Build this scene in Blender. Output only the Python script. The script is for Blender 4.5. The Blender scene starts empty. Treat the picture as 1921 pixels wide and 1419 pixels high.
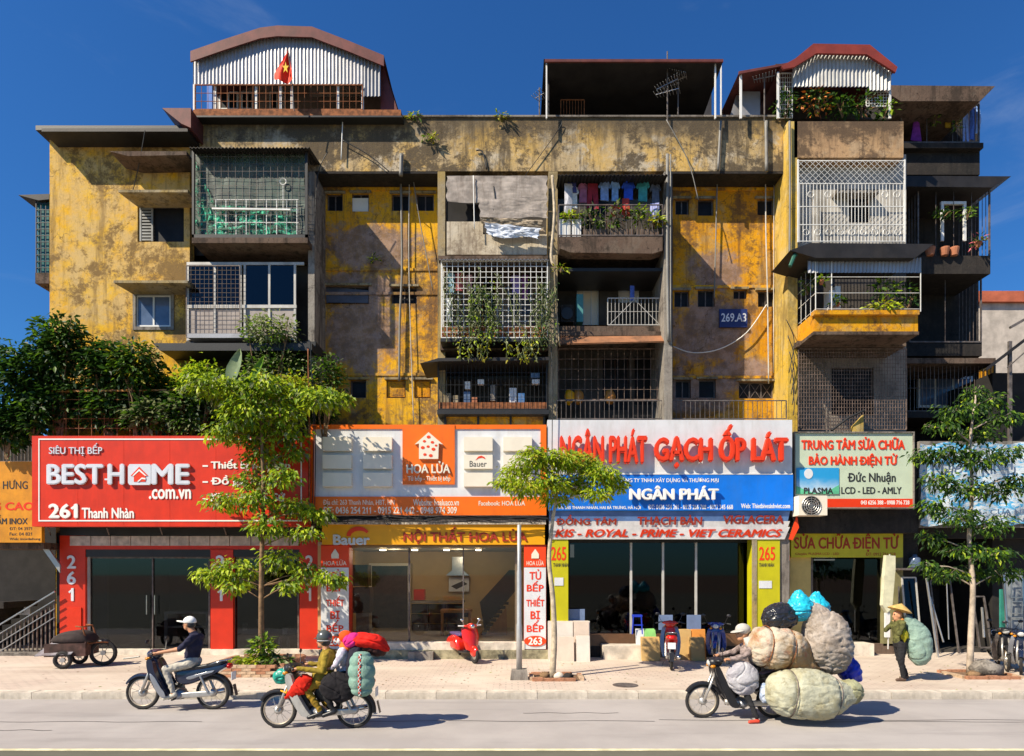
import bpy, math, random
import numpy as np
from mathutils import Vector, Matrix
R = math.radians
random.seed(7)
rng = np.random.default_rng(11)
SC = bpy.context.scene
COL = SC.collection
# ------------------------------------------------------------------ camera, sky, sun, exposure
CX, HY, F, CH = 960.5, 1075.0, 1152.0, 2.5      # principal column, horizon row, focal length (px of a 1921 px wide frame), eye height (m)
cam = bpy.data.cameras.new('camera'); camo = bpy.data.objects.new('camera', cam); COL.objects.link(camo)
cam.sensor_width = 36; cam.lens = F / 1921 * 36; cam.shift_y = (HY - 709.5) / 1921; cam.clip_end = 3000; cam.clip_start = .1
camo.location = (0, 0, CH); camo.rotation_euler = (R(90), 0, 0)
SC.camera = camo
TO_SUN = Vector((-1, -.66, 1.12)).normalized()
SUN_EL = math.asin(TO_SUN.z); SUN_AZ = math.atan2(TO_SUN.x, TO_SUN.y)
W = bpy.data.worlds.new('World'); SC.world = W; W.use_nodes = True
wn = W.node_tree.nodes; wl = W.node_tree.links
bg = wn['Background']; sky = wn.new('ShaderNodeTexSky'); sky.sky_type = 'NISHITA'; sky.sun_disc = False
sky.sun_elevation = SUN_EL; sky.sun_rotation = SUN_AZ; sky.altitude = 0; sky.air_density = 1.3; sky.dust_density = .25; sky.ozone_density = 3.0
hs = wn.new('ShaderNodeHueSaturation'); hs.inputs['Saturation'].default_value = 1.12
tn = wn.new('ShaderNodeMix'); tn.data_type = 'RGBA'; tn.blend_type = 'MULTIPLY'; tn.inputs[0].default_value = 1; tn.inputs[7].default_value = (.36, .80, 1.30, 1)   # the deep polarised blue of the whole sky
wc = wn.new('ShaderNodeTexCoord'); wm = wn.new('ShaderNodeMapping'); wm.inputs['Scale'].default_value = (1.2, 1.2, 5); wm.inputs['Rotation'].default_value = (0, .5, 0)
wz = wn.new('ShaderNodeTexNoise'); wz.inputs['Scale'].default_value = 2.1; wz.inputs['Detail'].default_value = 9; wz.inputs['Roughness'].default_value = .62; wz.inputs['Distortion'].default_value = .5
wr_ = wn.new('ShaderNodeMapRange'); wr_.interpolation_type = 'SMOOTHSTEP'; wr_.inputs['From Min'].default_value = .60; wr_.inputs['From Max'].default_value = .92; wr_.inputs['To Max'].default_value = .35
cm = wn.new('ShaderNodeMix'); cm.data_type = 'RGBA'; cm.inputs[7].default_value = (4.2, 5.2, 7.0, 1)      # thin cirrus
wl.new(wc.outputs['Generated'], wm.inputs['Vector']); wl.new(wm.outputs[0], wz.inputs['Vector']); wl.new(wz.outputs['Fac'], wr_.inputs['Value'])
wl.new(sky.outputs[0], hs.inputs['Color']); wl.new(hs.outputs[0], tn.inputs[6]); wl.new(tn.outputs[2], cm.inputs[6]); wl.new(wr_.outputs[0], cm.inputs[0]); wl.new(cm.outputs[2], bg.inputs['Color']); bg.inputs['Strength'].default_value = .061
sl = bpy.data.lights.new('sun', 'SUN'); sl.energy = 5.0; sl.angle = R(.5); sl.color = (1, .89, .71)
so = bpy.data.objects.new('sun', sl); COL.objects.link(so); so.rotation_euler = TO_SUN.to_track_quat('Z', 'Y').to_euler(); so.location = (-20, -10, 40)
SC.view_settings.view_transform = 'Standard'; SC.view_settings.look = 'None'; SC.view_settings.exposure = .64; SC.view_settings.gamma = 1
SC.view_settings.use_curve_mapping = False
try:
    SC.cycles.max_bounces = 6; SC.cycles.transparent_max_bounces = 12; SC.cycles.use_denoising = True
except Exception: pass

# ------------------------------------------------------------------ helpers
def P(px, py, Y):
    """a point of the place at depth Y, read off the photograph"""
    return Vector(((px - CX) / F * Y, Y, CH + (HY - py) / F * Y))
def X(px, Y): return (px - CX) / F * Y
def Z(py, Y): return CH + (HY - py) / F * Y
ORG = {}
def tag(o, label=None, cat=None, group=None, kind=None):
    if label: o['label'] = label
    if cat: o['category'] = cat
    if group: o['group'] = group
    if kind: o['kind'] = kind
    return o
def thing(name, label, cat, loc=(0, 0, 0), rz=0, group=None, kind=None, scale=1, local=False):
    o = bpy.data.objects.new(name, None); COL.objects.link(o); o.empty_display_size = .1
    o.location = loc; o.rotation_euler = (0, 0, rz); o.scale = (scale,) * 3
    ORG[o.name] = Vector(loc) if (rz == 0 and scale == 1 and not local) else None
    return tag(o, label, cat, group, kind)
def org(p):
    if p is None: return Vector((0, 0, 0))
    if p.name in ORG: return ORG[p.name] if ORG[p.name] is not None else Vector((0, 0, 0))
    return Vector((0, 0, 0)) if p.parent is None else org(p.parent)
def link_mesh(name, me, parent=None, label=None, kind=None):
    o = bpy.data.objects.new(name, me); COL.objects.link(o)
    if parent is not None:
        o.parent = parent
        if me is not None and parent.type == 'EMPTY' and not me.get('shifted'):
            w = org(parent)
            if w.length > 0: me.transform(Matrix.Translation(-w))
            me['shifted'] = 1
        elif me is not None and parent.type != 'EMPTY' and not me.get('shifted'):
            w = org(parent)
            if w.length > 0: me.transform(Matrix.Translation(-w))
            me['shifted'] = 1
    if label: o['label'] = label
    if kind: o['kind'] = kind
    return o
class MB:
    def __init__(s): s.v = []; s.f = []; s.m = []; s.c = 0
    def add(s, vs, fs, mi=0):
        n = len(s.v); s.v.extend([tuple(p) for p in vs]); s.f.extend([tuple(i + n for i in f) for f in fs]); s.m.extend([mi] * len(fs)); return s
    def box(s, a, b, mi=0):
        x0, y0, z0 = (min(a[i], b[i]) for i in range(3)); x1, y1, z1 = (max(a[i], b[i]) for i in range(3))
        return s.add([(x0, y0, z0), (x1, y0, z0), (x1, y1, z0), (x0, y1, z0), (x0, y0, z1), (x1, y0, z1), (x1, y1, z1), (x0, y1, z1)],
                     [(0, 3, 2, 1), (4, 5, 6, 7), (0, 1, 5, 4), (1, 2, 6, 5), (2, 3, 7, 6), (3, 0, 4, 7)], mi)
    def pb(s, x0, y0, x1, y1, Y, d, mi=0):
        return s.box((X(x0, Y), Y, Z(y0, Y)), (X(x1, Y), Y + d, Z(y1, Y)), mi)
    def quad(s, a, b, c, d, mi=0): return s.add([a, b, c, d], [(0, 1, 2, 3)], mi)
    def bar(s, a, b, r, n=4, mi=0, r2=None):
        a = Vector(a); b = Vector(b); d = b - a
        if d.length < 1e-6: return s
        d.normalize(); u = d.cross(Vector((0, 0, 1)) if abs(d.z) < .9 else Vector((1, 0, 0))).normalized(); w = d.cross(u)
        r2 = r if r2 is None else r2; vs = []
        for c, rr in ((a, r), (b, r2)):
            for k in range(n):
                t = 2 * math.pi * (k + .5) / n; vs.append(c + (u * math.cos(t) + w * math.sin(t)) * rr)
        fs = [(k, (k + 1) % n, n + (k + 1) % n, n + k) for k in range(n)] + [tuple(range(n))[::-1], tuple(range(n, 2 * n))]
        return s.add(vs, fs, mi)
    def tube(s, pts, r, n=6, mi=0):
        pts = [Vector(p) for p in pts]; rs = r if isinstance(r, (list, tuple)) else [r] * len(pts); vs = []; u = None
        for i, p in enumerate(pts):
            d = (pts[min(i + 1, len(pts) - 1)] - pts[max(i - 1, 0)]).normalized()
            if u is None: u = d.cross(Vector((0, 0, 1)) if abs(d.z) < .9 else Vector((1, 0, 0))).normalized()
            else:
                u = (u - d * u.dot(d)); u = u.normalized() if u.length > 1e-6 else d.orthogonal().normalized()
            w = d.cross(u)
            for k in range(n):
                t = 2 * math.pi * k / n; vs.append(p + (u * math.cos(t) + w * math.sin(t)) * rs[i])
        m = len(pts); fs = []
        for i in range(m - 1):
            for k in range(n): fs.append((i * n + k, i * n + (k + 1) % n, (i + 1) * n + (k + 1) % n, (i + 1) * n + k))
        fs.append(tuple(range(n))[::-1]); fs.append(tuple(range((m - 1) * n, m * n)))
        return s.add(vs, fs, mi)
    def lathe(s, prof, c, axis='Z', n=16, mi=0):
        vs = []
        for (r, h) in prof:
            for k in range(n):
                t = 2 * math.pi * k / n; a, b = r * math.cos(t), r * math.sin(t)
                q = {'Z': (a, b, h), 'Y': (a, h, b), 'X': (h, a, b)}[axis]; vs.append((c[0] + q[0], c[1] + q[1], c[2] + q[2]))
        fs = []
        for i in range(len(prof) - 1):
            for k in range(n): fs.append((i * n + k, i * n + (k + 1) % n, (i + 1) * n + (k + 1) % n, (i + 1) * n + k))
        fs.append(tuple(range(n))[::-1]); fs.append(tuple(range((len(prof) - 1) * n, len(prof) * n)))
        return s.add(vs, fs, mi)
    def torus(s, c, R_, r, axis='Y', n=28, m=8, mi=0, a0=0, a1=360, ry=1):
        vs = []; full = abs(a1 - a0) >= 360; N = n if full else n + 1
        for i in range(N):
            t = R(a0 + (a1 - a0) * i / n)
            for k in range(m):
                q = 2 * math.pi * k / m; rr = R_ + r * math.cos(q); h = r * ry * math.sin(q)
                p = {'Y': (rr * math.cos(t), h, rr * math.sin(t)), 'Z': (rr * math.cos(t), rr * math.sin(t), h), 'X': (h, rr * math.cos(t), rr * math.sin(t))}[axis]
                vs.append((c[0] + p[0], c[1] + p[1], c[2] + p[2]))
        fs = []
        for i in range(n):
            j = (i + 1) % N
            for k in range(m): fs.append((i * m + k, i * m + (k + 1) % m, j * m + (k + 1) % m, j * m + k))
        return s.add(vs, fs, mi)
    def ell(s, c, r, n=14, m=9, mi=0, rot=None, noise=0, seed=0):
        vs = []; rr = random.Random(seed); ph = [rr.uniform(0, 6) for _ in range(6)]
        for i in range(m + 1):
            th = math.pi * i / m
            for k in range(n):
                t = 2 * math.pi * k / n; d = Vector((math.sin(th) * math.cos(t), math.sin(th) * math.sin(t), math.cos(th)))
                f = 1 + noise * (math.sin(4 * d.x + ph[0]) * math.sin(5 * d.y + ph[1]) + .6 * math.sin(8 * d.z + ph[2] + 3 * d.x) + .4 * math.sin(11 * d.x + 7 * d.y + ph[3]))
                p = Vector((d.x * r[0] * f, d.y * r[1] * f, d.z * r[2] * f))
                if rot is not None: p = rot @ p
                vs.append((c[0] + p.x, c[1] + p.y, c[2] + p.z))
        fs = [(i * n + k, (i + 1) * n + k, (i + 1) * n + (k + 1) % n, i * n + (k + 1) % n) for i in range(m) for k in range(n)]
        return s.add(vs, fs, mi)
    def prism(s, pts, Y, d, mi=0):
        """pts: pixel outline at plane Y, extruded back by d"""
        n = len(pts); vs = [P(a, b, Y) for a, b in pts]; vs += [v + Vector((0, d, 0)) for v in vs]
        return s.add(vs, [tuple(range(n)), tuple(range(2 * n - 1, n - 1, -1))] + [(k, n + k, n + (k + 1) % n, (k + 1) % n) for k in range(n)], mi)
    def ext(s, pts, a, b, axis='Y', mi=0):
        """pts: 2-D outline (other two axes in order) extruded from a to b"""
        def q(p, h): return {'Y': (p[0], h, p[1]), 'X': (h, p[0], p[1]), 'Z': (p[0], p[1], h)}[axis]
        n = len(pts); vs = [q(p, a) for p in pts] + [q(p, b) for p in pts]
        return s.add(vs, [tuple(range(n)), tuple(range(2 * n - 1, n - 1, -1))] + [(k, n + k, n + (k + 1) % n, (k + 1) % n) for k in range(n)], mi)
    def puff(s, pts, w, mi=0, e=.82, y0=0, smooth=True):
        """side outline (x,z) swelled to half width w with rounded flanks"""
        if smooth: pts = cat_closed(pts, 3)
        n = len(pts); cx = sum(p[0] for p in pts) / n; cz = sum(p[1] for p in pts) / n
        lay = [(-1, .55), (-.93, e), (-.6, .97), (0, 1), (.6, .97), (.93, e), (1, .55)]; vs = []
        for h, k in lay:
            for p in pts: vs.append((cx + (p[0] - cx) * (1 - (1 - k) * .35), y0 + h * w, cz + (p[1] - cz) * k))
        fs = [tuple(range(n)), tuple(range(len(lay) * n - 1, (len(lay) - 1) * n - 1, -1))]
        for i in range(len(lay) - 1):
            for k in range(n): fs.append((i * n + k, (i + 1) * n + k, (i + 1) * n + (k + 1) % n, i * n + (k + 1) % n))
        return s.add(vs, fs, mi)
    def mesh(s, name, mats, smooth=False, fix=True):
        me = bpy.data.meshes.new(name); me.from_pydata(s.v, [], s.f)
        for m in (mats if isinstance(mats, (list, tuple)) else [mats]): me.materials.append(m)
        if s.m and max(s.m) > 0: me.polygons.foreach_set('material_index', s.m)
        if smooth: me.polygons.foreach_set('use_smooth', [True] * len(s.f))
        if fix and len(s.f) < 4000:
            import bmesh
            b = bmesh.new(); b.from_mesh(me); bmesh.ops.recalc_face_normals(b, faces=b.faces); b.to_mesh(me); b.free()
        me.update(); return me
    def build(s, name, mats, parent=None, label=None, smooth=False, kind=None, auto=None):
        me = s.mesh(name, mats, smooth)
        if auto is not None:
            me.polygons.foreach_set('use_smooth', [True] * len(me.polygons)); me.set_sharp_from_angle(angle=R(auto))
        return link_mesh(name, me, parent, label, kind)
def cat_closed(pts, k):
    n = len(pts); out = []
    for i in range(n):
        p0, p1, p2, p3 = (Vector((*pts[(i + j - 1) % n][:2], 0)) for j in range(4))
        for t in [q / k for q in range(k)]:
            v = .5 * ((2 * p1) + (p2 - p0) * t + (2 * p0 - 5 * p1 + 4 * p2 - p3) * t * t + (3 * p1 - p0 - 3 * p2 + p3) * t ** 3); out.append((v.x, v.y))
    return out
def curve_pts(pts, k=6):
    pts = [Vector(p) for p in pts]; n = len(pts); out = []
    for i in range(n - 1):
        p0, p1, p2, p3 = pts[max(i - 1, 0)], pts[i], pts[i + 1], pts[min(i + 2, n - 1)]
        for q in range(k):
            t = q / k; out.append(.5 * ((2 * p1) + (p2 - p0) * t + (2 * p0 - 5 * p1 + 4 * p2 - p3) * t * t + (3 * p1 - p0 - 3 * p2 + p3) * t ** 3))
    out.append(pts[-1]); return out
def sag(a, b, s=.2, k=10):
    a = Vector(a); b = Vector(b); return [a.lerp(b, i / k) - Vector((0, 0, s * 4 * (i / k) * (1 - i / k))) for i in range(k + 1)]

# ------------------------------------------------------------------ materials
def nt(name):
    m = bpy.data.materials.new(name); m.use_nodes = True; t = m.node_tree; b = t.nodes['Principled BSDF']; return m, t, b
def noise(t, vec, scale, detail=5, rough=.6, dist=0):
    n = t.nodes.new('ShaderNodeTexNoise'); n.inputs['Scale'].default_value = scale; n.inputs['Detail'].default_value = detail
    n.inputs['Roughness'].default_value = rough; n.inputs['Distortion'].default_value = dist; t.links.new(vec, n.inputs['Vector']); return n.outputs['Fac']
def coords(t, sc=(1, 1, 1), loc=(0, 0, 0), kind='Object'):
    c = t.nodes.new('ShaderNodeTexCoord'); m = t.nodes.new('ShaderNodeMapping'); m.inputs['Scale'].default_value = sc; m.inputs['Location'].default_value = loc
    t.links.new(c.outputs[kind], m.inputs['Vector']); return m.outputs['Vector']
def ramp(t, fac, a, b):
    r = t.nodes.new('ShaderNodeMapRange'); r.interpolation_type = 'SMOOTHSTEP'; r.inputs['From Min'].default_value = a; r.inputs['From Max'].default_value = b
    t.links.new(fac, r.inputs['Value']); return r.outputs['Result']
def mixc(t, fac, a, b, blend='MIX'):
    m = t.nodes.new('ShaderNodeMix'); m.data_type = 'RGBA'; m.blend_type = blend
    for i, v in ((0, fac), (6, a), (7, b)):
        if isinstance(v, (float, int)): m.inputs[i].default_value = v
        elif isinstance(v, (tuple, list)): m.inputs[i].default_value = (*v[:3], 1)
        else: t.links.new(v, m.inputs[i])
    return m.outputs[2]
def mul(t, a, b, op='MULTIPLY'):
    n = t.nodes.new('ShaderNodeMath'); n.operation = op
    for i, v in ((0, a), (1, b)):
        if isinstance(v, (float, int)): n.inputs[i].default_value = v
        else: t.links.new(v, n.inputs[i])
    return n.outputs[0]
def bump(t, b, h, s=.3, d=.02):
    n = t.nodes.new('ShaderNodeBump'); n.inputs['Strength'].default_value = s; n.inputs['Distance'].default_value = d
    t.links.new(h, n.inputs['Height']); t.links.new(n.outputs[0], b.inputs['Normal'])
_MC = {}
def mat(name, col, rough=.6, metal=0, var=.18, vs=2.5, bp=.15, bs=25, spec=.4, dirt=0, dcol=(.05, .04, .03), dsc=1.2, emit=None, es=1, coat=0):
    if name in _MC: return _MC[name]
    m, t, b = nt(name); v = coords(t); n1 = noise(t, v, vs, 6)
    c = mixc(t, ramp(t, n1, .3, .7), [x * (1 - var) for x in col], [min(1, x * (1 + var)) for x in col])
    if dirt:
        v2 = coords(t, (1.5, 1.5, .35), (3, 1, 7)); d = mul(t, ramp(t, noise(t, v2, dsc, 8, .7), .45, .72), dirt)
        c = mixc(t, d, c, dcol)
        t.links.new(mul(t, ramp(t, noise(t, v2, dsc, 8, .7), .3, .8), .25 * (1 - rough)), b.inputs['Roughness']) if False else None
    t.links.new(c, b.inputs['Base Color']); b.inputs['Roughness'].default_value = rough; b.inputs['Metallic'].default_value = metal
    b.inputs['Specular IOR Level'].default_value = spec
    if coat: b.inputs['Coat Weight'].default_value = coat; b.inputs['Coat Roughness'].default_value = .1
    if bp: bump(t, b, noise(t, v, bs, 4), bp, .01)
    if emit: b.inputs['Emission Color'].default_value = (*emit, 1); b.inputs['Emission Strength'].default_value = es
    _MC[name] = m; return m
def wall(name, base, alt, pale, grime, a_pale=.55, a_grime=.55, streak=.6, seed=0, gb=0, zg=None, gt=None, blobs=(), bcol=(.16, .12, .11)):
    """weathered limewash: two tones, worn-off pale patches, black mould patches and rain streaks"""
    m, t, b = nt(name); v = coords(t, (1, 1, 1), (seed * 3.1, seed, seed * 1.7)); vs = coords(t, (2.2, 2.2, .22), (seed, 2, seed))
    c = mixc(t, ramp(t, noise(t, v, .55, 8, .65), .38, .62), base, alt)
    c = mixc(t, mul(t, ramp(t, noise(t, v, 1.3, 12, .72, .4), .50, .60), a_pale), c, pale)
    c = mixc(t, mul(t, ramp(t, noise(t, v, 6.5, 10, .75), .52, .66), a_pale * .55), c, pale)
    if zg:      # paint washed off towards the exposed top, fresher below the hoods
        sp = t.nodes.new('ShaderNodeSeparateXYZ'); t.links.new(coords(t), sp.inputs[0]); zz = mul(t, sp.outputs[2], mul(t, noise(t, v, .9, 6), 3.5), 'ADD')
        c = mixc(t, mul(t, ramp(t, zz, zg[0], zg[1]), mul(t, ramp(t, noise(t, v, 2.6, 10, .7), .3, .6), .8)), c, pale)
    g1 = ramp(t, mul(t, noise(t, v, .42, 12, .78, .3), mul(t, mul(t, noise(t, v, 4.5, 12, .8), .5, 'SUBTRACT'), .42), 'ADD'), .51 - gb, .60 - gb)
    c = mixc(t, mul(t, g1, a_grime), c, grime)
    c = mixc(t, mul(t, ramp(t, noise(t, v, 3.2, 12, .8), .53, .68), a_grime * .75), c, grime)
    c = mixc(t, mul(t, ramp(t, noise(t, vs, 1.6, 9, .7), .50, .66), streak), c, grime)
    v3 = coords(t, (7, 7, .5), (seed, 1, seed)); c = mixc(t, mul(t, ramp(t, noise(t, v3, 1.0, 6, .6), .56, .66), streak * .6), c, [x * .7 for x in grime])
    c = mixc(t, mul(t, ramp(t, noise(t, v, 11, 8, .8), .56, .66), a_grime * .5), c, grime)
    if gt:      # black mould creeping down from the wet top edge
        sp = t.nodes.new('ShaderNodeSeparateXYZ'); t.links.new(coords(t), sp.inputs[0]); zz = mul(t, sp.outputs[2], mul(t, mul(t, noise(t, vs, 2.2, 9, .7), noise(t, v, 1.8, 9, .75), 'ADD'), gt[2]), 'ADD')
        c = mixc(t, mul(t, ramp(t, zz, gt[0], gt[1]), .9), c, grime)
    for (bx, bz, rx, rz) in blobs:      # large grey areas where the paint has gone
        sp = t.nodes.new('ShaderNodeSeparateXYZ'); t.links.new(coords(t), sp.inputs[0]); dx = mul(t, mul(t, sp.outputs[0], bx, 'SUBTRACT'), 1 / rx); dz = mul(t, mul(t, sp.outputs[2], bz, 'SUBTRACT'), 1 / rz)
        dd = mul(t, mul(t, mul(t, dx, dx), mul(t, dz, dz), 'ADD'), mul(t, mul(t, noise(t, v, 1.5, 12, .72, .5), .5, 'SUBTRACT'), 4.5), 'ADD')
        bc_ = mixc(t, ramp(t, noise(t, v, 2.4, 10, .75), .4, .62), bcol, [x * 2.1 for x in bcol]); c = mixc(t, mul(t, ramp(t, dd, 1.25, .55), .88), c, bc_)
    vo = t.nodes.new('ShaderNodeTexVoronoi'); vo.feature = 'DISTANCE_TO_EDGE'; vo.inputs['Scale'].default_value = .9
    dv = t.nodes.new('ShaderNodeVectorMath'); dv.operation = 'ADD'; nz = t.nodes.new('ShaderNodeTexNoise'); nz.inputs['Scale'].default_value = 2.5; nz.inputs['Detail'].default_value = 6; t.links.new(v, nz.inputs['Vector']); t.links.new(v, dv.inputs[0]); t.links.new(nz.outputs['Color'], dv.inputs[1]); t.links.new(dv.outputs[0], vo.inputs['Vector'])
    c = mixc(t, mul(t, ramp(t, vo.outputs['Distance'], .014, .003), mul(t, ramp(t, noise(t, v, .8, 4), .48, .58), .7)), c, [x * .5 for x in grime])
    c = mixc(t, mul(t, ramp(t, noise(t, v, 40, 3), .3, .7), .25), c, [x * .55 for x in base])
    t.links.new(c, b.inputs['Base Color']); b.inputs['Roughness'].default_value = .92; b.inputs['Specular IOR Level'].default_value = .15
    h = mul(t, noise(t, v, 9, 10, .7), mul(t, noise(t, v, 60, 4), .25), 'ADD'); bump(t, b, h, .45, .03)
    _MC[name] = m; return m
def leaf(name, col, tip=None, rough=.5, tr=.45):
    m, t, b = nt(name); v = coords(t); c = mixc(t, ramp(t, noise(t, v, 1.7, 3), .35, .65), [x * .75 for x in col], tip or [min(1, x * 1.3) for x in col])
    g = t.nodes.new('ShaderNodeNewGeometry'); c = mixc(t, mul(t, g.outputs['Random Per Island'], .4), c, [x * .55 for x in col])
    t.links.new(c, b.inputs['Base Color']); b.inputs['Roughness'].default_value = rough; b.inputs['Specular IOR Level'].default_value = .35
    tl = t.nodes.new('ShaderNodeBsdfTranslucent'); t.links.new(c, tl.inputs['Color']); mx = t.nodes.new('ShaderNodeMixShader'); mx.inputs[0].default_value = tr
    t.links.new(b.outputs[0], mx.inputs[1]); t.links.new(tl.outputs[0], mx.inputs[2]); t.links.new(mx.outputs[0], t.nodes['Material Output'].inputs['Surface'])
    return m
def glassm(name, tint, refl=.12, rough=.03):
    m, t, b = nt(name); tr = t.nodes.new('ShaderNodeBsdfTransparent'); tr.inputs[0].default_value = (*tint, 1)
    gl = t.nodes.new('ShaderNodeBsdfGlossy'); gl.inputs['Roughness'].default_value = rough; gl.inputs['Color'].default_value = (.9, .95, 1, 1)
    lw = t.nodes.new('ShaderNodeLayerWeight'); lw.inputs[0].default_value = .25; mx = t.nodes.new('ShaderNodeMixShader')
    t.links.new(mul(t, mul(t, lw.outputs['Fresnel'], .7), refl, 'ADD'), mx.inputs[0]); t.links.new(tr.outputs[0], mx.inputs[1]); t.links.new(gl.outputs[0], mx.inputs[2])
    t.links.new(mx.outputs[0], t.nodes['Material Output'].inputs['Surface']); return m
def ground(name, c1, c2, dark, bs=60, br=None, rough=.9):
    m, t, b = nt(name); v = coords(t); vl = coords(t, (.25, 1.6, 1), (2, 5, 0))
    c = mixc(t, ramp(t, noise(t, v, .5, 8, .6), .35, .65), c1, c2)
    c = mixc(t, mul(t, ramp(t, noise(t, vl, 1.1, 8, .6), .5, .75), .45), c, dark)
    c = mixc(t, mul(t, ramp(t, noise(t, v, 90, 3, .8), .45, .7), .3), c, dark)
    c = mixc(t, mul(t, ramp(t, noise(t, v, 2.3, 10, .8), .6, .7), .35), c, dark)
    h = noise(t, v, bs, 5)
    if br:
        k = t.nodes.new('ShaderNodeTexBrick'); k.inputs['Scale'].default_value = 1; k.inputs['Brick Width'].default_value = br[0]; k.inputs['Row Height'].default_value = br[1]
        k.inputs['Mortar Size'].default_value = .012; k.inputs['Color1'].default_value = (*br[2], 1); k.inputs['Color2'].default_value = (*br[3], 1); k.inputs['Mortar'].default_value = (*[x * .6 for x in dark], 1)
        t.links.new(v, k.inputs['Vector']); c = mixc(t, mul(t, ramp(t, noise(t, v, .6, 6), .35, .65), .5), c, k.outputs['Color']); h = mul(t, h, mul(t, k.outputs['Fac'], -2), 'ADD')
    t.links.new(c, b.inputs['Base Color']); b.inputs['Roughness'].default_value = rough; b.inputs['Specular IOR Level'].default_value = .2; bump(t, b, h, .3, .01)
    return m
M = {}
M['road'] = ground('asphalt', (.355, .325, .305), (.425, .39, .365), (.22, .205, .195))
M['gutter'] = ground('gutter_asphalt', (.13, .125, .09), (.17, .16, .12), (.08, .08, .06))
M['pave'] = ground('pavement_blocks', (.54, .45, .36), (.64, .55, .45), (.28, .22, .18), br=(.26, .13, (.62, .50, .41), (.50, .37, .31)))
M['kerb'] = mat('kerb_concrete', (.62, .55, .45), .9, var=.3, vs=2.5, dirt=.5, bp=.5, dcol=(.2, .16, .12))
M['line'] = mat('road_paint', (.75, .68, .42), .7, var=.25, vs=4, dirt=.3, dcol=(.3, .27, .2))
M['earth'] = mat('earth', (.16, .10, .06), .95, var=.4, vs=8, bp=.8)
M['yel'] = wall('yellow_limewash', (.80, .42, .02), (.84, .50, .03), (.62, .44, .20), (.20, .13, .06), .8, 1, .65, 1, .035, (9.6, 13.2))
M['yel2'] = wall('ochre_limewash', (.76, .34, .015), (.84, .46, .02), (.35, .27, .17), (.085, .062, .055), .75, .8, .6, 4, .02, blobs=[(-5.15 + dx, z, rx, rz) for dx, z, rx, rz in ((0, 12.3, 1.5, .75), (-.3, 9.6, 1.2, 1.25), (-.6, 11.1, 1.4, .4))])
M['yel3'] = wall('orange_limewash', (.66, .27, .01), (.74, .36, .012), (.42, .30, .14), (.085, .055, .042), .6, .8, .6, 9, .02, blobs=[(5.35, 11.6, .9, .6), (5.0, 9.6, 1.3, 1.1), (4.6, 7.9, 1.4, .6), (6.1, 8.4, .9, .5)])
M['par'] = wall('parapet_limewash', (.66, .42, .12), (.50, .38, .22), (.56, .48, .36), (.06, .052, .046), 1, .95, .8, 2, .05, None, (16.2, 17.3, 1.6))
M['parp'] = wall('pinkish_plaster', (.52, .33, .17), (.48, .30, .16), (.5, .38, .25), (.08, .055, .04), .5, .9, .9, 6, .02, None, (16.1, 17.2, 1.6))
M['conc'] = wall('grey_render', (.24, .21, .18), (.30, .27, .23), (.38, .35, .30), (.06, .05, .045), .4, .7, .8, 3)
M['pil'] = wall('pilaster_render', (.38, .27, .10), (.33, .28, .2), (.4, .36, .28), (.07, .06, .05), .5, .6, .8, 5)
M['pily'] = wall('yellow_pilaster', (.66, .42, .05), (.58, .40, .10), (.55, .48, .3), (.12, .09, .05), .4, .4, .6, 7)
M['slab'] = wall('slab_render', (.12, .08, .06), (.16, .11, .08), (.22, .18, .14), (.03, .025, .02), .3, .7, .8, 8)
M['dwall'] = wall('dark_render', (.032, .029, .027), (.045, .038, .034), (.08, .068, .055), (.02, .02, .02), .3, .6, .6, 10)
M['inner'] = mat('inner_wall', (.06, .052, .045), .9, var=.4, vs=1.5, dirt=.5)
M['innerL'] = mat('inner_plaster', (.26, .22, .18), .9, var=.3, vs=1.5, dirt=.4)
M['white'] = mat('white_paint', (.74, .73, .70), .5, var=.06, dirt=.15, dcol=(.4, .36, .3))
M['offw'] = mat('cream_panel', (.80, .72, .58), .45, var=.04, bp=.03)
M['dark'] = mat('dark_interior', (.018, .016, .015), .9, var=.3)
M['black'] = mat('black_metal', (.02, .02, .02), .5, var=.2)
M['iron'] = mat('old_iron', (.14, .12, .11), .6, .3, var=.4, vs=8, dirt=.4, dcol=(.16, .06, .02))
M['rust'] = mat('rusty_iron', (.24, .085, .03), .85, .1, var=.5, vs=9, bp=.4)
M['grille'] = mat('painted_grille', (.50, .48, .44), .5, .1, var=.15, dirt=.3)
M['wgrille'] = mat('white_grille', (.75, .74, .70), .5, 0, var=.1, dirt=.2)
M['steel'] = mat('steel', (.55, .55, .56), .28, .9, var=.1)
M['tin'] = mat('corrugated_tin', (.33, .33, .345), .45, .35, var=.15, vs=1, dirt=.25, dcol=(.22, .17, .13))
M['tinr'] = mat('red_roof_sheet', (.13, .034, .028), .6, .1, var=.25, vs=3, dirt=.3)
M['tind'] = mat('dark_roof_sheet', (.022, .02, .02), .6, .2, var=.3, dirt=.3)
M['tarp'] = mat('grey_tarp', (.36, .31, .27), .9, var=.3, vs=4, bp=.35, bs=16, dirt=.6, dsc=3, dcol=(.12, .09, .07))
M['glassd'] = mat('dark_window_glass', (.014, .014, .015), .5, var=.4, vs=2.2, bp=.05, spec=.15)
M['glassb'] = mat('bluish_window_glass', (.10, .14, .22), .12, var=.2, bp=.02, spec=.6)
M['glass'] = glassm('shop_glass', (.45, .46, .47), .03)
M['glassf'] = glassm('tinted_shop_glass', (.2, .2, .2), .02)
M['wood'] = mat('varnished_wood', (.42, .17, .03), .45, var=.2, vs=4)
M['wdark'] = mat('dark_wood', (.045, .022, .014), .5, var=.3, vs=4)
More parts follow.
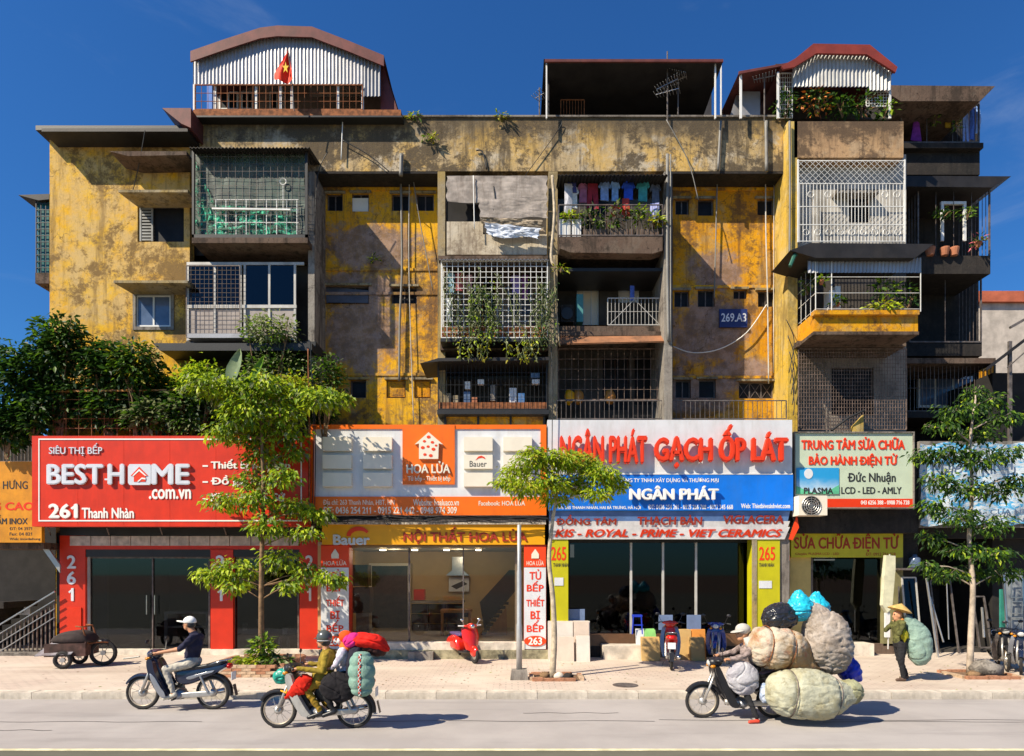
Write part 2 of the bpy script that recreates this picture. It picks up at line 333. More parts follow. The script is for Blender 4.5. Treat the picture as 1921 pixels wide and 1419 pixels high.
M['red'] = mat('red_sign_panel', (.64, .030, .003), .4, var=.08, bp=.03, dirt=.3, dcol=(.30, .02, .005), dsc=1.5)
M['redp'] = mat('red_pillar_panel', (.55, .026, .004), .45, var=.08, bp=.03)
M['orange'] = mat('orange_sign_panel', (.86, .155, .004), .4, var=.06, bp=.03, dirt=.25, dcol=(.5, .09, .01), dsc=2)
M['redor'] = mat('red_orange_panel', (.80, .06, .01), .4, var=.04, bp=.03)
M['amber'] = mat('amber_sign_panel', (.80, .36, .003), .45, var=.05, bp=.03)
M['lime'] = mat('lime_panel', (.50, .46, .005), .5, var=.06, bp=.03, dirt=.1)
M['limed'] = mat('yellow_green_sign', (.56, .50, .02), .5, var=.08, dirt=.12)
M['blue'] = mat('blue_sign_panel', (.006, .16, .66), .4, var=.2, vs=.6, bp=.03, dirt=.25, dcol=(.05, .16, .4), dsc=2)
M['lgrey'] = mat('light_sign_panel', (.66, .67, .68), .45, var=.05, bp=.02, dirt=.28, dcol=(.38, .34, .28), dsc=2)
M['creamw'] = wall('cream_balustrade', (.56, .46, .32), (.60, .52, .40), (.62, .56, .46), (.18, .13, .09), .5, .7, .7, 12)
M['rustd'] = mat('dark_brown_iron', (.17, .12, .095), .8, .1, var=.5, vs=9)
M['pgreen'] = mat('pale_green_panel', (.52, .60, .44), .5, var=.05, bp=.03)
M['tred'] = mat('red_letter', (.74, .045, .008), .4, var=.04, bp=.02)
M['tbrown'] = mat('brown_red_letter', (.38, .035, .012), .5, var=.04, bp=.02)
M['twhite'] = mat('white_letter', (.84, .82, .76), .4, var=.03, bp=.02)
M['tblack'] = mat('black_letter', (.03, .03, .03), .5, var=.05, bp=.02)
M['tgrey'] = mat('steel_letter', (.70, .70, .72), .35, .15, var=.05, bp=.02)
M['rubber'] = mat('tyre_rubber', (.022, .02, .019), .8, var=.3, vs=20, bp=.3)
M['chrome'] = mat('chrome', (.62, .62, .62), .18, 1, var=.08)
M['alu'] = mat('aluminium', (.48, .46, .43), .4, .7, var=.15)
M['alub'] = mat('brushed_rim', (.50, .42, .32), .45, .5, var=.2)
M['bkp'] = mat('black_plastic', (.015, .015, .018), .38, var=.2)
M['navyp'] = mat('navy_body_paint', (.012, .018, .045), .22, var=.1, coat=.6, bp=.02)
M['silp'] = mat('silver_body_paint', (.27, .28, .31), .3, .3, var=.06, coat=.4, bp=.02)
M['redpt'] = mat('red_body_paint', (.62, .02, .008), .22, var=.06, coat=.8, bp=.01)
M['bluep'] = mat('blue_body_paint', (.01, .04, .22), .25, var=.1, coat=.6, bp=.02)
M['redl'] = mat('red_lens', (.55, .01, .01), .2, var=.05, bp=0)
M['skin'] = mat('sunlit_skin', (.52, .25, .13), .55, var=.08, bp=.05)
M['pot'] = mat('terracotta', (.42, .16, .08), .85, var=.2)
M['bark'] = mat('brown_bark', (.20, .12, .06), .9, var=.4, vs=9, bp=.8, bs=18)
M['barkp'] = mat('pale_bark', (.46, .38, .27), .9, var=.3, vs=7, bp=.6, bs=15)
M['lf1'] = leaf('bright_leaf', (.20, .36, .012), (.40, .52, .02))
M['lf2'] = leaf('mid_leaf', (.09, .19, .012), (.16, .30, .015))
M['lf3'] = leaf('deep_leaf', (.02, .062, .010), (.045, .11, .015))
M['lf4'] = leaf('yellow_leaf', (.38, .34, .02), (.50, .42, .03))
M['lf5'] = leaf('lime_leaf', (.42, .58, .015), (.62, .72, .03))
M['lf6'] = leaf('pale_leaf', (.24, .28, .12), (.34, .38, .18))

# ------------------------------------------------------------------ lettering
def text_mesh(s, offset=0, ext=.01, shear=0, res=3, space=1):
    c = bpy.data.curves.new('t', 'FONT'); c.body = s; c.offset = offset; c.extrude = ext; c.shear = shear; c.resolution_u = res; c.align_x = 'LEFT'; c.space_character = space
    o = bpy.data.objects.new('t', c); COL.objects.link(o); bpy.context.view_layer.update()
    me = bpy.data.meshes.new_from_object(o.evaluated_get(bpy.context.evaluated_depsgraph_get()))
    bpy.data.objects.remove(o); bpy.data.curves.remove(c); return me
def text(s, box, Y, m, parent=None, name='lettering', depth=.006, bold=.015, shear=0, split=False, res=3, space=1, tilt=None, label=None):
    """lettering fitted to a pixel box at plane Y; its front stands `depth` proud of Y; split=True gives each raised letter its own object"""
    me = text_mesh(s.replace('Đ', 'D'), 0, .02, shear, res, space); n = len(me.vertices); co = np.empty(n * 3); me.vertices.foreach_get('co', co); co = co.reshape(-1, 3); faces = [tuple(p.vertices) for p in me.polygons]; bpy.data.meshes.remove(me)
    def clusters(out, faces):
        n = len(out); par = list(range(n))
        def find(a):
            while par[a] != a: par[a] = par[par[a]]; a = par[a]
            return a
        for f in faces:
            for k in f[1:]: par[find(k)] = find(f[0])
        comp = {}
        for i in range(n): comp.setdefault(find(i), []).append(i)
        cl = []
        for c in sorted(comp.values(), key=lambda c: -(out[c, 0].max() - out[c, 0].min())):
            a, b = out[c, 0].min(), out[c, 0].max(); mid = (a + b) / 2
            for q in cl:
                if q[0] - .005 <= mid <= q[1] + .005: q[2].extend(c); break
            else: cl.append([a, b, list(c)])
        return sorted(cl, key=lambda q: q[0])
    chars = [c for c in s if not c.isspace()]; cl = clusters(co, faces)
    if len(cl) == len(chars):       # the crossbar of the letter D with stroke and the flag of the figure one
        for ch, (a, b_, idx) in zip(chars, cl):
            lo_, hi_ = co[idx].min(0), co[idx].max(0); w, h = hi_[0] - lo_[0], .70; z0 = max(lo_[1], 0); q = None
            if ch == 'Đ': q = [(a - .18 * w, .30), (a + .45 * w, .30), (a + .45 * w, .39), (a - .18 * w, .39)]
            if ch == '1': q = [(a - .15, .50), (a - .11, .44), (b_, .62), (b_, .70)]
            if q:
                m_ = len(co); co = np.vstack([co, [(x, y, z) for z in (.0205, -.02) for x, y in q]]); faces += [(m_, m_ + 1, m_ + 2, m_ + 3), (m_ + 7, m_ + 6, m_ + 5, m_ + 4)] + [(m_ + k, m_ + 4 + k, m_ + 4 + (k + 1) % 4, m_ + (k + 1) % 4) for k in range(4)]
    if bold > 0:                    # heavier strokes: copies nudged sideways, each a hair deeper than the last
        n0 = len(co); base = co.copy(); f0 = list(faces); bb = bold * .9
        for i, (dx, dy) in enumerate([(bb, 0), (-bb, 0), (0, bb * .8), (0, -bb * .8)]):
            c2 = base.copy(); c2[:, 0] += dx; c2[:, 1] += dy; c2[:, 2] -= .0015 * (i + 1); co = np.vstack([co, c2]); faces += [tuple(v + n0 * (i + 1) for v in f) for f in f0]
    lo = co.min(0); hi = co.max(0); x0, z0, x1, z1 = X(box[0], Y), Z(box[3], Y), X(box[2], Y), Z(box[1], Y)
    u = (co[:, 0] - lo[0]) / (hi[0] - lo[0]); w = (co[:, 1] - lo[1]) / (hi[1] - lo[1]); h = (co[:, 2] - lo[2]) / (hi[2] - lo[2])
    out = np.stack([x0 + u * (x1 - x0), Y + .002 - h * (depth + .002), z0 + w * (z1 - z0)], 1)
    if tilt: out[:, 1] += tilt * (1 - w)        # a board that leans back towards its foot
    if not split:
        mb = MB(); mb.v = [tuple(q) for q in out]; mb.f = faces; mb.m = [0] * len(faces); me = mb.mesh(name, m, fix=False); return link_mesh(name, me, parent, label, kind='stuff')
    cl = clusters(out, faces)
    res_ = []
    for a, b, idx in cl:
        mp = {v: i for i, v in enumerate(idx)}; mb = MB(); mb.v = [tuple(out[i]) for i in idx]; mb.f = [tuple(mp[i] for i in f) for f in faces if f[0] in mp]; mb.m = [0] * len(mb.f)
        res_.append(link_mesh('letter', mb.mesh('letter', m, fix=False), parent))
    return res_

# ------------------------------------------------------------------ shared builders
def corr(mb, x0, x1, Y, zb, zt, pitch=.09, amp=.014, mi=0, rows=1, yf=None):
    """corrugated sheet standing in plane Y; zb / zt are numbers or functions of x"""
    n = max(4, int((x1 - x0) / pitch * 4)); vs = []; fs = []
    for i in range(n + 1):
        x = x0 + (x1 - x0) * i / n; y = Y + amp * math.sin(2 * math.pi * (x - x0) / pitch)
        a = zb(x) if callable(zb) else zb; b = zt(x) if callable(zt) else zt
        vs += [(x, y, a), (x, y + (yf(x) if yf else 0), b)]
    for i in range(n): fs.append((2 * i, 2 * i + 2, 2 * i + 3, 2 * i + 1))
    return mb.add(vs, fs, mi)
def corr_roof(mb, x0, x1, ya, za, yb, zb, pitch=.12, amp=.015, mi=0, th=.012):
    n = max(4, int((x1 - x0) / pitch * 4)); vs = []; fs = []
    for i in range(n + 1):
        x = x0 + (x1 - x0) * i / n; w = amp * math.sin(2 * math.pi * (x - x0) / pitch)
        vs += [(x, ya, za + w), (x, yb, zb + w), (x, yb, zb + w - th), (x, ya, za + w - th)]
    for i in range(n):
        a = 4 * i; b = a + 4
        fs += [(a, b, b + 1, a + 1), (a + 3, a + 2, b + 2, b + 3), (a, a + 3, b + 3, b), (a + 1, b + 1, b + 2, a + 2)]
    return mb.add(vs, fs, mi)
def grille(x0, y0, x1, y1, Y, nx, ny, r=.009, side=None, mb=None, frame=.018):
    """bars in plane Y (pixel box), optional return bars back to depth side"""
    mb = mb or MB(); a, b, c, d = X(x0, Y), X(x1, Y), Z(y1, Y), Z(y0, Y)
    for i in range(nx + 1):
        x = a + (b - a) * i / nx; rr = frame if i in (0, nx) else r; mb.bar((x, Y, c), (x, Y, d), rr)
    for j in range(ny + 1):
        z = c + (d - c) * j / ny; rr = frame if j in (0, ny) else r; mb.bar((a, Y - .003, z), (b, Y - .003, z), rr)
    if side:
        for xx in (a, b):
            for j in range(ny + 1): mb.bar((xx, Y, c + (d - c) * j / ny), (xx, side, c + (d - c) * j / ny), r)
            k = max(2, int((side - Y) / .14))
            for i in range(1, k): mb.bar((xx, Y + (side - Y) * i / k, c), (xx, Y + (side - Y) * i / k, d), r)
    return mb
def holed_wall(x0, y0, x1, y1, Y, d, holes, m, parent, name='wall', label=None):
    xs = sorted({x0, x1, *[h[0] for h in holes], *[h[2] for h in holes]}); ys = sorted({y0, y1, *[h[1] for h in holes], *[h[3] for h in holes]}); mb = MB()
    def hole(cx, cy): return any(h[0] < cx < h[2] and h[1] < cy < h[3] for h in holes)
    for i in range(len(xs) - 1):
        for j in range(len(ys) - 1):
            if not hole((xs[i] + xs[i + 1]) / 2, (ys[j] + ys[j + 1]) / 2):
                a, b, c, e = X(xs[i], Y), X(xs[i + 1], Y), Z(ys[j + 1], Y), Z(ys[j], Y)
                mb.quad((a, Y, c), (b, Y, c), (b, Y, e), (a, Y, e)); mb.quad((b, Y + d, c), (a, Y + d, c), (a, Y + d, e), (b, Y + d, e))
    for h in list(holes) + [(x0, y0, x1, y1)]:
        a, b, c, e = X(h[0], Y), X(h[2], Y), Z(h[3], Y), Z(h[1], Y)
        for p, q in (((a, c), (b, c)), ((b, c), (b, e)), ((b, e), (a, e)), ((a, e), (a, c))):
            mb.quad((p[0], Y, p[1]), (q[0], Y, q[1]), (q[0], Y + d, q[1]), (p[0], Y + d, p[1]))
    me = mb.mesh(name, m, fix=False)
    return link_mesh(name, me, parent, label)
def window(x0, y0, x1, y1, Y, parent, fm='iron', gm='glassd', leaves=1, fr=.03, rec=.1, label=None, cross=False):
    """window set in a hole of a wall whose face is at Y: frame part, pane sub-part"""
    yy = Y + rec; a, b, c, d = X(x0, Y) + .003, X(x1, Y) - .003, Z(y1, Y) + .003, Z(y0, Y) - .003; mb = MB()
    mb.box((a, yy, c), (a + fr, yy + .05, d)); mb.box((b - fr, yy, c), (b, yy + .05, d)); mb.box((a + fr, yy, c), (b - fr, yy + .05, c + fr)); mb.box((a + fr, yy, d - fr), (b - fr, yy + .05, d))
    for i in range(1, leaves):
        x = a + (b - a) * i / leaves; mb.box((x - fr / 2, yy, c + fr), (x + fr / 2, yy + .045, d - fr))
    if cross:
        for i in range(leaves):
            p = a + (b - a) * i / leaves; q = a + (b - a) * (i + 1) / leaves; mb.bar((p, yy + .01, c), (q, yy + .01, d), .012); mb.bar((q, yy + .01, c), (p, yy + .01, d), .012)
    w = mb.build('window', M[fm], parent, label)
    pn = MB().box((a + fr, yy + .02, c + fr), (b - fr, yy + .03, d - fr)); pn.build('pane', M[gm], w); return w
def leaves(mb, c, r, n, size, droop=.3, mis=(0, 1, 2), wts=None, shell=.45, up=.6, long=1.9, seedr=None):
    """leaf blades spread through an ellipsoid: each blade two folded triangles pairs"""
    r = Vector(r); c = Vector(c)
    for _ in range(n):
        while True:
            d = Vector((random.gauss(0, 1), random.gauss(0, 1), random.gauss(0, 1)))
            if d.length > 1e-3: d.normalize(); break
        k = shell + (1 - shell) * random.random() ** .7; p = c + Vector((d.x * r.x, d.y * r.y, d.z * r.z)) * k * (1 + .12 * random.gauss(0, 1))
        s = size * random.uniform(.6, 1.25); ax = (Vector((d.x, d.y, d.z * .3)) + Vector((random.gauss(0, .6), random.gauss(0, .6), random.gauss(0, .4) - droop))).normalized()
        nn = (Vector((random.gauss(0, .5), random.gauss(0, .5), up * .55 + random.gauss(0, .3))) + d * .25 + TO_SUN * .75); side = ax.cross(nn)
        if side.length < 1e-3: continue
        side.normalize(); nn = side.cross(ax); L = s * long; w = s * .5
        mi = random.choices(mis, wts)[0] if wts else random.choice(mis)
        a = p; b = p + ax * L * .45 + side * w + nn * s * .12; t = p + ax * L - Vector((0, 0, droop * s * .6)); e = p + ax * L * .45 - side * w + nn * s * .12; m_ = p + ax * L * .45
        mb.add([a, b, t, e, m_], [(0, 4, 1), (4, 2, 1), (0, 3, 4), (3, 2, 4)], mi)
    return mb
def tree(name, label, base, trunk, clumps, bark, lm, size, dens, droop=.3, wts=None, cat='tree', group=None, tr=(.07, .03), long=1.9, up=.6, shell=.45, twig=.012):
    t = thing(name, label, cat, base, group=group); pts = curve_pts([Vector(base)] + [Vector(q) for q in trunk], 4); n = len(pts)
    MB().tube(pts, [tr[0] + (tr[1] - tr[0]) * i / (n - 1) for i in range(n)], 9).build('trunk', bark, t, smooth=True)
    br = MB(); cr = MB()
    for (c, r, k) in clumps:
        c = Vector(c); q = min(pts, key=lambda p: (p - c).length + max(0, p.z - c.z + .1) * 2.5); mid = q.lerp(c, .5) + Vector((0, 0, .06 * (c - q).length))
        br.tube([q, mid, c], [twig * 1.6, twig * 1.2, twig * .5], 5)
        for _ in range(4):
            e = c + Vector((random.uniform(-1, 1) * r[0], random.uniform(-1, 1) * r[1], random.uniform(-1, 1) * r[2])) * .8; br.tube([mid.lerp(c, .6), e], [twig * .6, twig * .25], 4)
        leaves(cr, c, r, int(k * dens), size, droop, tuple(range(len(lm))), wts, shell, up, long)
    br.build('branches', bark, t, smooth=True, kind='stuff'); cr.build('crown', lm, t, kind='stuff')
    return t
def plant(name, label, c, r, n, size, lm, cat='plant', pot=None, droop=.2, group=None, wts=None, long=2.2, stem=True, up=.6):
    """small plant: optional pot, stems and blades"""
    c = Vector(c); base = Vector((c.x, c.y, c.z - r[2])); t = thing(name, label, cat, base, group=group)
    z = base.z
    if pot:
        MB().lathe([(pot * .6, 0), (pot, pot * 1.3), (pot * 1.08, pot * 1.3), (pot * 1.08, pot * 1.5), (pot * .9, pot * 1.5), (pot * .85, pot * 1.3)], base, n=12).build('pot', M['pot'], t, smooth=False); z += pot * 1.3
    if stem:
        s = MB()
        for _ in range(5):
            e = c + Vector((random.uniform(-.6, .6) * r[0], random.uniform(-.6, .6) * r[1], random.uniform(-.2, .7) * r[2])); s.tube([(c.x, c.y, z), (Vector((c.x, c.y, z)) + e) / 2 + Vector((0, 0, .03)), e], [.012, .008, .004], 4)
        s.build('stem', M['bark'], t)
    leaves(MB(), c, r, n, size, droop, tuple(range(len(lm))), wts, .3, up, long).build('foliage', lm, t, kind='stuff'); return t
def pbs(name, rects, Y, d, m, parent, label=None):
    """alike pieces, each an object of its own"""
    return [MB().pb(*q, Y, d).build(name, m, parent, label) for q in rects]
# ================================================================== the ground
def sheet(name, x0, y0, x1, y1, z, m):
    return tag(MB().quad((x0, y0, z), (x1, y0, z), (x1, y1, z), (x0, y1, z)).build(name, m), kind='structure')
sheet('ground', -600, -600, 600, 900, -.02, M['earth'])
sheet('road', -120, 8.72, 120, 12.16, 0, M['road'])
sheet('road_gutter', -120, -40, 120, 8.62, 0, M['gutter'])
sheet('edge_line', -120, 8.62, 120, 8.72, .004, M['line'])
cr = MB()
for i, (x0, x1, y) in enumerate([(-9.5, -5.2, 10.3), (-3.7, 2.4, 10.35), (2.5, 9.4, 10.42), (-8.8, -7.3, 9.75), (.2, 1.9, 10.95), (5.2, 13, 10.3)]):
    for k in range(12):
        a = x0 + (x1 - x0) * k / 12; b = x0 + (x1 - x0) * (k + 1) / 12; q = y + .03 * math.sin(k * 1.3 + i); q2 = y + .03 * math.sin(k * 1.3 + 1.3 + i); w = .012
        cr.quad((a, q - w, .004), (b, q2 - w, .004), (b, q2 + w, .004), (a, q + w, .004))
tag(cr.build('road_cracks', mat('crack_tar', (.10, .09, .085), .9)), kind='structure')
pv = tag(MB().box((-60, 12.40, -.02), (60, 22, .12)).build('pavement', M['pave']), kind='structure')
kb = tag(MB().box((-60, 12.16, -.02), (60, 12.40, .10)).build('kerb', M['kerb']), kind='structure')
ks = MB().box((-.495, 12.14, .0), (.495, 12.41, .135)).mesh('kerb_stone', M['kerb'])
for i in range(-14, 15):
    o = bpy.data.objects.new('kerb_stone', ks); COL.objects.link(o); o.parent = kb; o.location = (i, random.uniform(-.004, .004), random.uniform(-.004, .004))

# ================================================================== the yellow end wing
YF, YR, YB = 18.0, 18.64, 16.8
wg = thing('end_wing_building', 'blank yellow limewashed end wing at the far left with two hooded windows', 'building', P(225, 1227, 18))
hol = [(258, 385, 345, 454), (252, 551, 322, 615)]
holed_wall(93, 262, 356, 840, 18.0, .25, hol, M['yel'], wg)
b = MB(); zb_ = Z(985, 18); b.box((X(93, 18), 18.25, .1), (X(93, 18) + .25, 26, Z(262, 18))); b.box((X(93, 18), 25.8, .1), (X(356, 18), 26, Z(262, 18))); b.box((X(93, 18) + .25, 18.9, zb_), (X(356, 18), 19.0, Z(262, 18))); b.build('wall', M['yel'], wg)
b = MB(); b.pb(78, 241, 352, 247, 17.35, 9); b.build('roof', M['tind'], wg)
b = MB(); b.box((X(93, 18) - .1, 17.6, Z(262, 18) - .01), (X(356, 18), 26, Z(262, 18) + .12)); b.build('eave_beam', M['black'], wg)
b = MB(); b.prism([(205, 284), (350, 284), (350, 291), (240, 293)], 17.25, .74); b.build('ledge', M['slab'], wg, 'thin concrete ledge under the eave')
for (x0, y0, x1, y1, lab) in [(222, 358, 352, 368, 'sloping concrete hood over the upper window'), (213, 528, 352, 538, 'sloping concrete hood over the lower window')]:
    a = MB(); za, zb = Z(y0 + 3, 17.3), Z(y0 - 4, 17.3); xa, xb = X(x0, 17.3), X(x1, 17.3)
    a.add([(xa, 17.3, za), (xb, 17.3, za), (xb, 18, za - .02), (xa + .15, 18, za - .02), (xa, 17.3, za + .07), (xb, 17.3, za + .07), (xb, 18, za + .16), (xa + .15, 18, za + .16)],
          [(0, 3, 2, 1), (4, 5, 6, 7), (0, 1, 5, 4), (1, 2, 6, 5), (2, 3, 7, 6), (3, 0, 4, 7)]); a.build('window_hood', M['pil'], wg, lab)
w = window(258, 385, 345, 454, 18, wg, 'iron', 'glassd', 1, .04, .08, 'dark upper window with one louvred shutter')
sh = MB(); xa, xb = X(261, 18), X(286, 18); za, zb = Z(452, 18), Z(388, 18)
for (p, q) in (((xa, za), (xa + .05, zb)), ((xb - .05, za), (xb, zb))): sh.box((p[0], 18.02, p[1]), (q[0], 18.06, q[1]))
for k in range(11): z = za + (zb - za) * (k + .3) / 11; sh.box((xa + .05, 18.03, z), (xb - .05, 18.05, z + .05))
sh.build('shutter', mat('grey_shutter', (.30, .30, .28), .7, dirt=.3), w)
w = window(254, 553, 320, 613, 18, wg, 'white', 'glassb', 2, .05, .03, 'white framed lower window with two bluish panes')
pbs('window_surround', [(249, 547, 326, 553), (249, 613, 326, 619), (249, 553, 254, 613), (320, 553, 326, 613)], 17.97, .06, M['conc'], wg)
# bay on the outer side of the wing, its roof
b = grille(68, 370, 95, 515, 18.1, 3, 12, .012, 19); b.build('bay_grille', M['black'], wg, kind='stuff')
MB().box((X(70, 18.15), 18.15, Z(512, 18.15)), (X(94, 18.15), 19, Z(372, 18.15))).build('bay_window', mat('teal_glass', (.02, .13, .13), .3, bp=.02), wg)
b = MB(); b.pb(66, 512, 92, 532, 18.05, 1.1); b.build('bay_slab', M['slab'], wg)
b = MB(); b.prism([(34, 366), (92, 364), (92, 374), (72, 376)], 18.02, 1.3); b.build('bay_roof', M['tind'], wg)
MB().tube(sag(P(272, 245, 17.3), P(247, 365, 17.9), .15), .012).build('cable', M['black'], wg)
# lean-to roof line under the windows
b = MB(); b.prism([(286, 644), (585, 644), (585, 658), (300, 658)], 17.2, .8); b.build('ledge', M['black'], wg, 'black slab edge below the lowest window')

# ================================================================== the main apartment block
mb_ = thing('apartment_block', 'long weathered yellow apartment block with a mould-streaked parapet and caged balconies', 'building', P(1020, 1227, 18))
b = MB(); b.box((X(357, 18), 18.9, Z(985, 18)), (X(1695, 18), 27, Z(222, 18) - .3)); b.box((X(100, 18), 24.5, .1), (X(1695, 18), 27, Z(986, 18))); b.build('body', M['dwall'], mb_)
b = MB(); b.pb(357, 219, 1487, 321.5, 18.0, .3)
b.build('parapet', M['par'], mb_, 'mould-streaked parapet band over the yellow walls')
b = MB(); b.pb(357, 216, 1487, 219, 17.95, .45); b.build('parapet_coping', M['conc'], mb_)
b = MB(); b.pb(1490, 228, 1695, 296, 17.7, .6); b.build('parapet', M['parp'], mb_, 'pinkish parapet above the white caged balcony')
pbs('recess_lintel', [(592, 322, 832, 326), (1258, 322, 1478, 326)], 18.0, .62, M['dwall'], mb_)
# stairwell recesses
h1 = [(613, 363, 643, 396), (660, 362, 692, 397), (735, 363, 767, 396), (781, 363, 814, 396), (611, 536, 692, 570), (734, 538, 782, 570), (657, 713, 687, 747), (725, 713, 761, 747), (777, 713, 808, 747)]
holed_wall(590, 300, 836, 1000, YR, .2, h1, M['yel2'], mb_, 'recess_wall', 'mouldy ochre wall between the green net and the ragged tarpaulin')
h2 = [(1267, 373, 1293, 403), (1309, 373, 1339, 405), (1421, 373, 1452, 404), (1265, 545, 1293, 576), (1309, 543, 1341, 576), (1376, 543, 1401, 561), (1422, 545, 1454, 576), (1267, 713, 1296, 747), (1311, 712, 1343, 747), (1386, 716, 1452, 748)]
holed_wall(1240, 300, 1482, 1000, YR, .2, h2, M['yel3'], mb_, 'recess_wall', 'orange yellow wall carrying the blue number plate')
for h in h1 + h2:
    big = h[2] - h[0] > 60
    window(*h, YR, mb_, 'iron', 'glassd', 3 if big else random.choice([1, 2]), .035, .09, cross=(h == h2[-1]))
for h, lab, z in [((661, 372, 691, 397), 'window filled with a cream board', .05), ((727, 716, 759, 745), 'window bricked up in yellow', .06), ((779, 716, 806, 745), 'window bricked up in ochre', .06)]:
    MB().pb(*h, YR + z, .03).build('board', M['offw'] if 'cream' in lab else M['yel3'], mb_, lab)
for (y, a, c) in [(503, 590, 836), (548, 590, 836), (700, 590, 836), (535, 1240, 1482), (705, 1240, 1482), (352, 590, 836), (352, 1240, 1482)]: MB().pb(a, y, c, y + 5, YR - .03, .03).build('floor_band', M['yel2'], mb_)
pbs('window_ledge', [(h[0] - 4, h[1] - 5, h[2] + 4, h[1] - 1) for h in h1 + h2], YR - .07, .06, M['pil'], mb_)
MB().add([P(612, 538, YR + .06), P(691, 545, YR + .02), P(691, 569, YR - .05), P(612, 568, YR - .08)], [(0, 1, 2, 3)]).build('tilted_pane', mat('dusty_pane', (.09, .085, .09), .5), mb_, 'pale glass pane hanging askew in the wide opening')
# pilasters
for (x0, x1, y0, y1, Y, m, lab) in [(578, 590, 322, 1000, 17.6, 'conc', 'grey pilaster beside the green net balcony'), (821, 835, 322, 800, 17.45, 'pil', 'yellow grey fin left of the ragged tarpaulin'),
                                    (1029, 1046, 322, 790, 17.3, 'pil', 'fin between the tarpaulin and the laundry'), (1246, 1261, 322, 790, 16.95, 'conc', 'grey fin right of the laundry'), (1478, 1496, 228, 1000, 17.7, 'pily', 'bright yellow pilaster right of the number plate')]:
    MB().pb(x0, y0, x1, y1, Y, YR - Y + .1).build('pilaster', M[m], mb_, lab)
pbs('recess_edge', [(1474, 322, 1479, 800), (588, 322, 593, 800)], 17.96, .68, M['black'], mb_)
# inner back walls and door / window shapes of the balconies
IN = 18.45
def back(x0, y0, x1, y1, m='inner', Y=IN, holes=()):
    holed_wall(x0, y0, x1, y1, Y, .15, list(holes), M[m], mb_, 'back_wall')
def slab(x0, x1, y, Y, th=12, m='slab', back_=None, lab=None):
    MB().pb(x0, y, x1, y + th, Y, (back_ or 18.6) - Y).build('balcony_slab', M[m], mb_, lab)
# ---- stack 1
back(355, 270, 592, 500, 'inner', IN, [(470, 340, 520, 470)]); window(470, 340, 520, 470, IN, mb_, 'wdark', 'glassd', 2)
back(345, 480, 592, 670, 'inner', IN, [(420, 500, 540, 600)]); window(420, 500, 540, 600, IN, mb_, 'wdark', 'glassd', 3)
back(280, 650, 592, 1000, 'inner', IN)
YC = 17.2; slab(360, 577, 446, YC, 10); slab(348, 592, 641, 17.55, 13, 'black')
b = MB(); corr_roof(b, X(358, 17.1), X(582, 17.1), 17.02, Z(277, 17.02), 18, Z(277, 17.02) + .18, .1, .02); b.build('balcony_roof', M['tind'], mb_)
b = MB(); b.pb(360, 280, 364, 446, YC, .08); b.pb(572, 280, 577, 446, YC, .06); b.pb(360, 440, 577, 446, YC, .05); b.build('balcony_frame', M['black'], mb_)
b = grille(362, 281, 574, 444, YC + .05, 16, 12, .0045, 18); b.build('balcony_grille', M['iron'], mb_, 'thin dark grille over the green net', kind='stuff')
b = MB(); Yg = YC + .09
for k in range(9): b.bar(P(405 + k * 19, 375, Yg), P(405 + k * 19, 442, Yg), .012)
for y in (375, 395, 418): b.bar(P(405, y, Yg), P(560, y, Yg), .010)
b.bar(P(398, 392, Yg - .05), P(545, 394, Yg - .05), .03); b.build('inner_rack', M['wgrille'], mb_, kind='stuff')
b = MB(); b.torus(P(531, 341, Yg), .09, .014, 'Y', 16, 5); b.bar(P(531, 347, Yg), P(531, 392, Yg), .01); b.build('hanger_ring', M['wgrille'], mb_)
# third floor glazed cage
b = MB()
for x in (350, 401, 449, 457, 503, 551): b.pb(x, 497, x + 4, 640, 17.6, .05)
b.pb(350, 572, 556, 578, 17.59, .05); b.pb(350, 492, 570, 497, 17.6, .05); b.pb(350, 633, 556, 638, 17.59, .05); b.build('window_frame', M['grille'], mb_, 'white framed glazing behind bars')
for x0, x1 in ((355, 401), (406, 449), (462, 503), (508, 551)): MB().pb(x0, 497, x1, 572, 17.62, .02).build('pane', M['glassf'], mb_)
for x0, x1 in ((355, 401), (406, 449), (462, 503), (508, 551)): MB().pb(x0, 578, x1, 633, 17.63, .02).build('panel', mat('frosted_panel', (.32, .27, .24), .5), mb_)
b = grille(350, 499, 450, 634, 17.5, 12, 16, .0045); b.build('balcony_grille', M['iron'], mb_, 'close rusty white mesh on the left half', kind='stuff')
b = MB(); b.pb(352, 626, 480, 634, 17.25, .3); b.build('plant_shelf', M['tin'], mb_)
# ---- stack 2
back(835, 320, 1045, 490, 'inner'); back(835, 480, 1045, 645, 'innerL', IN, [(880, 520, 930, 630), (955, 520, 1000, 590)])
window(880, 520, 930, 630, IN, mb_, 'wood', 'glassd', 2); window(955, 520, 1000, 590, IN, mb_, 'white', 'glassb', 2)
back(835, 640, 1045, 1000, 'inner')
b = MB(); b.pb(838, 440, 1026, 478, 17.3, .1); b.pb(838, 416, 906, 440, 17.3, .1); b.build('balustrade', M['creamw'], mb_, 'cream balustrade under the ragged tarpaulin')
slab(822, 1028, 480, 17.2, 6)
b = MB(); corr_roof(b, X(824, 16.8), X(1029, 16.8), 16.75, Z(487, 16.75), 17.4, Z(487, 16.75) + .22, .1, .02); b.build('balcony_roof', M['tin'], mb_, 'lit corrugated strip over the vine cage')
b = grille(828, 490, 1027, 634, YB + .05, 19, 14, .010, 18.3); b.build('balcony_grille', M['wgrille'], mb_, 'white square grille grown with vines', kind='stuff')
b = MB(); b.pb(828, 612, 1027, 634, YB + .15, .12); b.build('balustrade', M['rust'], mb_, 'low rusty brown balustrade behind the vines')
slab(826, 1029, 635, YB, 6, 'black'); slab(826, 1029, 641, YB + .5, 16)
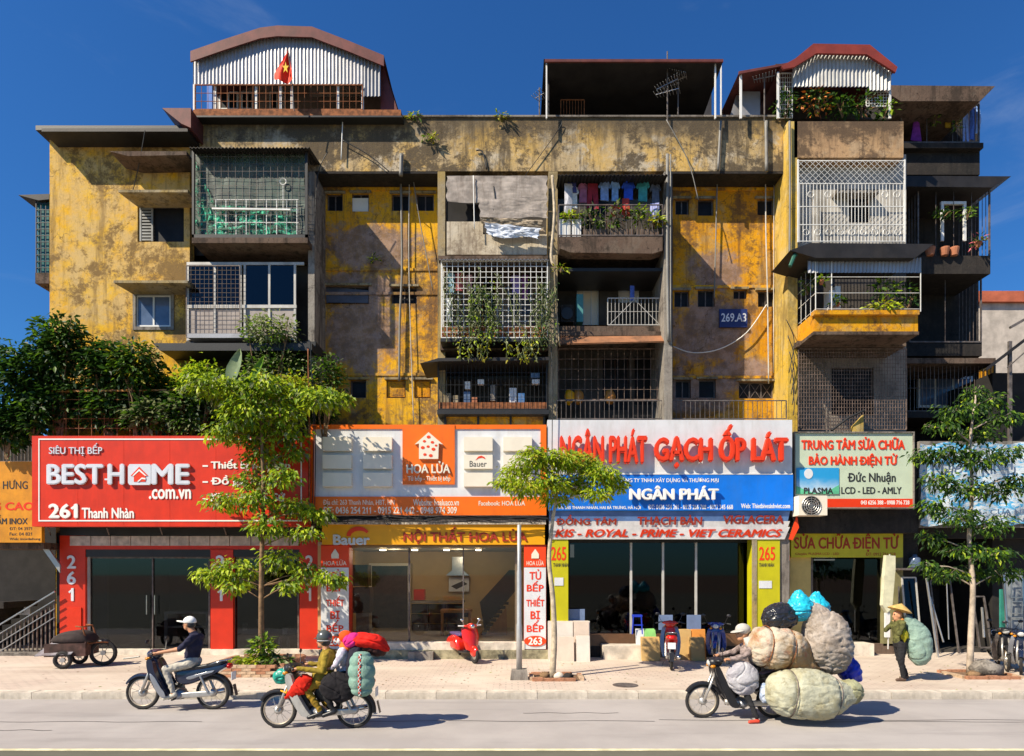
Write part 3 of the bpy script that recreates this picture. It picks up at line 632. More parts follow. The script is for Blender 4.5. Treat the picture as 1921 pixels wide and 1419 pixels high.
b = MB(); b.prism([(788, 682), (822, 672), (1030, 670), (1030, 676), (824, 678)], 16.7, 1.3); b.build('balcony_roof', M['tind'], mb_, 'sagging dark canopy over the cluttered cage')
b = grille(822, 677, 1026, 768, 16.95, 26, 4, .006, 18.3); b.build('balcony_grille', M['black'], mb_, 'black barred cage full of household clutter', kind='stuff')
slab(820, 1030, 769, 16.9, 8, 'black'); b = MB(); b.pb(835, 777, 1022, 803, 17.2, .05); b.build('fascia_panel', M['yel3'], mb_)
pbs('fascia_post', [(x, 777, x + 4, 803) for x in (833, 895, 956, 1019)], 17.15, .04, M['black'], mb_)
b = MB(); b.pb(823, 755, 1026, 767, 17.0, .5); b.build('shelf', M['rust'], mb_)
# ---- stack 3
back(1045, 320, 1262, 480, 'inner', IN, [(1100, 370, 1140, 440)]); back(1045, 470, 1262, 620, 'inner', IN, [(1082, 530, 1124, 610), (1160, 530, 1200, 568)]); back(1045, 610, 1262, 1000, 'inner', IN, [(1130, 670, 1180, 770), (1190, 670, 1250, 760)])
window(1082, 530, 1124, 610, IN, mb_, 'white', 'offw', 3, label='white door at the back of the balcony with panes painted as if lit'); window(1160, 530, 1200, 568, IN, mb_, 'white', 'lgrey', 2)  # cream panes put the light on this door into their colour
window(1100, 370, 1140, 440, IN, mb_, 'wdark', 'glassd', 1); window(1130, 670, 1180, 770, IN, mb_, 'wdark', 'glassd', 2); window(1190, 670, 1250, 760, IN, mb_, 'wdark', 'glassd', 3)
b = MB(); corr_roof(b, X(1046, 16.75), X(1250, 16.75), 16.6, Z(328, 16.6), 18, Z(328, 16.6) + .2, .1, .02); b.build('balcony_roof', M['tind'], mb_)
b = MB(); b.prism([(1048, 445), (1243, 441), (1243, 470), (1225, 476), (1070, 474), (1050, 466)], 16.85, .35); b.build('balcony_trough', M['slab'], mb_, 'dark bulging trough below the laundry')
slab(1048, 1243, 462, 17.2, 12)
b = grille(1048, 385, 1243, 442, YB + .05, 20, 2, .008, 18.3); b.build('balcony_grille', M['iron'], mb_, kind='stuff')
b = MB(); b.pb(1046, 503, 1248, 509, 17.2, 1.2); b.build('balcony_roof', M['black'], mb_)
b = grille(1140, 560, 1238, 610, 17.5, 14, 2, .008); b.bar(P(1145, 608, 17.5), P(1190, 562, 17.5), .01); b.bar(P(1190, 562, 17.5), P(1236, 608, 17.5), .01); b.build('balcony_grille', M['grille'], mb_, 'crossed railing in front of the white door', kind='stuff')
b = MB(); b.pb(1046, 612, 1246, 622, 17.4, .08); b.build('balustrade', M['slab'], mb_)
b = MB(); b.add([P(1052, 632, 17.3), P(1252, 630, 17.3), P(1256, 640, 16.95), P(1050, 645, 16.95)], [(0, 1, 2, 3)]); b.add([P(1052, 634, 17.3), P(1050, 647, 16.95), P(1256, 642, 16.95), P(1252, 632, 17.3)], [(0, 1, 2, 3)]); b.build('balcony_roof', mat('terracotta_sheet', (.30, .13, .06), .85, dirt=.6), mb_, 'terracotta sheet canopy under the white door balcony')
slab(1046, 1250, 622, 17.3, 8)
b = grille(1048, 655, 1245, 750, 17.55, 16, 5, .007); b.build('balcony_grille', M['rustd'], mb_, kind='stuff')
b = grille(1044, 752, 1475, 786, 17.2, 48, 1, .009); b.build('roof_railing', M['iron'], mb_, 'long dark railing above the blue and white sign', kind='stuff')
# ---- stack 4
M['innerW'] = mat('whitewashed_inner_wall', (.44, .41, .36), .85, var=.25, dirt=.6)
back(1495, 290, 1700, 470, 'innerW', 18.1, [(1593, 362, 1633, 418)]); window(1593, 362, 1633, 418, 18.1, mb_, 'wdark', 'glassd', 1)
MB().pb(1570, 355, 1650, 362, 17.8, .3).build('window_hood', M['conc'], mb_)
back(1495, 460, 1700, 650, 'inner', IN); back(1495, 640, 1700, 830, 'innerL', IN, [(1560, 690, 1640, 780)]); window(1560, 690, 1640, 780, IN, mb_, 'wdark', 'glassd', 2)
b = MB(); Yq = 17.45; xa, xb = X(1497, Yq), X(1697, Yq)
b.bar(P(1497, 300, Yq), P(1497, 455, Yq), .025); b.bar(P(1697, 300, Yq), P(1697, 455, Yq), .025)
for k in range(31): b.bar(P(1500 + k * 6.5, 345, Yq), P(1500 + k * 6.5, 455, Yq), .009)
for y in (302, 345, 388, 422, 453): b.bar(P(1497, y, Yq), P(1697, y, Yq), .014)
for k in range(-3, 20):
    for sgn in (1, -1):
        x0 = 1497 + k * 11; x1 = x0 + sgn * 43
        a, c = (x0, 302), (x1, 345)
        lo, hi = 1497, 1697
        t0 = 0; t1 = 1
        if c[0] != a[0]:
            for L in (lo, hi):
                t = (L - a[0]) / (c[0] - a[0])
                if 0 < t < 1:
                    if (a[0] < lo or a[0] > hi): t0 = max(t0, t)
                    else: t1 = min(t1, t)
        if not (lo <= a[0] + (c[0] - a[0]) * (t0 + t1) / 2 <= hi): continue
        b.bar(P(a[0] + (c[0] - a[0]) * t0, 302 + 43 * t0, Yq - .01), P(a[0] + (c[0] - a[0]) * t1, 302 + 43 * t1, Yq - .01), .006)
for k in range(9): b.torus(P(1512 + k * 21.5, 436, Yq - .02), .085, .009, 'Y', 12, 4)
for x in (1521, 1553, 1660, 1682): b.torus(P(x, 365, Yq - .02), .085, .009, 'Y', 12, 4)
b.build('balcony_grille', M['wgrille'], mb_, 'white ornamental cage of diamonds bars and rings', kind='stuff')
b = MB(); b.prism([(1482, 470), (1520, 456), (1752, 458), (1716, 484), (1530, 484)], 16.55, 1.2); b.build('balcony_roof', M['tind'], mb_, 'wide flat canopy with a rolled green sheet at its end')
b = MB(); corr(b, X(1515, 16.75), X(1727, 16.75), 16.75, Z(512, 16.75), Z(484, 16.75), .1, .015); b.build('awning', M['tin'], mb_, 'short corrugated valance')
b = MB(); b.tube([P(1482, 500, 16.6), P(1490, 480, 16.65), P(1515, 462, 16.8)], [.05, .06, .03], 7); b.build('rolled_sheet', mat('dark_green_sheet', (.02, .10, .07), .6), mb_)
b = MB(); b.pb(1528, 582, 1725, 590, 16.6, .2); b.pb(1528, 590, 1722, 622, 16.72, .08); b.box((X(1528, 16.72), 16.8, Z(622, 16.72)), (X(1528, 16.72) + .08, 18.6, Z(586, 16.72))); b.build('balustrade', M['yel3'], mb_, 'orange balustrade of the potted plant balcony')
b = MB(); b.pb(1526, 622, 1724, 628, 16.7, 1.9); b.build('balcony_slab', M['slab'], mb_)
b = MB(); b.pb(1496, 640, 1700, 650, 17.5, 1); b.build('balcony_slab', M['slab'], mb_)
b = MB()
for y in (520, 550, 580): b.bar(P(1530, y, 16.75), P(1725, y, 16.75), .008); b.bar(P(1530, y, 16.75), Vector((X(1530, 16.75), 18.5, P(0, y, 16.75).z)), .008)
for k in range(7): yy = 16.75 + k * .28; b.bar((X(1530, 16.75), yy, Z(585, 16.75)), (X(1530, 16.75), yy, Z(484, 16.75)), .008)
for x in (1530, 1560, 1727): b.bar(P(x, 484, 16.75), P(x, 585, 16.75), .013)
b.build('balcony_grille', M['wgrille'], mb_, kind='stuff')
b = grille(1498, 655, 1700, 806, 17.6, 40, 22, .0075); b.build('balcony_grille', M['rustd'], mb_, 'rusty square cage above the repair sign', kind='stuff')
b = MB(); b.prism([(1600, 800), (1620, 778), (1620, 812), (1600, 812)], 17.4, .1); b.build('yellow_board', M['pily'], mb_)
b = MB(); b.tube([P(1560, 808, 17.3), P(1590, 785, 17.3), P(1622, 770, 17.3)], .035, 6); b.build('lean_to_edge', M['black'], mb_)
# ---- drain pipes and cables on the block
def pipe(pts, Y, r, m, name='drain_pipe', lab=None): MB().tube(curve_pts([P(a, c, Y) for a, c in pts], 5), r, 7).build(name, M[m], mb_, lab, smooth=True)
M['pvc'] = mat('grey_pipe', (.20, .19, .17), .5, var=.15, dirt=.3)
pipe([(753, 290), (752, 330)], 17.9, .06, 'pvc'); pipe([(752, 330), (754, 500), (750, 600), (749, 715)], 18.5, .035, 'pvc'); pipe([(768, 330), (767, 480), (770, 620), (776, 795)], 18.52, .014, 'grille')
pipe([(1252, 290), (1252, 500), (1254, 640)], 16.9, .045, 'pvc'); pipe([(1258, 290), (1258, 640)], 16.88, .02, 'pvc')
pipe([(1352, 228), (1347, 320)], 17.9, .04, 'pvc'); pipe([(1346, 322), (1343, 440), (1340, 560)], 18.5, .02, 'pvc')
pipe([(1437, 228), (1438, 322)], 17.9, .05, 'pvc'); pipe([(1436, 322), (1437, 440), (1440, 560), (1442, 720)], 18.5, .02, 'grille')
pipe([(1481, 228), (1482, 330), (1481, 500)], 17.6, .03, 'pvc'); pipe([(1452, 330), (1451, 700)], 18.55, .012, 'grille')
pipe([(643, 222), (640, 300)], 17.9, .015, 'wgrille', 'cable')
pipe([(590, 440), (596, 330), (615, 285)], 17.5, .012, 'black', 'cable'); pipe([(640, 262), (690, 290), (730, 322)], 17.9, .014, 'black', 'cable')
pipe([(1262, 650), (1300, 662), (1350, 655), (1400, 625), (1438, 572)], 18.45, .016, 'wgrille', 'cable')
pipe([(1250, 225), (1290, 300), (1310, 375)], 17.8, .014, 'pvc', 'cable'); pipe([(770, 300), (785, 400), (800, 480), (812, 545)], 18.4, .014, 'pvc', 'cable')
pipe([(893, 283), (905, 285), (913, 318)], 17.95, .018, 'black', 'cable'); pipe([(888, 330), (890, 430)], 17.1, .014, 'wgrille', 'cable'); pipe([(926, 350), (928, 390), (905, 415)], 17.15, .018, 'black', 'cable')
pipe([(985, 330), (1050, 240), (1048, 228)], 17.93, .01, 'black', 'cable'); pipe([(1040, 480), (1042, 560), (1050, 650)], 16.85, .025, 'pil', 'cable')
pipe([(578, 655), (580, 800), (580, 985)], 16.6, .02, 'rust', 'drain_pipe'); pipe([(1036, 330), (1040, 400), (1034, 480), (1040, 500)], 16.9, .04, 'barkp', 'drain_pipe')
for k in range(5): pipe([(1475 + k * 3, 600 + k * 30), (1490, 640 + k * 30), (1480 + k * 2, 700 + k * 20)], 17.55, .012, 'black', 'cable')
# number plate
sg = thing('number_plate_sign', 'blue block number plate reading 269.A3 on the orange wall', 'sign', P(1376, 613, 18.6))
MB().pb(1350, 580, 1402, 614, 18.55, .06).build('panel', mat('navy_plate', (.015, .03, .14), .5, bp=.03), sg)
text('269.A3', (1353, 588, 1400, 604), 18.55, M['tgrey'], sg, bold=.02)

# ================================================================== rear block on the right
rb = thing('rear_block', 'dark shaded rear block at the right with deep stacked balconies', 'building', P(1770, 1227, 20))
Yq = 20.6
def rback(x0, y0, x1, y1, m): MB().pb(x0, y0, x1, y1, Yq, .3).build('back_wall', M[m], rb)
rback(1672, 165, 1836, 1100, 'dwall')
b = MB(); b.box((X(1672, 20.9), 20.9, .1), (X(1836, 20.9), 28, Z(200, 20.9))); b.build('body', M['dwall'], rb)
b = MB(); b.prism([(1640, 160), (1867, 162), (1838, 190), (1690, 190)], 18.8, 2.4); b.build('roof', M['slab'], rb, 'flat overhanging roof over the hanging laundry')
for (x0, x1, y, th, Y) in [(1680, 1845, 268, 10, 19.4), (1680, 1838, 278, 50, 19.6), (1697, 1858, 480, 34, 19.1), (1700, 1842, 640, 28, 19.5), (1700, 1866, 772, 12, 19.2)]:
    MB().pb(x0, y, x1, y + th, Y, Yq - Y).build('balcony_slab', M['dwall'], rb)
b = MB(); b.prism([(1690, 330), (1897, 331), (1862, 352), (1700, 350)], 18.9, 1.8); b.build('balcony_roof', M['tind'], rb, 'projecting sheet canopy under the blank parapet')
b = MB(); b.pb(1690, 672, 1868, 682, 19.0, 1.6); b.build('balcony_roof', M['slab'], rb)
for (x0, y0, x1, y1, Y, nx, ny, mm) in [(1722, 350, 1856, 482, 19.15, 4, 1, 'iron'), (1706, 520, 1840, 642, 19.5, 2, 0, 'iron'), (1700, 685, 1866, 772, 19.25, 22, 2, 'iron'), (1690, 190, 1836, 268, 19.5, 3, 1, 'iron')]:
    grille(x0, y0, x1, y1, Y, nx, max(ny, 1), .01, Yq, frame=.03).build('balcony_grille', M[mm], rb, kind='stuff')
b = MB(); b.pb(1766, 382, 1771, 452, 19.2, .05); b.pb(1808, 382, 1813, 452, 19.2, .05); b.pb(1766, 378, 1813, 383, 19.19, .07); b.build('window_frame', M['white'], rb, 'white glazing frame in the dark balcony')
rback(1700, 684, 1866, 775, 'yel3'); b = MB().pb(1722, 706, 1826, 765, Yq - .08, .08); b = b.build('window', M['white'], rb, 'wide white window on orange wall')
for x0, x1 in ((1727, 1752), (1757, 1786), (1791, 1822)): MB().pb(x0, 711, x1, 760, Yq - .1, .03).build('pane', M['glassb'], b)

# ================================================================== far house on the right
fh = thing('far_house', 'pale grey house with a red parapet band beyond the rear block', 'building', P(1885, 1227, 30))
MB().pb(1838, 566, 2000, 1220, 30, 6).build('wall', mat('far_wall', (.50, .44, .38), .85, dirt=.15), fh)
MB().pb(1836, 546, 2002, 566, 29.8, 6.3).build('roof_band', mat('red_band', (.45, .12, .06), .8), fh)
lr = thing('right_lean_to', 'dark lean-to roof climbing the right edge of the frame', 'shed roof', P(1900, 1227, 18.5))
b = MB(); b.add([P(1850, 690, 17.5), P(1935, 625, 17.5), P(1935, 625, 21), P(1850, 690, 21), P(1850, 697, 17.5), P(1935, 632, 17.5), P(1935, 632, 21), P(1850, 697, 21)], [(0, 1, 2, 3), (4, 7, 6, 5), (0, 4, 5, 1), (1, 5, 6, 2), (2, 6, 7, 3), (3, 7, 4, 0)]); b.build('roof_sheet', M['tind'], lr)
b = MB(); b.pb(1862, 700, 1960, 1220, 18.6, 2.5); b.build('wall', M['dark'], lr)
b = MB(); b.pb(1893, 640, 1899, 830, 17.6, .06); b.bar(P(1890, 690, 17.5), P(1935, 650, 17.5), .02); b.bar(P(1895, 615, 17.6), P(1925, 598, 17.6), .05); b.build('frame', M['iron'], lr)

# ================================================================== rooftop sheds
s1 = thing('rooftop_shed', 'broad arched rooftop shed clad in grey corrugated tin with a red flag', 'shed', P(540, 216, 18))
prof = [(357, 96), (420, 74), (488, 52), (520, 48), (585, 50), (650, 75), (720, 104)]
def toppy(px):
    for (a, b_), (c, d) in zip(prof, prof[1:]):
        if a <= px <= c: return b_ + (d - b_) * (px - a) / (c - a)
    return prof[0][1] if px < prof[0][0] else prof[-1][1]
Ys = 17.82; f = lambda x: Z(toppy(CX + x * F / Ys) + 14, Ys)
b = MB(); corr(b, X(362, Ys), X(680, Ys), Ys, Z(158, Ys), f, .105, .013); corr(b, X(680, Ys), X(714, Ys), Ys, Z(181, Ys), f, .105, .02); b.build('gable_sheet', M['tin'], s1)
b = MB(); n = len(prof); Y0 = 17.72; vs = []
for Y in (Y0, 25.0):
    for (a, c) in prof: vs += [P(a, c, Y0) + Vector((0, Y - Y0, 0)), P(a, c + 5, Y0) + Vector((0, Y - Y0, 0))]
fs = []
for i in range(n - 1): a = 2 * i; k = 2 * n; fs += [(a, a + 2, a + 3, a + 1), (k + a, k + a + 1, k + a + 3, k + a + 2), (a, k + a, k + a + 2, a + 2), (a + 1, a + 3, k + a + 3, k + a + 1)]
b.add(vs, fs); b.build('roof', M['tinr'], s1)
b = MB(); b.prism(prof + [(p[0], p[1] + 20) for p in reversed(prof)], 17.68, .04); b.build('fascia', M['tinr'], s1)
b = MB(); e = 25.0; v0 = P(716, 104, 18); v1 = P(751, 217, 18)
b.add([v0, v1, v1 + Vector((0, 7, 0)), v0 + Vector((0, 7, 0))], [(0, 1, 2, 3)]); b.add([P(714, 106, 18.05), P(749, 217, 18.05), P(714, 217, 18.05)], [(0, 1, 2)]); b.build('side_sheet', M['tinr'], s1)
MB().pb(400, 150, 714, 217, 19.4, .1).build('rear_wall', mat('shed_inner_wall', (.30, .24, .20), .85, dirt=.4), s1)
for (x0, x1, lab) in ((410, 447, None), (452, 475, None), (505, 535, None)):
    window(x0, 172, x1, 206, 19.3, s1, 'white', 'glassd', 2, .05, 0)
b = MB(); b.pb(362, 206, 752, 217, 17.75, .25); b.build('sill_beam', M['rust'], s1); MB().pb(357, 217, 755, 220, 17.7, .3).build('sill', M['black'], s1)
b = grille(366, 160, 680, 206, 17.78, 26, 3, .008); b.build('railing', M['rust'], s1, kind='stuff')
pbs('post', [(x, 150, x + 4, 207) for x in (362, 401, 478, 524, 545, 632, 678)], 17.9, .06, M['white'], s1)
MB().pb(580, 162, 678, 180, 19.0, .05).build('curtain', M['tarp'], s1)
b = MB(); b.prism([(304, 203), (358, 203), (358, 240), (340, 232)], 17.3, .7); b.build('side_canopy', M['tinr'], s1)
b = MB(); b.pb(388, 160, 398, 205, 18.6, .05); b.build('blue_sheet', M['blue'], s1)

s2 = thing('rooftop_canopy', 'flat roofed dark open rooftop canopy in the middle of the roof', 'shed', P(1190, 222, 18))
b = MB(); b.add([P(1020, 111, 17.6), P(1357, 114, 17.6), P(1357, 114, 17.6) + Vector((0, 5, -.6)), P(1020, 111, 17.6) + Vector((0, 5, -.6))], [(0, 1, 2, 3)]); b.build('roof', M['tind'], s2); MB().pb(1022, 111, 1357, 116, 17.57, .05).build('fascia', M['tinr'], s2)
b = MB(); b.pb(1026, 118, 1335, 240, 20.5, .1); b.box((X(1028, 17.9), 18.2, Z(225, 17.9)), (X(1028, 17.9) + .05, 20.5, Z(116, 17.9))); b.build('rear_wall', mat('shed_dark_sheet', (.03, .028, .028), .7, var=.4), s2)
pbs('post', [(x, 116, x + 2.5, 222) for x in (1024, 1341)], 17.7, .05, M['white'], s2); MB().pb(1352, 116, 1354, 222, 19, .05).build('post', M['white'], s2)
b = MB()
for (a, c) in [((1045, 190), (1345, 118)), ((1060, 170), (1250, 130)), ((1100, 118), (1100, 220)), ((1190, 118), (1190, 220)), ((1040, 170), (1330, 172))]: b.bar(P(*a, 19.5), P(*c, 19.5), .02)
b.build('trusses', M['iron'], s2); grille(1052, 188, 1096, 222, 18.6, 8, 1, .01).build('rusty_grate', M['rust'], s2, kind='stuff')

s3 = thing('rooftop_shed', 'smaller rooftop shed with a red angular roof and pale tin curtain', 'shed', P(1560, 222, 18))
prof = [(1466, 124), (1492, 110), (1526, 82), (1632, 84), (1684, 126)]
b = MB(); b.prism(prof + [(1680, 136), (1626, 102), (1532, 100), (1490, 126), (1470, 130)], 17.5, .06); b.build('fascia', mat('bright_red_fascia', (.23, .035, .022), .6, dirt=.15), s3)
b = MB()
for (p, q) in zip(prof, prof[1:]): b.add([P(*p, 17.56), P(*q, 17.56), P(*q, 17.56) + Vector((0, 4, 0)), P(*p, 17.56) + Vector((0, 4, 0))], [(0, 1, 2, 3)])
b.build('roof', M['tinr'], s3)
def tp(px):
    pts = [(1480, 130), (1532, 100), (1626, 102), (1676, 134)]
    for (a, b_), (c, d) in zip(pts, pts[1:]):
        if a <= px <= c: return b_ + (d - b_) * (px - a) / (c - a)
    return 134
b = MB(); corr(b, X(1487, 17.7), X(1628, 17.7), 17.7, Z(163, 17.7), lambda x: Z(tp(CX + x * F / 17.7), 17.7), .11, .03); corr(b, X(1628, 17.7), X(1671, 17.7), 17.7, Z(170, 17.7), lambda x: Z(tp(CX + x * F / 17.7), 17.7), .11, .03); b.build('gable_sheet', mat('pale_tin', (.45, .45, .44), .5, .1, dirt=.15), s3)
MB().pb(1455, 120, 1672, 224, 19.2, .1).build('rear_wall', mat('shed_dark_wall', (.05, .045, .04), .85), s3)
b = MB(); b.add([P(1386, 137, 17.7), P(1482, 120, 17.7), P(1482, 120, 17.7) + Vector((0, 3, 0)), P(1386, 137, 17.7) + Vector((0, 3, 0))], [(0, 1, 2, 3)]); b.prism([(1386, 134), (1482, 117), (1482, 121), (1386, 139)], 17.68, .04); b.build('lean_to_roof', M['tinr'], s3)
b = MB(); b.add([P(1392, 140, 18.6), P(1392, 224, 18.6), P(1368, 224, 18.6)], [(0, 1, 2)]); b.pb(1389, 172, 1426, 224, 18.4, .05); b.build('side_sheet', M['tin'], s3)
pbs('post', [(x, 135, x + 4, 222) for x in (1388, 1458, 1668)], 17.75, .04, M['white'], s3)
grille(1460, 138, 1486, 222, 17.9, 6, 10, .008).build('lattice', M['wgrille'], s3, kind='stuff'); grille(1625, 168, 1668, 200, 17.85, 8, 6, .008).build('lattice', M['wgrille'], s3, kind='stuff')

# flag
fg = thing('flag', 'red flag with a yellow star hanging before the arched tin gable', 'flag', P(548, 205, 17.4))
MB().tube([P(552, 208, 17.5), P(548, 150, 17.4), P(540, 92, 17.3)], .014, 6).build('pole', M['iron'], fg)
b = MB(); cols = 9; rows = 9; vs = []
for i in range(rows + 1):
    t = i / rows
    for k in range(cols + 1):
        u = k / cols; L = 539 - 26 * min(1, t * 1.35); Rr = 542 + 9 * t; yb = 97 + t * 50 + 8 * t * math.sin(u * 2.6)
        p = P(L + (Rr - L) * u, yb, 17.35); vs.append(p + Vector((0, .06 * math.sin(u * 9 + t * 2), 0)))
b.add(vs, [(i * (cols + 1) + k, i * (cols + 1) + k + 1, (i + 1) * (cols + 1) + k + 1, (i + 1) * (cols + 1) + k) for i in range(rows) for k in range(cols)]); b.build('cloth', mat('flag_red', (.80, .035, .004), .7, bp=.05), fg, smooth=True)
b = MB(); c = P(536, 128, 17.27); st = [(c.x + (.13 if k % 2 == 0 else .052) * math.sin(k * math.pi / 5) * .75, c.z + (.17 if k % 2 == 0 else .065) * math.cos(k * math.pi / 5)) for k in range(10)]
b.ext(st, 17.255, 17.265); b.build('star', mat('flag_yellow', (.85, .55, .01), .6), fg)
# antennas
def yagi(label, px, y0, y1, Y, booms):
    t = thing('antenna', label, 'antenna', P(px, y1, Y), group='television aerials on the roof edge')
    MB().bar(P(px, y1, Y), P(px, y0, Y), .02, 6).build('mast', M['iron'], t); b = MB()
    for (by, L, n, tl) in booms:
        a = P(px - L, by + tl, Y); c = P(px + L, by - tl, Y); b.bar(a, c, .012)
        for k in range(n):
            q = a.lerp(c, k / (n - 1)); h = .30 + .12 * k / n; b.bar(q + Vector((-.12, -h * .8, -.10)), q + Vector((.12, h * .8, .10)), .008)
    b.build('elements', M['alu'], t)
yagi('tall aerial mast with two stacked yagis at the middle of the parapet', 1252, 97, 228, 17.9, [(158, 20, 9, 10), (172, 22, 8, 6)])
yagi('short aerial with bristling elements beside the tall mast', 1272, 128, 228, 18.1, [(140, 16, 9, -6), (150, 13, 7, 5)])
yagi('aerial in front of the grey lean-to sheet', 1434, 136, 228, 17.9, [(146, 20, 8, 4)])
yagi('thin leaning aerial at the left corner of the dark canopy', 1012, 165, 226, 18.1, [(180, 8, 5, 5)])
# ================================================================== the row of shops
def frame4(x0, y0, x1, y1, Y, d, t, m, parent, name='frame'):
    b = MB(); b.pb(x0, y0, x1, y0 + t, Y, d); b.pb(x0, y1 - t, x1, y1, Y, d); b.pb(x0, y0 + t, x0 + t, y1 - t, Y, d); b.pb(x1 - t, y0 + t, x1, y1 - t, Y, d); return b.build(name, m, parent)
ext = thing('shop_extension', 'flat roofed extension carrying the shop signs and the roof garden', 'building', P(780, 1227, 17.6))
MB().pb(62, 835, 1494, 985, 17.35, .62).build('beam', M['dwall'], ext)
MB().pb(1494, 850, 1722, 1000, 17.5, .5).build('beam', M['dwall'], ext)
MB().pb(60, 826, 592, 835, 17.3, .7).build('roof_slab', M['conc'], ext)
def room(x0, y0, x1, y1, Yf, depth, wallm, floorm, parent, ceil=None):
    """a room behind the shop front: back, sides, ceiling, floor"""
    a, c, lo, hi = X(x0, Yf), X(x1, Yf), Z(y1, Yf), Z(y0, Yf); b = MB()
    b.box((a - .1, Yf + depth, lo), (c + .1, Yf + depth + .1, hi)); b.box((a - .12, Yf, lo), (a - .02, Yf + depth, hi)); b.box((c + .02, Yf, lo), (c + .12, Yf + depth, hi)); b.build('room_wall', wallm, parent)
    MB().box((a - .12, Yf, hi), (c + .12, Yf + depth + .1, hi + .1)).build('ceiling', ceil or wallm, parent); MB().box((a - .12, Yf - .02, lo - .15), (c + .12, Yf + depth + .1, lo)).build('floor', floorm, parent)
YS = 18.0
# -------- shop 261
s = thing('kitchen_shop', 'red pillared glass fronted kitchen shop numbered 261', 'shop', P(340, 1227, 18))
bd = mb_.children
for q, mm in (((112, 1003, 160, 1226), 'redp'), ((395, 1030, 437, 1226), 'redp'), ((562, 1003, 602, 1226), 'redp')):
    MB().pb(*q, 17.9, .3).build('pillar', M[mm], s)
hm = mat('beige_tile', (.52, .42, .36), .35, var=.25, vs=6, dirt=.4, bp=.03)
MB().pb(112, 985, 602, 1005, 17.86, .3).build('header_backing', M['black'], s)
x = 131
while x < 560:
    w = 36 + random.uniform(-3, 3); MB().pb(x, 1006, min(x + w, 560), 1024, 17.88, .12).build('header_tile', hm, s); x += w + 1.5
MB().pb(160, 1024, 562, 1031, 17.9, .3).build('header_rail', M['redp'], s)
MB().pb(160, 1031, 395, 1045, 17.92, .2).build('shutter_box', M['black'], s)
MB().pb(437, 1031, 562, 1045, 17.92, .2).build('shutter_box', M['black'], s)
for (a, c) in ((162, 394), (438, 561)):
    fr = frame4(a, 1045, c, 1222, 18.02, .05, 3, M['iron'], s, 'window_frame'); MB().pb(a + 3, 1048, c - 3, 1219, 18.04, .01).build('pane', M['glass'], fr)
MB().pb(285, 1048, 287, 1219, 18.0, .06).build('mullion', M['iron'], s); MB().pb(163, 1045, 168, 1219, 17.98, .05).build('edge_post', M['grille'], s)
for x in (275, 290): MB().bar(P(x, 1117, 17.93), P(x, 1153, 17.93), .018, 8).build('door_handle', M['chrome'], s)
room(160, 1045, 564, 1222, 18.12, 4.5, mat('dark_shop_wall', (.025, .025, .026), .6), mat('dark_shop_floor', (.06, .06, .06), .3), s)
MB().pb(112, 1219, 602, 1229, 17.8, .4).build('doorstep', M['kerb'], s)
MB().pb(176, 1052, 200, 1218, 18.3, .1).build('inner_panel', mat('grey_panel', (.10, .105, .11), .6), s)
for ch, y in (('2', 1042), ('6', 1072), ('1', 1103)):
    text(ch, (126 if ch != '1' else 129, y, 143 if ch != '1' else 139, y + 25), 17.9, M['tgrey'], s, bold=.03, depth=.02)
    text(ch, (405 if ch != '1' else 408, y, 422 if ch != '1' else 418, y + 25), 17.9, M['tgrey'], s, bold=.03, depth=.02)
    text(ch, (573 if ch != '1' else 576, y, 588 if ch != '1' else 584, y + 25), 17.9, M['tgrey'], s, bold=.03, depth=.02)
MB().pb(126, 1140, 152, 1200, 17.87, .03).build('sticker', M['red'], s)
t = thing('display_cabinet', 'pale display cabinet standing behind the glass of shop 261', 'cabinet', P(350, 1218, 19))
b = MB(); b.pb(308, 1148, 392, 1152, 18.9, .6); b.pb(308, 1152, 314, 1216, 18.9, .6); b.pb(386, 1152, 392, 1216, 18.9, .6); b.pb(314, 1175, 386, 1178, 18.95, .5); b.pb(314, 1212, 386, 1216, 18.92, .55); b.build('carcass', M['white'], t); MB().pb(314, 1152, 386, 1212, 19.45, .03).build('rear_panel', M['innerL'], t)
t = thing('display_shelf', 'dark glazed wall unit deep inside shop 261', 'shelf', P(235, 1216, 21))
frame4(205, 1070, 262, 1200, 21, .3, 4, M['iron'], t, 'carcass'); MB().pb(209, 1074, 258, 1196, 21.1, .05).build('glass_door', M['glassd'], t)
for i, (x, y, l) in enumerate([(455, 1170, 'small white card behind the right glass of shop 261'), (530, 1178, 'cream price card at the right edge of shop 261'), (482, 1162, 'tiny pale card in the middle of the right shop window')]):
    tag(MB().pb(x, y, x + 9, y + 13, 18.6, .02).build('price_card', M['white']), l, 'card')
for (x, l) in ((525, 'left white bottle on the window floor of shop 261'), (541, 'right white bottle on the window floor of shop 261')):
    p = P(x, 1216, 18.4); tag(MB().lathe([(.05, 0), (.05, .2), (.02, .26), (.02, .32)], p, n=10).build('bottle', M['white'], smooth=True), l, 'bottle')
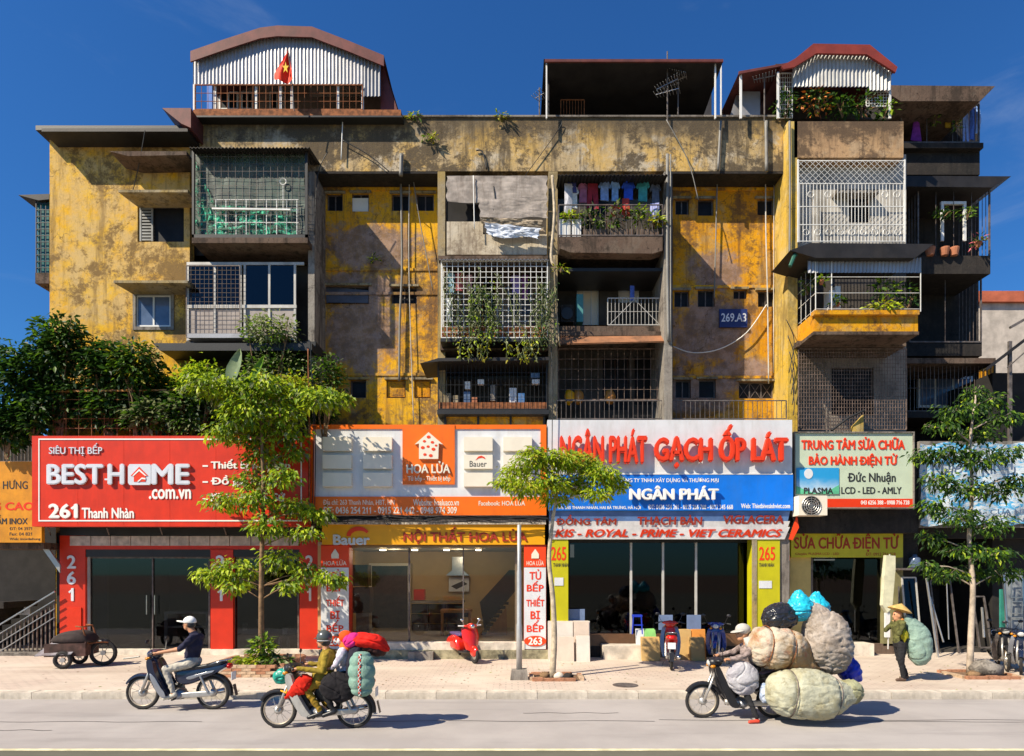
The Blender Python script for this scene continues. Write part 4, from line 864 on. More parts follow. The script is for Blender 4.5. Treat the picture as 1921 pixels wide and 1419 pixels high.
# red sign 261
YS1 = 16.55
sg = thing('shop_sign', 'wide red kitchen shop signboard with white border reading 261 Thanh Nhan', 'sign', P(320, 988, 17))
for i in range(6):
    a = 60 + i * 86.33; MB().pb(a, 818, a + 85.9, 988, YS1, .25).build('panel', M['red'], sg)
b = MB()
for q in [(72, 823, 566, 825.5), (72, 976, 566, 978.5), (72, 825.5, 74, 976), (564, 825.5, 566, 976)]: b.pb(*q, YS1 - .012, .01)
b.build('border', M['twhite'], sg)
text('SIÊU THỊ BẾP', (93, 832, 193, 856), YS1, M['tgrey'], sg, depth=.03, bold=.012, split=True)
text('BEST', (90, 871, 196, 910), YS1 - .02, M['tgrey'], sg, depth=.06, bold=.04, split=True)
text('H', (204, 871, 235, 910), YS1 - .02, M['tgrey'], sg, depth=.06, bold=.04, split=True); text('ME', (286, 871, 358, 910), YS1 - .02, M['tgrey'], sg, depth=.06, bold=.04, split=True)
MB().pb(196, 898, 210, 901, YS1 - .06, .04).build('stroke', M['tgrey'], sg)
e = MB(); e.prism([(243, 871), (281, 871), (283, 875), (283, 906), (280, 910), (243, 910), (240, 906), (240, 875)], YS1 - .08, .06); e = e.build('emblem', M['tgrey'], sg)
h = MB(); h.prism([(245, 893), (261, 876), (278, 893), (273, 893), (273, 904), (251, 904), (251, 893)], YS1 - .09, .008); h.build('house_mark', M['tred'], e)
h = MB(); h.prism([(248, 893), (261, 880), (275, 893), (272, 893), (261, 884), (251, 893)], YS1 - .097, .004); h.prism([(257, 904), (266, 896), (273, 897), (273, 900), (266, 899), (260, 904)], YS1 - .097, .004); h.build('roof_line', M['twhite'], e)
text('.com.vn', (280, 918, 359, 937), YS1, M['twhite'], sg, depth=.02, bold=.03)
text('261', (92, 945, 147, 973), YS1, M['twhite'], sg, depth=.03, bold=.045, split=True); text('Thanh Nhàn', (154, 953, 252, 973), YS1, M['twhite'], sg, depth=.02, bold=.03)
for y, tx, x1 in ((862, 'Thiết bị nhà bếp', 545), (892, 'Đồ gia dụng', 520), (924, 'Khóa vân tay Sứ', 535)):
    text(tx, (396, y, x1, y + 22), YS1, M['twhite'], sg, depth=.02, bold=.035); MB().pb(380, y + 11, 390, y + 14, YS1 - .01, .01).build('dash', M['twhite'], sg)
b = MB()
for x in (90, 200, 300, 420, 540): b.bar(P(x, 990, 16.7), P(x + 5, 1004, 17.9), .02)
b.build('bracket', M['iron'], sg, kind='stuff')

# -------- shop 263
s = thing('kitchen_shop', 'orange fronted kitchen showroom numbered 263 with a lit cream interior', 'shop', P(815, 1227, 18))
for (a, c) in ((602, 655), (983, 1025)):
    MB().pb(a, 1022, c, 1236, 17.05, .4).build('pillar', M['redp'], s); MB().pb(a, 1065, c - 1, 1218, 17.02, .025).build('pillar_panel', M['lgrey'], s); MB().pb(a, 1024, c - 1, 1064, 17.02, .025).build('pillar_panel', M['redor'], s)
    m_ = (a + c) / 2
    e = MB(); e.prism([(m_ - 7, 1048), (m_ - 7, 1040), (m_, 1030), (m_ + 7, 1040), (m_ + 7, 1048)], 17.005, .01); e.build('house_mark', M['offw'], s)
    text('HOA LỬA', (a + 5, 1050, c - 5, 1061), 17.02, M['offw'], s, depth=.004, bold=.01)
    for tx, y in (('TỦ', 1068), ('BẾP', 1090), ('THIẾT', 1118), ('BỊ', 1146), ('BẾP', 1166)):
        w_ = {'TỦ': 11, 'BẾP': 16, 'THIẾT': 17, 'BỊ': 9}[tx]; text(tx, (m_ - w_, y, m_ + w_, y + 20), 17.02, M['tred'], s, depth=.008, bold=.03)
    e = MB(); cc = P(m_, 1203, 17.0); e.lathe([(1, 0), (1, .012)], (0, 0, 0), 'Y', 24); e.v = [(cc.x + v[0] * .31, cc.y + v[1], cc.z + v[2] * .145) for v in e.v]; e = e.build('number_disc', M['redor'], s); text('263', (m_ - 13, 1196, m_ + 13, 1210), 17.0, M['twhite'], s, depth=.006, bold=.035)
MB().pb(604, 984, 1022, 1022, 16.98, .3).build('fascia', M['amber'], s)
text('NỘI THẤT HOA LỬA', (757, 989, 989, 1021), 16.98, M['tbrown'], s, depth=.03, bold=.03, split=True)
text('Bauer', (625, 1003, 694, 1023), 16.97, M['lgrey'], s, depth=.02, bold=.04)
b = MB(); pts = []
for k in range(13): t_ = R(180 - 150 * k / 12); pts.append((672 + 22 * math.cos(t_), 1006 - 18 * math.sin(t_)))
for k in range(13): t_ = R(30 + 150 * k / 12); pts.append((674 + 16 * math.cos(t_), 1006 - 10 * math.sin(t_)))
b.prism(pts, 16.96, .01); b.build('logo_arc', M['tred'], s)
MB().pb(600, 975, 1024, 984, 16.93, .4).build('ledge', mat('pebble_ledge', (.40, .36, .30), .95, var=.6, vs=14, bp=1, bs=12), s)
frame4(655, 1024, 970, 1208, 17.3, .08, 4, mat('bronze_frame', (.25, .20, .13), .4, .4), s, 'shop_frame')
MB().pb(641, 1028, 655, 1208, 17.25, .1).build('edge_post', M['offw'], s)
pbs('mullion', [(766, 1028, 769, 1206), (868, 1028, 870, 1206)], 17.31, .05, M['iron'], s)
M['glassc'] = glassm('clear_shop_glass', (.85, .86, .86), .02)
for a, c in ((659, 766), (769, 868), (870, 966)): MB().pb(a, 1028, c, 1204, 17.34, .01).build('pane', M['glassc'], s)
room(604, 1024, 1010, 1206, 17.42, 4.9, mat('cream_room_wall', (.56, .38, .17), .7, var=.05), mat('tan_floor', (.35, .28, .2), .3), s, mat('room_ceiling', (.5, .42, .3), .8))
MB().pb(655, 1206, 984, 1220, 17.0, .4).build('threshold', M['kerb'], s); MB().pb(598, 1220, 1030, 1246, 16.95, .5).build('plinth', mat('mossy_plinth', (.30, .27, .17), .95, var=.5, vs=5, dirt=.7, bp=.5), s)
MB().pb(765, 1224, 812, 1243, 16.7, .3).build('step', M['conc'], s)
# its furniture
Yb = 22.2
def th(nm, lab, cat, x, y, Y): return thing(nm, lab, cat, P(x, y, Y))
t = th('dark_door', 'tall dark double door at the back of the lit showroom', 'door', 728, 1190, 22); MB().pb(697, 1062, 766, 1192, 22.1, .1).build('leaf', M['wdark'], t); frame4(692, 1057, 770, 1194, 22.05, .12, 5, M['offw'], t)
t = th('wall_cabinet', 'dark wall cabinets beside the left edge of the showroom', 'cabinet', 680, 1190, 20); MB().pb(662, 1060, 690, 1100, 20, .5).build('upper_box', M['wdark'], t); MB().pb(662, 1102, 694, 1150, 20, .5).build('middle_box', M['wdark'], t); MB().pb(668, 1150, 692, 1195, 20.1, .4).build('lower_box', M['innerL'], t)
t = th('range_hood', 'steel chimney hood on the cream wall', 'hood', 860, 1075, 22); b = MB(); b.pb(848, 1045, 868, 1070, 22, .2); b.prism([(848, 1070), (868, 1070), (880, 1080), (836, 1080)], 21.8, .4); b.build('hood', M['steel'], t)
t = th('wall_poster', 'grey appliance poster on the cream wall under the hood', 'poster', 860, 1112, 22.15); MB().pb(842, 1084, 880, 1110, 22.15, .02).build('sheet', M['lgrey'], t); b = MB(); b.prism([(846, 1100), (868, 1090), (877, 1096), (856, 1106)], 22.14, .008); b.build('picture', M['black'], t)
t = th('display_cooker', 'red trimmed row of base cabinets under the hood', 'cabinet', 820, 1190, 21); MB().pb(770, 1128, 870, 1132, 20.9, .6).build('worktop', M['innerL'], t); pbs('drawer', [(772 + i * 33, 1134 + k * 19, 803 + i * 33, 1151 + k * 19) for i in range(3) for k in range(3)], 21, .3, M['wdark'], t); MB().pb(776, 1106, 796, 1126, 21.1, .3).build('appliance', M['redp'], t)
t = th('wooden_table', 'orange varnished wooden table frame in the showroom', 'table', 854, 1204, 19.5)
MB().pb(826, 1144, 884, 1150, 19.3, .5).build('tabletop', M['wood'], t); MB().pb(832, 1150, 878, 1158, 19.35, .4).build('apron', M['wdark'], t)
for x in (827, 878): MB().pb(x, 1150, x + 5, 1204, 19.35, .06).build('leg', M['wood'], t)
t = th('staircase', 'dark staircase with orange stringer rising at the right of the showroom', 'stairs', 930, 1204, 19.6)
b = MB(); b.prism([(900, 1204), (950, 1140), (952, 1204)], 19.6, .1); b.build('stringer', M['wood'], t)
for k in range(9): MB().pb(896 + k * 6, 1196 - k * 8, 906 + k * 6, 1199 - k * 8, 19.55, .9).build('tread', M['wdark'], t)
b = MB(); b.prism([(900, 1130), (955, 1070), (966, 1070), (966, 1110), (908, 1180)], 20.6, .1); b.build('panel', M['wdark'], t)
pbs('downlight', [(712 + k * 60, 1031, 722 + k * 60, 1033) for k in range(4)], 19, .2, mat('lamp_glow', (1, .9, .7), .5, bp=0, emit=(1, .85, .6), es=6), s)
for k, x in enumerate((740, 860)):
    l = bpy.data.lights.new('showroom_lamp', 'POINT'); l.energy = 17; l.color = (1, .82, .55); l.shadow_soft_size = .15; o = bpy.data.objects.new('showroom_lamp', l); COL.objects.link(o); o.location = P(x, 1040, 20.2)
# big sign 263
YS1 = 16.85
sg = thing('shop_sign', 'white and orange signboard with a house emblem and twelve blank cream plates', 'sign', P(803, 967, 17))
MB().pb(583, 797, 1025, 967, YS1, .25).build('panel', M['lgrey'], sg)
pbs('border', [(583, 797, 755, 805), (853, 797, 1025, 805), (583, 932, 1025, 967)], YS1 - .03, .029, M['orange'], sg); pbs('border', [(583, 805, 589, 932), (1014, 805, 1025, 932)], YS1 - .03, .029, M['orange'], sg)
MB().pb(755, 797, 853, 909, YS1 - .05, .05).build('centre_panel', M['orange'], sg)
for i, x in enumerate((605, 681, 870, 944)):
    for k in range(3):
        b = MB().pb(x, 820 + k * 33.5, x + 54, 846 + k * 33.5, YS1 - .14, .14).build('plate', M['offw'], sg)
        if i == 2 and k == 1:
            text('Bauer', (881, 865, 913, 876), YS1 - .14, M['tblack'], sg, depth=.004, bold=.0); c_ = MB(); c_.prism([(892, 864), (897, 857), (903, 855), (909, 858), (911, 862), (905, 859), (898, 860)], YS1 - .146, .004); c_.build('logo_arc', M['tred'], sg)
e = MB(); e.prism([(778, 834), (804, 811), (831, 834), (823, 832), (822, 861), (786, 861), (786, 832)], YS1 - .12, .07); e = e.build('emblem', M['offw'], sg)
h = MB()
for (a, c, r_) in [(804, 820, 3), (796, 828, 2.4), (811, 830, 2.6), (793, 840, 3), (803, 838, 2.4), (813, 843, 3), (797, 853, 2.6), (808, 855, 3), (818, 836, 2)]:
    h.prism([(a + r_ * math.cos(k * .9) * 1.3, c + r_ * math.sin(k * .9)) for k in range(7)], YS1 - .126, .004)
h.build('flower_cutouts', M['redor'], e)
text('HOA LỬA', (763, 866, 845, 889), YS1 - .05, M['offw'], sg, depth=.06, bold=.035, split=True); text('Tủ bếp - Thiết bị bếp', (765, 891, 845, 905), YS1 - .05, M['offw'], sg, depth=.01, bold=.02)
text('Địa chỉ: 263 Thanh Nhàn, HBT, HN', (606, 937, 740, 950), YS1 - .03, M['offw'], sg, bold=.01); text('Website: hoaluaco.vn', (775, 937, 861, 949), YS1 - .03, M['offw'], sg, bold=.02); text('Facebook: HOA LỬA', (898, 937, 985, 949), YS1 - .03, M['offw'], sg, bold=.02)
text('ĐT: 0436 254 211 - 0915 221 442 - 0948 974 309', (606, 951, 857, 964), YS1 - .03, M['offw'], sg, bold=.02)

# -------- shop 265
s = thing('tile_shop', 'tile shop with yellow green pillars numbered 265 and tall dark sliding glass', 'shop', P(1240, 1227, 18))
MB().pb(1033, 1012, 1066, 1236, 17.05, .4).build('pillar', M['lime'], s); MB().pb(1412, 1012, 1463, 1236, 17.05, .4).build('pillar', M['lime'], s); MB().pb(1463, 1000, 1481, 1236, 17.1, .5).build('pillar', M['conc'], s)
MB().pb(1411, 1012, 1420, 1225, 17.03, .02).build('pillar_trim', M['pil'], s)
text('265', (1034, 1026, 1062, 1052), 17.05, M['tred'], s, bold=.02); text('265', (1424, 1026, 1454, 1052), 17.05, M['tred'], s, bold=.02)
for a in (1038, 1424): text('THANH NHÀN', (a, 1055, a + 28, 1064), 17.05, M['tblack'], s, bold=.02, depth=.004)
pbs('paper_notice', [(1040, 1084, 1057, 1099), (1424, 1090, 1448, 1104)], 17.035, .008, M['lgrey'], s)
MB().pb(1066, 1010, 1412, 1018, 17.45, .2).build('head_rail', M['black'], s)
for a, c in ((1068, 1182), (1186, 1242), (1246, 1304), (1308, 1411)): MB().pb(a, 1018, c, 1190, 17.58, .015).build('pane', M['glassf'], s)
pbs('mullion', [(1182, 1018, 1186, 1190), (1242, 1018, 1246, 1190), (1304, 1018, 1308, 1190)], 17.53, .06, M['grille'], s)
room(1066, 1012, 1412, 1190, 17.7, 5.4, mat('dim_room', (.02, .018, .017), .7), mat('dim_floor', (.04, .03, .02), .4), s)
MB().pb(1066, 1190, 1412, 1213, 17.4, .5).build('floor_edge', mat('brown_stone', (.14, .07, .035), .35, dirt=.3), s); MB().pb(1066, 1213, 1480, 1240, 17.35, .5).build('plinth', M['dwall'], s)
MB().pb(1132, 1212, 1208, 1241, 16.85, .6).build('step', M['kerb'], s)
b = MB(); b.pb(1070, 1022, 1077, 1046, 20, .06); b.build('tube_lamp', mat('tube_glow', (1, 1, .95), .4, bp=0, emit=(.95, 1, .95), es=1.2), s)
sg = thing('shop_sign', 'white and blue tile shop signboard with big raised red letters', 'sign', P(1257, 958, 17))
MB().pb(1027, 788, 1486, 890, YS1, .25).build('upper_panel', M['lgrey'], sg); MB().pb(1029, 890, 1488, 958, YS1 - .02, .27).build('lower_panel', M['blue'], sg); MB().pb(1027, 888, 1487, 890.5, YS1 - .03, .03).build('divider', M['white'], sg)
text('NGÂN PHÁT', (1050, 806, 1213, 872), YS1 - .1, M['tred'], sg, depth=.13, bold=.055, split=True); text('GẠCH ỐP LÁT', (1226, 798, 1476, 880), YS1 - .1, M['tred'], sg, depth=.13, bold=.055, split=True)
text('CÔNG TY TNHH XÂY DỰNG VÀ THƯƠNG MẠI', (1160, 896, 1348, 907), YS1 - .02, M['twhite'], sg, bold=.015); text('NGÂN PHÁT', (1180, 912, 1347, 939), YS1 - .08, M['twhite'], sg, depth=.08, bold=.05, split=True)
text('Đ/c: 265 THANH NHÀN, HAI BÀ TRƯNG, HÀ NỘI', (1046, 948, 1202, 957), YS1 - .02, M['twhite'], sg, bold=.02); text('ĐT: 0436 254 261 - 0915 266 768 - 0912 345 668', (1216, 947, 1375, 956), YS1 - .02, M['twhite'], sg, bold=.02); text('Web: Thietbivesinhviet.com', (1390, 945, 1482, 954), YS1 - .02, M['twhite'], sg, bold=.02)
# folding awning below it
aw = thing('shop_awning', 'drooping striped awning lettered with ceramic tile names', 'awning', P(1255, 1010, 17.3))
def strip(y0, ya, y1, yb, m, nm='band', e=0):
    MB().add([P(1030, y0, ya), P(1482, y0, ya), P(1478 - e, y1, yb), P(1030, y1, yb), P(1030, y0, ya) + Vector((0, .03, 0)), P(1482, y0, ya) + Vector((0, .03, 0)), P(1478 - e, y1, yb) + Vector((0, .03, 0)), P(1030, y1, yb) + Vector((0, .03, 0))], [(0, 1, 2, 3), (7, 6, 5, 4), (0, 4, 5, 1), (3, 2, 6, 7)]).build(nm, m, aw)
M['awb'] = mat('awning_blue', (.10, .19, .40), .7); M['aww'] = mat('awning_white', (.70, .68, .66), .7, dirt=.1)
strip(959, 16.9, 978, 16.94, M['awb']); strip(978, 16.94, 989, 16.97, M['aww']); strip(989, 16.97, 1012, 17.02, M['aww'], 'valance', 6)
text('ĐỒNG TÂM', (1043, 966, 1157, 985), 16.88, M['tbrown'], aw, bold=.04, depth=.004, tilt=.07); text('THẠCH BÀN', (1196, 966, 1318, 989), 16.88, M['tbrown'], aw, bold=.04, depth=.004, tilt=.07); text('VIGLACERA', (1357, 967, 1472, 983), 16.88, M['tbrown'], aw, bold=.04, depth=.004, tilt=.07)
text('KIS - ROYAL - PRIME - VIET CERAMICS', (1041, 993, 1468, 1008), 16.955, M['tred'], aw, bold=.05, shear=.25, depth=.004, tilt=.05)
b = MB(); b.tube([P(1480, 958, 17.1), P(1489, 975, 17.3), P(1478, 1005, 17.5)], .03, 6); b.build('arm', M['black'], aw)

# -------- repair shop
s = thing('repair_shop', 'narrow electronics repair shop with a cream pillar and dark doorway', 'shop', P(1590, 1227, 18.1))
MB().pb(1482, 1045, 1521, 1212, 18.0, .4).build('pillar', mat('cream_yellow_wall', (.52, .40, .14), .8, var=.1, dirt=.3), s); MB().pb(1657, 1040, 1694, 1212, 18.0, .4).build('pillar', mat('olive_wall', (.22, .20, .09), .8, dirt=.4), s)
MB().pb(1494, 965, 1712, 998, 17.95, .4).build('beam', M['dwall'], s); MB().pb(1484, 998, 1694, 1046, 17.85, .2).build('fascia', M['limed'], s)
text('SỬA CHỮA ĐIỆN TỬ', (1490, 1001, 1686, 1036), 17.85, M['tbrown'], s, bold=.03, depth=.01); text('Chuyên: PLASMA LCD - LED', (1492, 1037, 1574, 1043), 17.85, M['tbrown'], s, bold=.01, depth=.004); text('ĐT: 0912 716 728', (1624, 1037, 1680, 1043), 17.85, M['tbrown'], s, bold=.01, depth=.004)
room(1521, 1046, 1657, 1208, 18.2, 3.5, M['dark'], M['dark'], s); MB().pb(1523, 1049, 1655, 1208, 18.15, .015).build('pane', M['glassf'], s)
MB().pb(1521, 1046, 1525, 1208, 18.1, .05).build('door_post', M['iron'], s); b = MB().pb(1528, 1049, 1566, 1052, 18.6, .05); b.build('tube_lamp', mat('tube_glow2', (1, 1, .95), .4, bp=0, emit=(.95, 1, .95), es=2), s)
MB().pb(1600, 1208, 1640, 1236, 17.6, .5).build('step', M['kerb'], s); MB().pb(1482, 1208, 1700, 1238, 18.0, .4).build('plinth', M['slab'], s)
sg = thing('shop_sign', 'pale green repair centre signboard with red serif headline and sky picture', 'sign', P(1603, 952, 17))
MB().pb(1492, 812, 1714, 936, 17.05, .2).build('panel', M['pgreen'], sg); MB().pb(1492, 936, 1714, 952, 17.04, .21).build('red_band', M['tred'], sg); frame4(1490, 810, 1716, 954, 17.0, .25, 2, M['conc'], sg)
text('TRUNG TÂM SỬA CHỮA', (1503, 820, 1697, 844), 17.05, M['tred'], sg, bold=.035, depth=.02); text('BẢO HÀNH ĐIỆN TỬ', (1517, 851, 1683, 877), 17.05, M['tred'], sg, bold=.035, depth=.02)
text('Đức Nhuận', (1590, 886, 1680, 909), 17.05, M['tblack'], sg, bold=.02, depth=.01); text('LCD - LED - AMLY', (1578, 914, 1691, 927), 17.05, M['tblack'], sg, bold=.02, depth=.01)
m, t_, b_ = nt('sky_picture'); v = coords(t_); g = t_.nodes.new('ShaderNodeSeparateXYZ'); t_.links.new(v, g.inputs[0]); c = mixc(t_, ramp(t_, mul(t_, g.outputs[2], mul(t_, noise(t_, v, 2.2, 4), .5), 'ADD'), .55, 1.1), (.62, .72, .74), (.02, .30, .62)); t_.links.new(c, b_.inputs['Base Color'])
MB().pb(1494, 878, 1574, 927, 17.03, .02).build('picture', m, sg); b = MB(); b.lathe([(1, 0), (1, .01)], (0, 0, 0), 'Y', 20); cc = P(1517, 889, 17.02); b.v = [(cc.x + v_[0] * .12, cc.y + v_[1], cc.z + v_[2] * .14) for v_ in b.v]; b.build('balloon', M['lgrey'], sg)
b = MB(); b.prism([(1494, 927), (1494, 912), (1512, 920), (1530, 926), (1560, 918), (1574, 910), (1574, 927)], 17.02, .008); b.build('hills', mat('picture_green', (.10, .45, .25), .6), sg); text('PLASMA', (1508, 915, 1563, 927), 17.015, M['tblack'], sg, bold=.02, depth=.004)
text('043 6256 388 - 0988 716 728', (1615, 939, 1706, 947), 17.04, M['twhite'], sg, bold=.02, depth=.004); text('2', (1494, 939, 1499, 948), 17.04, M['twhite'], sg, bold=.02, depth=.004)
ac = thing('air_conditioner', 'white outdoor air conditioner unit hung below the sky picture', 'air conditioner', P(1524, 968, 16.8))
b = MB(); b.pb(1499, 930, 1552, 967, 16.55, .4); b.build('casing', M['offw'], ac); c = P(1522, 949, 16.54)
b = MB(); b.lathe([(.26, 0), (.26, .01)], c, 'Y', 24); f_ = b.build('fan_opening', M['black'], ac)
b = MB(); [b.torus((c.x, c.y - .01, c.z), r_, .008, 'Y', 24, 4) for r_ in (.08, .14, .2, .255)]; [b.bar((c.x, c.y - .012, c.z), (c.x + .255 * math.cos(k * math.pi / 6), c.y - .012, c.z + .255 * math.sin(k * math.pi / 6)), .006) for k in range(12)]; b.build('fan_grille', M['alu'], ac, kind='stuff')
b = MB()
for k in range(3): t_ = k * 2.09; b.add([(c.x, c.y - .006, c.z), (c.x + .2 * math.cos(t_), c.y - .006, c.z + .2 * math.sin(t_)), (c.x + .22 * math.cos(t_ + .8), c.y - .003, c.z + .22 * math.sin(t_ + .8))], [(0, 1, 2)])
b.build('fan_blade', M['iron'], ac)
wb = thing('folded_parasol', 'folded cream canvas parasol standing by the repair shop doorway', 'parasol', P(1668, 1200, 17.4))
MB().tube([P(1666, 1218, 17.4), P(1669, 1040, 17.4)], .02, 6).build('pole', M['grille'], wb); b = MB(); b.prism([(1663, 1042), (1680, 1043), (1680, 1068), (1674, 1140), (1665, 1150), (1656, 1136), (1660, 1070)], 17.32, .14); b.build('canvas', mat('cream_canvas', (.62, .60, .42), .85, var=.15, vs=4, bp=.5), wb)
MB().pb(1661, 1150, 1670, 1196, 17.36, .06).build('lower_board', M['white'], wb)
fl2 = thing('hanging_banner', 'small orange banner hanging beside the awning end', 'banner', P(1489, 1020, 17.0)); b = MB(); b.prism([(1495, 966), (1499, 990), (1487, 1014), (1480, 1012)], 17.0, .02); b.build('cloth', M['redor'], fl2)
c = thing('wall_lightbox', 'narrow white advertising lightbox on the grey pillar', 'sign', P(1471, 1054, 17.6)); MB().pb(1466, 1017, 1476, 1054, 17.6, .2).build('box', M['white'], c); MB().pb(1468, 1022, 1472, 1048, 17.59, .01).build('picture', M['glassb'], c); MB().pb(1474, 1042, 1482, 1052, 17.58, .02).build('tab', M['tred'], c)

# -------- door and glass dealer at the right edge
s = thing('glass_dealer_shop', 'dark open fronted dealer shop at the right edge', 'shop', P(1800, 1227, 18))
b = MB(); b.box((X(1694, 18.4), 18.4, .12), (X(1700, 18.4), 24, Z(830, 18.4))); b.pb(1694, 985, 1990, 1010, 18.0, .3); b.box((X(1700, 18.4), 23.9, .12), (16.5, 24, Z(830, 18.4))); b.box((X(1700, 18.4), 18.4, Z(985, 18.4)), (16.5, 24, Z(975, 18.4))); b.build('wall', M['dark'], s)
MB().box((X(1700, 18.4), 18.4, .12), (16.5, 24, .2)).build('floor', mat('dealer_floor', (.05, .045, .04), .7), s)
MB().pb(1694, 1010, 1722, 1080, 18.0, .3).build('pillar', M['dwall'], s)
m, t_, b_ = nt('faded_blue_tarp'); v = coords(t_, (1, 1, 2.5)); c = mixc(t_, ramp(t_, noise(t_, v, 2.0, 5, .7, 1.5), .47, .56), (.50, .56, .60), (.03, .30, .55)); c = mixc(t_, mul(t_, ramp(t_, noise(t_, v, 9, 5), .5, .6), .5), c, (.55, .56, .56)); t_.links.new(c, b_.inputs['Base Color']); b_.inputs['Roughness'].default_value = .8; bump(t_, b_, noise(t_, v, 3, 6), .7, .05)
M['btarp'] = m
sg = thing('shop_sign', 'wrinkled blue and white printed tarpaulin sign behind the right street tree', 'sign', P(1850, 985, 17.4))
b = MB(); nx, nz = 26, 12; vs = []
for i in range(nz + 1):
    for k in range(nx + 1):
        p = P(1727 + (1990 - 1727) * k / nx, 832 + 153 * i / nz + 3 * math.sin(k * .9), 17.4); vs.append(p + Vector((0, .04 * math.sin(k * 1.1 + i * .5) + .03 * math.sin(i * 1.7 + k * .4), 0)))
b.add(vs, [(i * (nx + 1) + k, (i + 1) * (nx + 1) + k, (i + 1) * (nx + 1) + k + 1, i * (nx + 1) + k + 1) for i in range(nz) for k in range(nx)]); b.build('sheet', m, sg, smooth=True); MB().pb(1725, 828, 1990, 990, 17.5, .1).build('backing', M['conc'], sg)
text('NHÔM KÍNH', (1745, 858, 1900, 882), 17.32, M['glassb'], sg, bold=.02, depth=.004); text('CỬA CUỐN - CỬA NHÔM', (1740, 950, 1960, 966), 17.32, M['glassb'], sg, bold=.02, depth=.004)
def leaning(lab, x0, y0, x1, y1, Y, lean, m, pm, nm='door_frame', t=.05):
    o = thing(nm, lab, 'door frame' if nm == 'door_frame' else 'door', P((x0 + x1) / 2, y1, Y)); a, c, lo, hi = X(x0, Y), X(x1, Y), Z(y1, Y), Z(y0, Y); b = MB()
    def q(x, z): return (x, Y + lean * (z - lo) / (hi - lo), z)
    for (p, r_) in (((a, lo), (a, hi)), ((c, lo), (c, hi)), ((a, hi), (c, hi)), ((a, lo), (c, lo))): b.bar(q(*p), q(*r_), t * .6)
    b.build('frame', m, o)
    if pm: MB().add([q(a, lo), q(c, lo), q(c, hi), q(a, hi), *[(v[0], v[1] + .02, v[2]) for v in (q(a, lo), q(c, lo), q(c, hi), q(a, hi))]], [(0, 1, 2, 3), (7, 6, 5, 4), (0, 4, 5, 1), (1, 5, 6, 2), (2, 6, 7, 3), (3, 7, 4, 0)]).build('pane', pm, o)
    return o
leaning('white metal door frame with round top leaning nearest the repair shop', 1704, 1084, 1730, 1234, 17.7, .3, M['grille'], M['glassf'])
leaning('grey narrow door frame half hidden behind the walking scrap collector', 1692, 1078, 1702, 1234, 17.85, .2, M['iron'], None)
leaning('dark wide leaning frame in the middle of the dealer shop', 1762, 1090, 1800, 1235, 18.1, .4, M['iron'], None)
leaning('slim pale frame leaning right of the tree trunk', 1838, 1120, 1860, 1215, 18.3, .3, M['iron'], None)
o = leaning('pale grey panelled metal door standing at the right edge', 1890, 1076, 1925, 1196, 17.3, .15, M['steel'], mat('grey_door', (.22, .24, .25), .6, dirt=.2), 'panelled_door')
for (a, c, d_, e_) in ((1897, 1088, 1919, 1122), (1897, 1128, 1919, 1152), (1897, 1158, 1919, 1190)): frame4(a, c, d_, e_, 17.27, .02, 2, M['steel'], o, 'moulding')
tag(MB().pb(1877, 1106, 1890, 1182, 17.5, .05).build('green_sheet', mat('sea_green_sheet', (.04, .25, .20), .6)), 'upright sea green sheet beside the panelled door', 'panel')
t = thing('water_bottle', 'blue tinted water drum on the shelf by the dealer pillar', 'water bottle', P(1716, 1066, 17.9)); MB().lathe([(.13, 0), (.15, .03), (.15, .28), (.06, .35), (.05, .4)], P(1716, 1066, 17.9), n=14).build('drum', M['glassb'], t, smooth=True); tag(MB().pb(1688, 1066, 1735, 1070, 17.75, .3).build('wall_shelf', M['iron']), 'thin iron shelf carrying the water drum', 'shelf')
for i, (x0, y0, x1, y1, r_, l) in enumerate([(1738, 1085, 1760, 1235, .03, 'thick pale rail leaning in the dealer shop'), (1745, 1120, 1770, 1205, .02, 'short steel rail crossing the thick pale rail'), (1776, 1095, 1780, 1200, .015, 'upright bluish rail left of the trunk'), (1842, 1140, 1846, 1196, .03, 'stubby white upright right of the trunk')]):
    tag(MB().bar(P(x0, y0, 17.6 + i * .1), P(x1, y1, 17.3 + i * .1), r_, 5).build('metal_rail', M['alu']), l, 'rail')

# -------- left edge: stair house and yellow sign
s = thing('stair_house', 'dark stair entry of the neighbour at the left edge', 'building', P(30, 1227, 18.5))
b = MB(); b.pb(-160, 770, 62, 870, 18.4, .3); b.build('wall', M['dwall'], s); b = MB(); b.box((-19, 21.5, .1), (X(110, 18), 21.7, Z(870, 21.5))); b.box((X(106, 18.1), 18.1, .1), (X(112, 18.1), 21.5, Z(1000, 18.1))); b.build('inner_wall', M['dark'], s)
MB().pb(-160, 1225, 112, 1240, 17.6, 4).build('floor', M['conc'], s); MB().pb(-160, 1030, 104, 1224, 19.6, .1).build('inner_wall', M['dark'], s)
for k in range(8):
    MB().box((X(8, 18.2) + k * .28 - 2.2, 18.1, .12 + k * .19), (X(8, 18.2) + k * .28 - 1.9, 19.4, .12 + (k + 1) * .19)).build('stair_step', M['dwall'], s)
b = MB()
for k in range(4): b.bar(P(-30, 1190 + k * 17, 17.75), P(103, 1110 + k * 16, 17.75), .025 if k == 0 else .016, 6)
b.build('handrail', M['steel'], s, 'steel handrail of four parallel tubes')
pbs('baluster', [(x, 1175 - (x - 0) * .55 + 12, x + 2.2, 1240) for x in range(4, 104, 8)], 17.85, .03, M['iron'], s)
b = grille(0, 772, 60, 866, 17.9, 9, 1, .014); b.build('fence_bars', M['iron'], s, kind='stuff')
b = MB(); b.prism([(60, 1002), (72, 1002), (112, 1060), (112, 1075)], 17.6, .05); b.build('bracket', M['alu'], s)
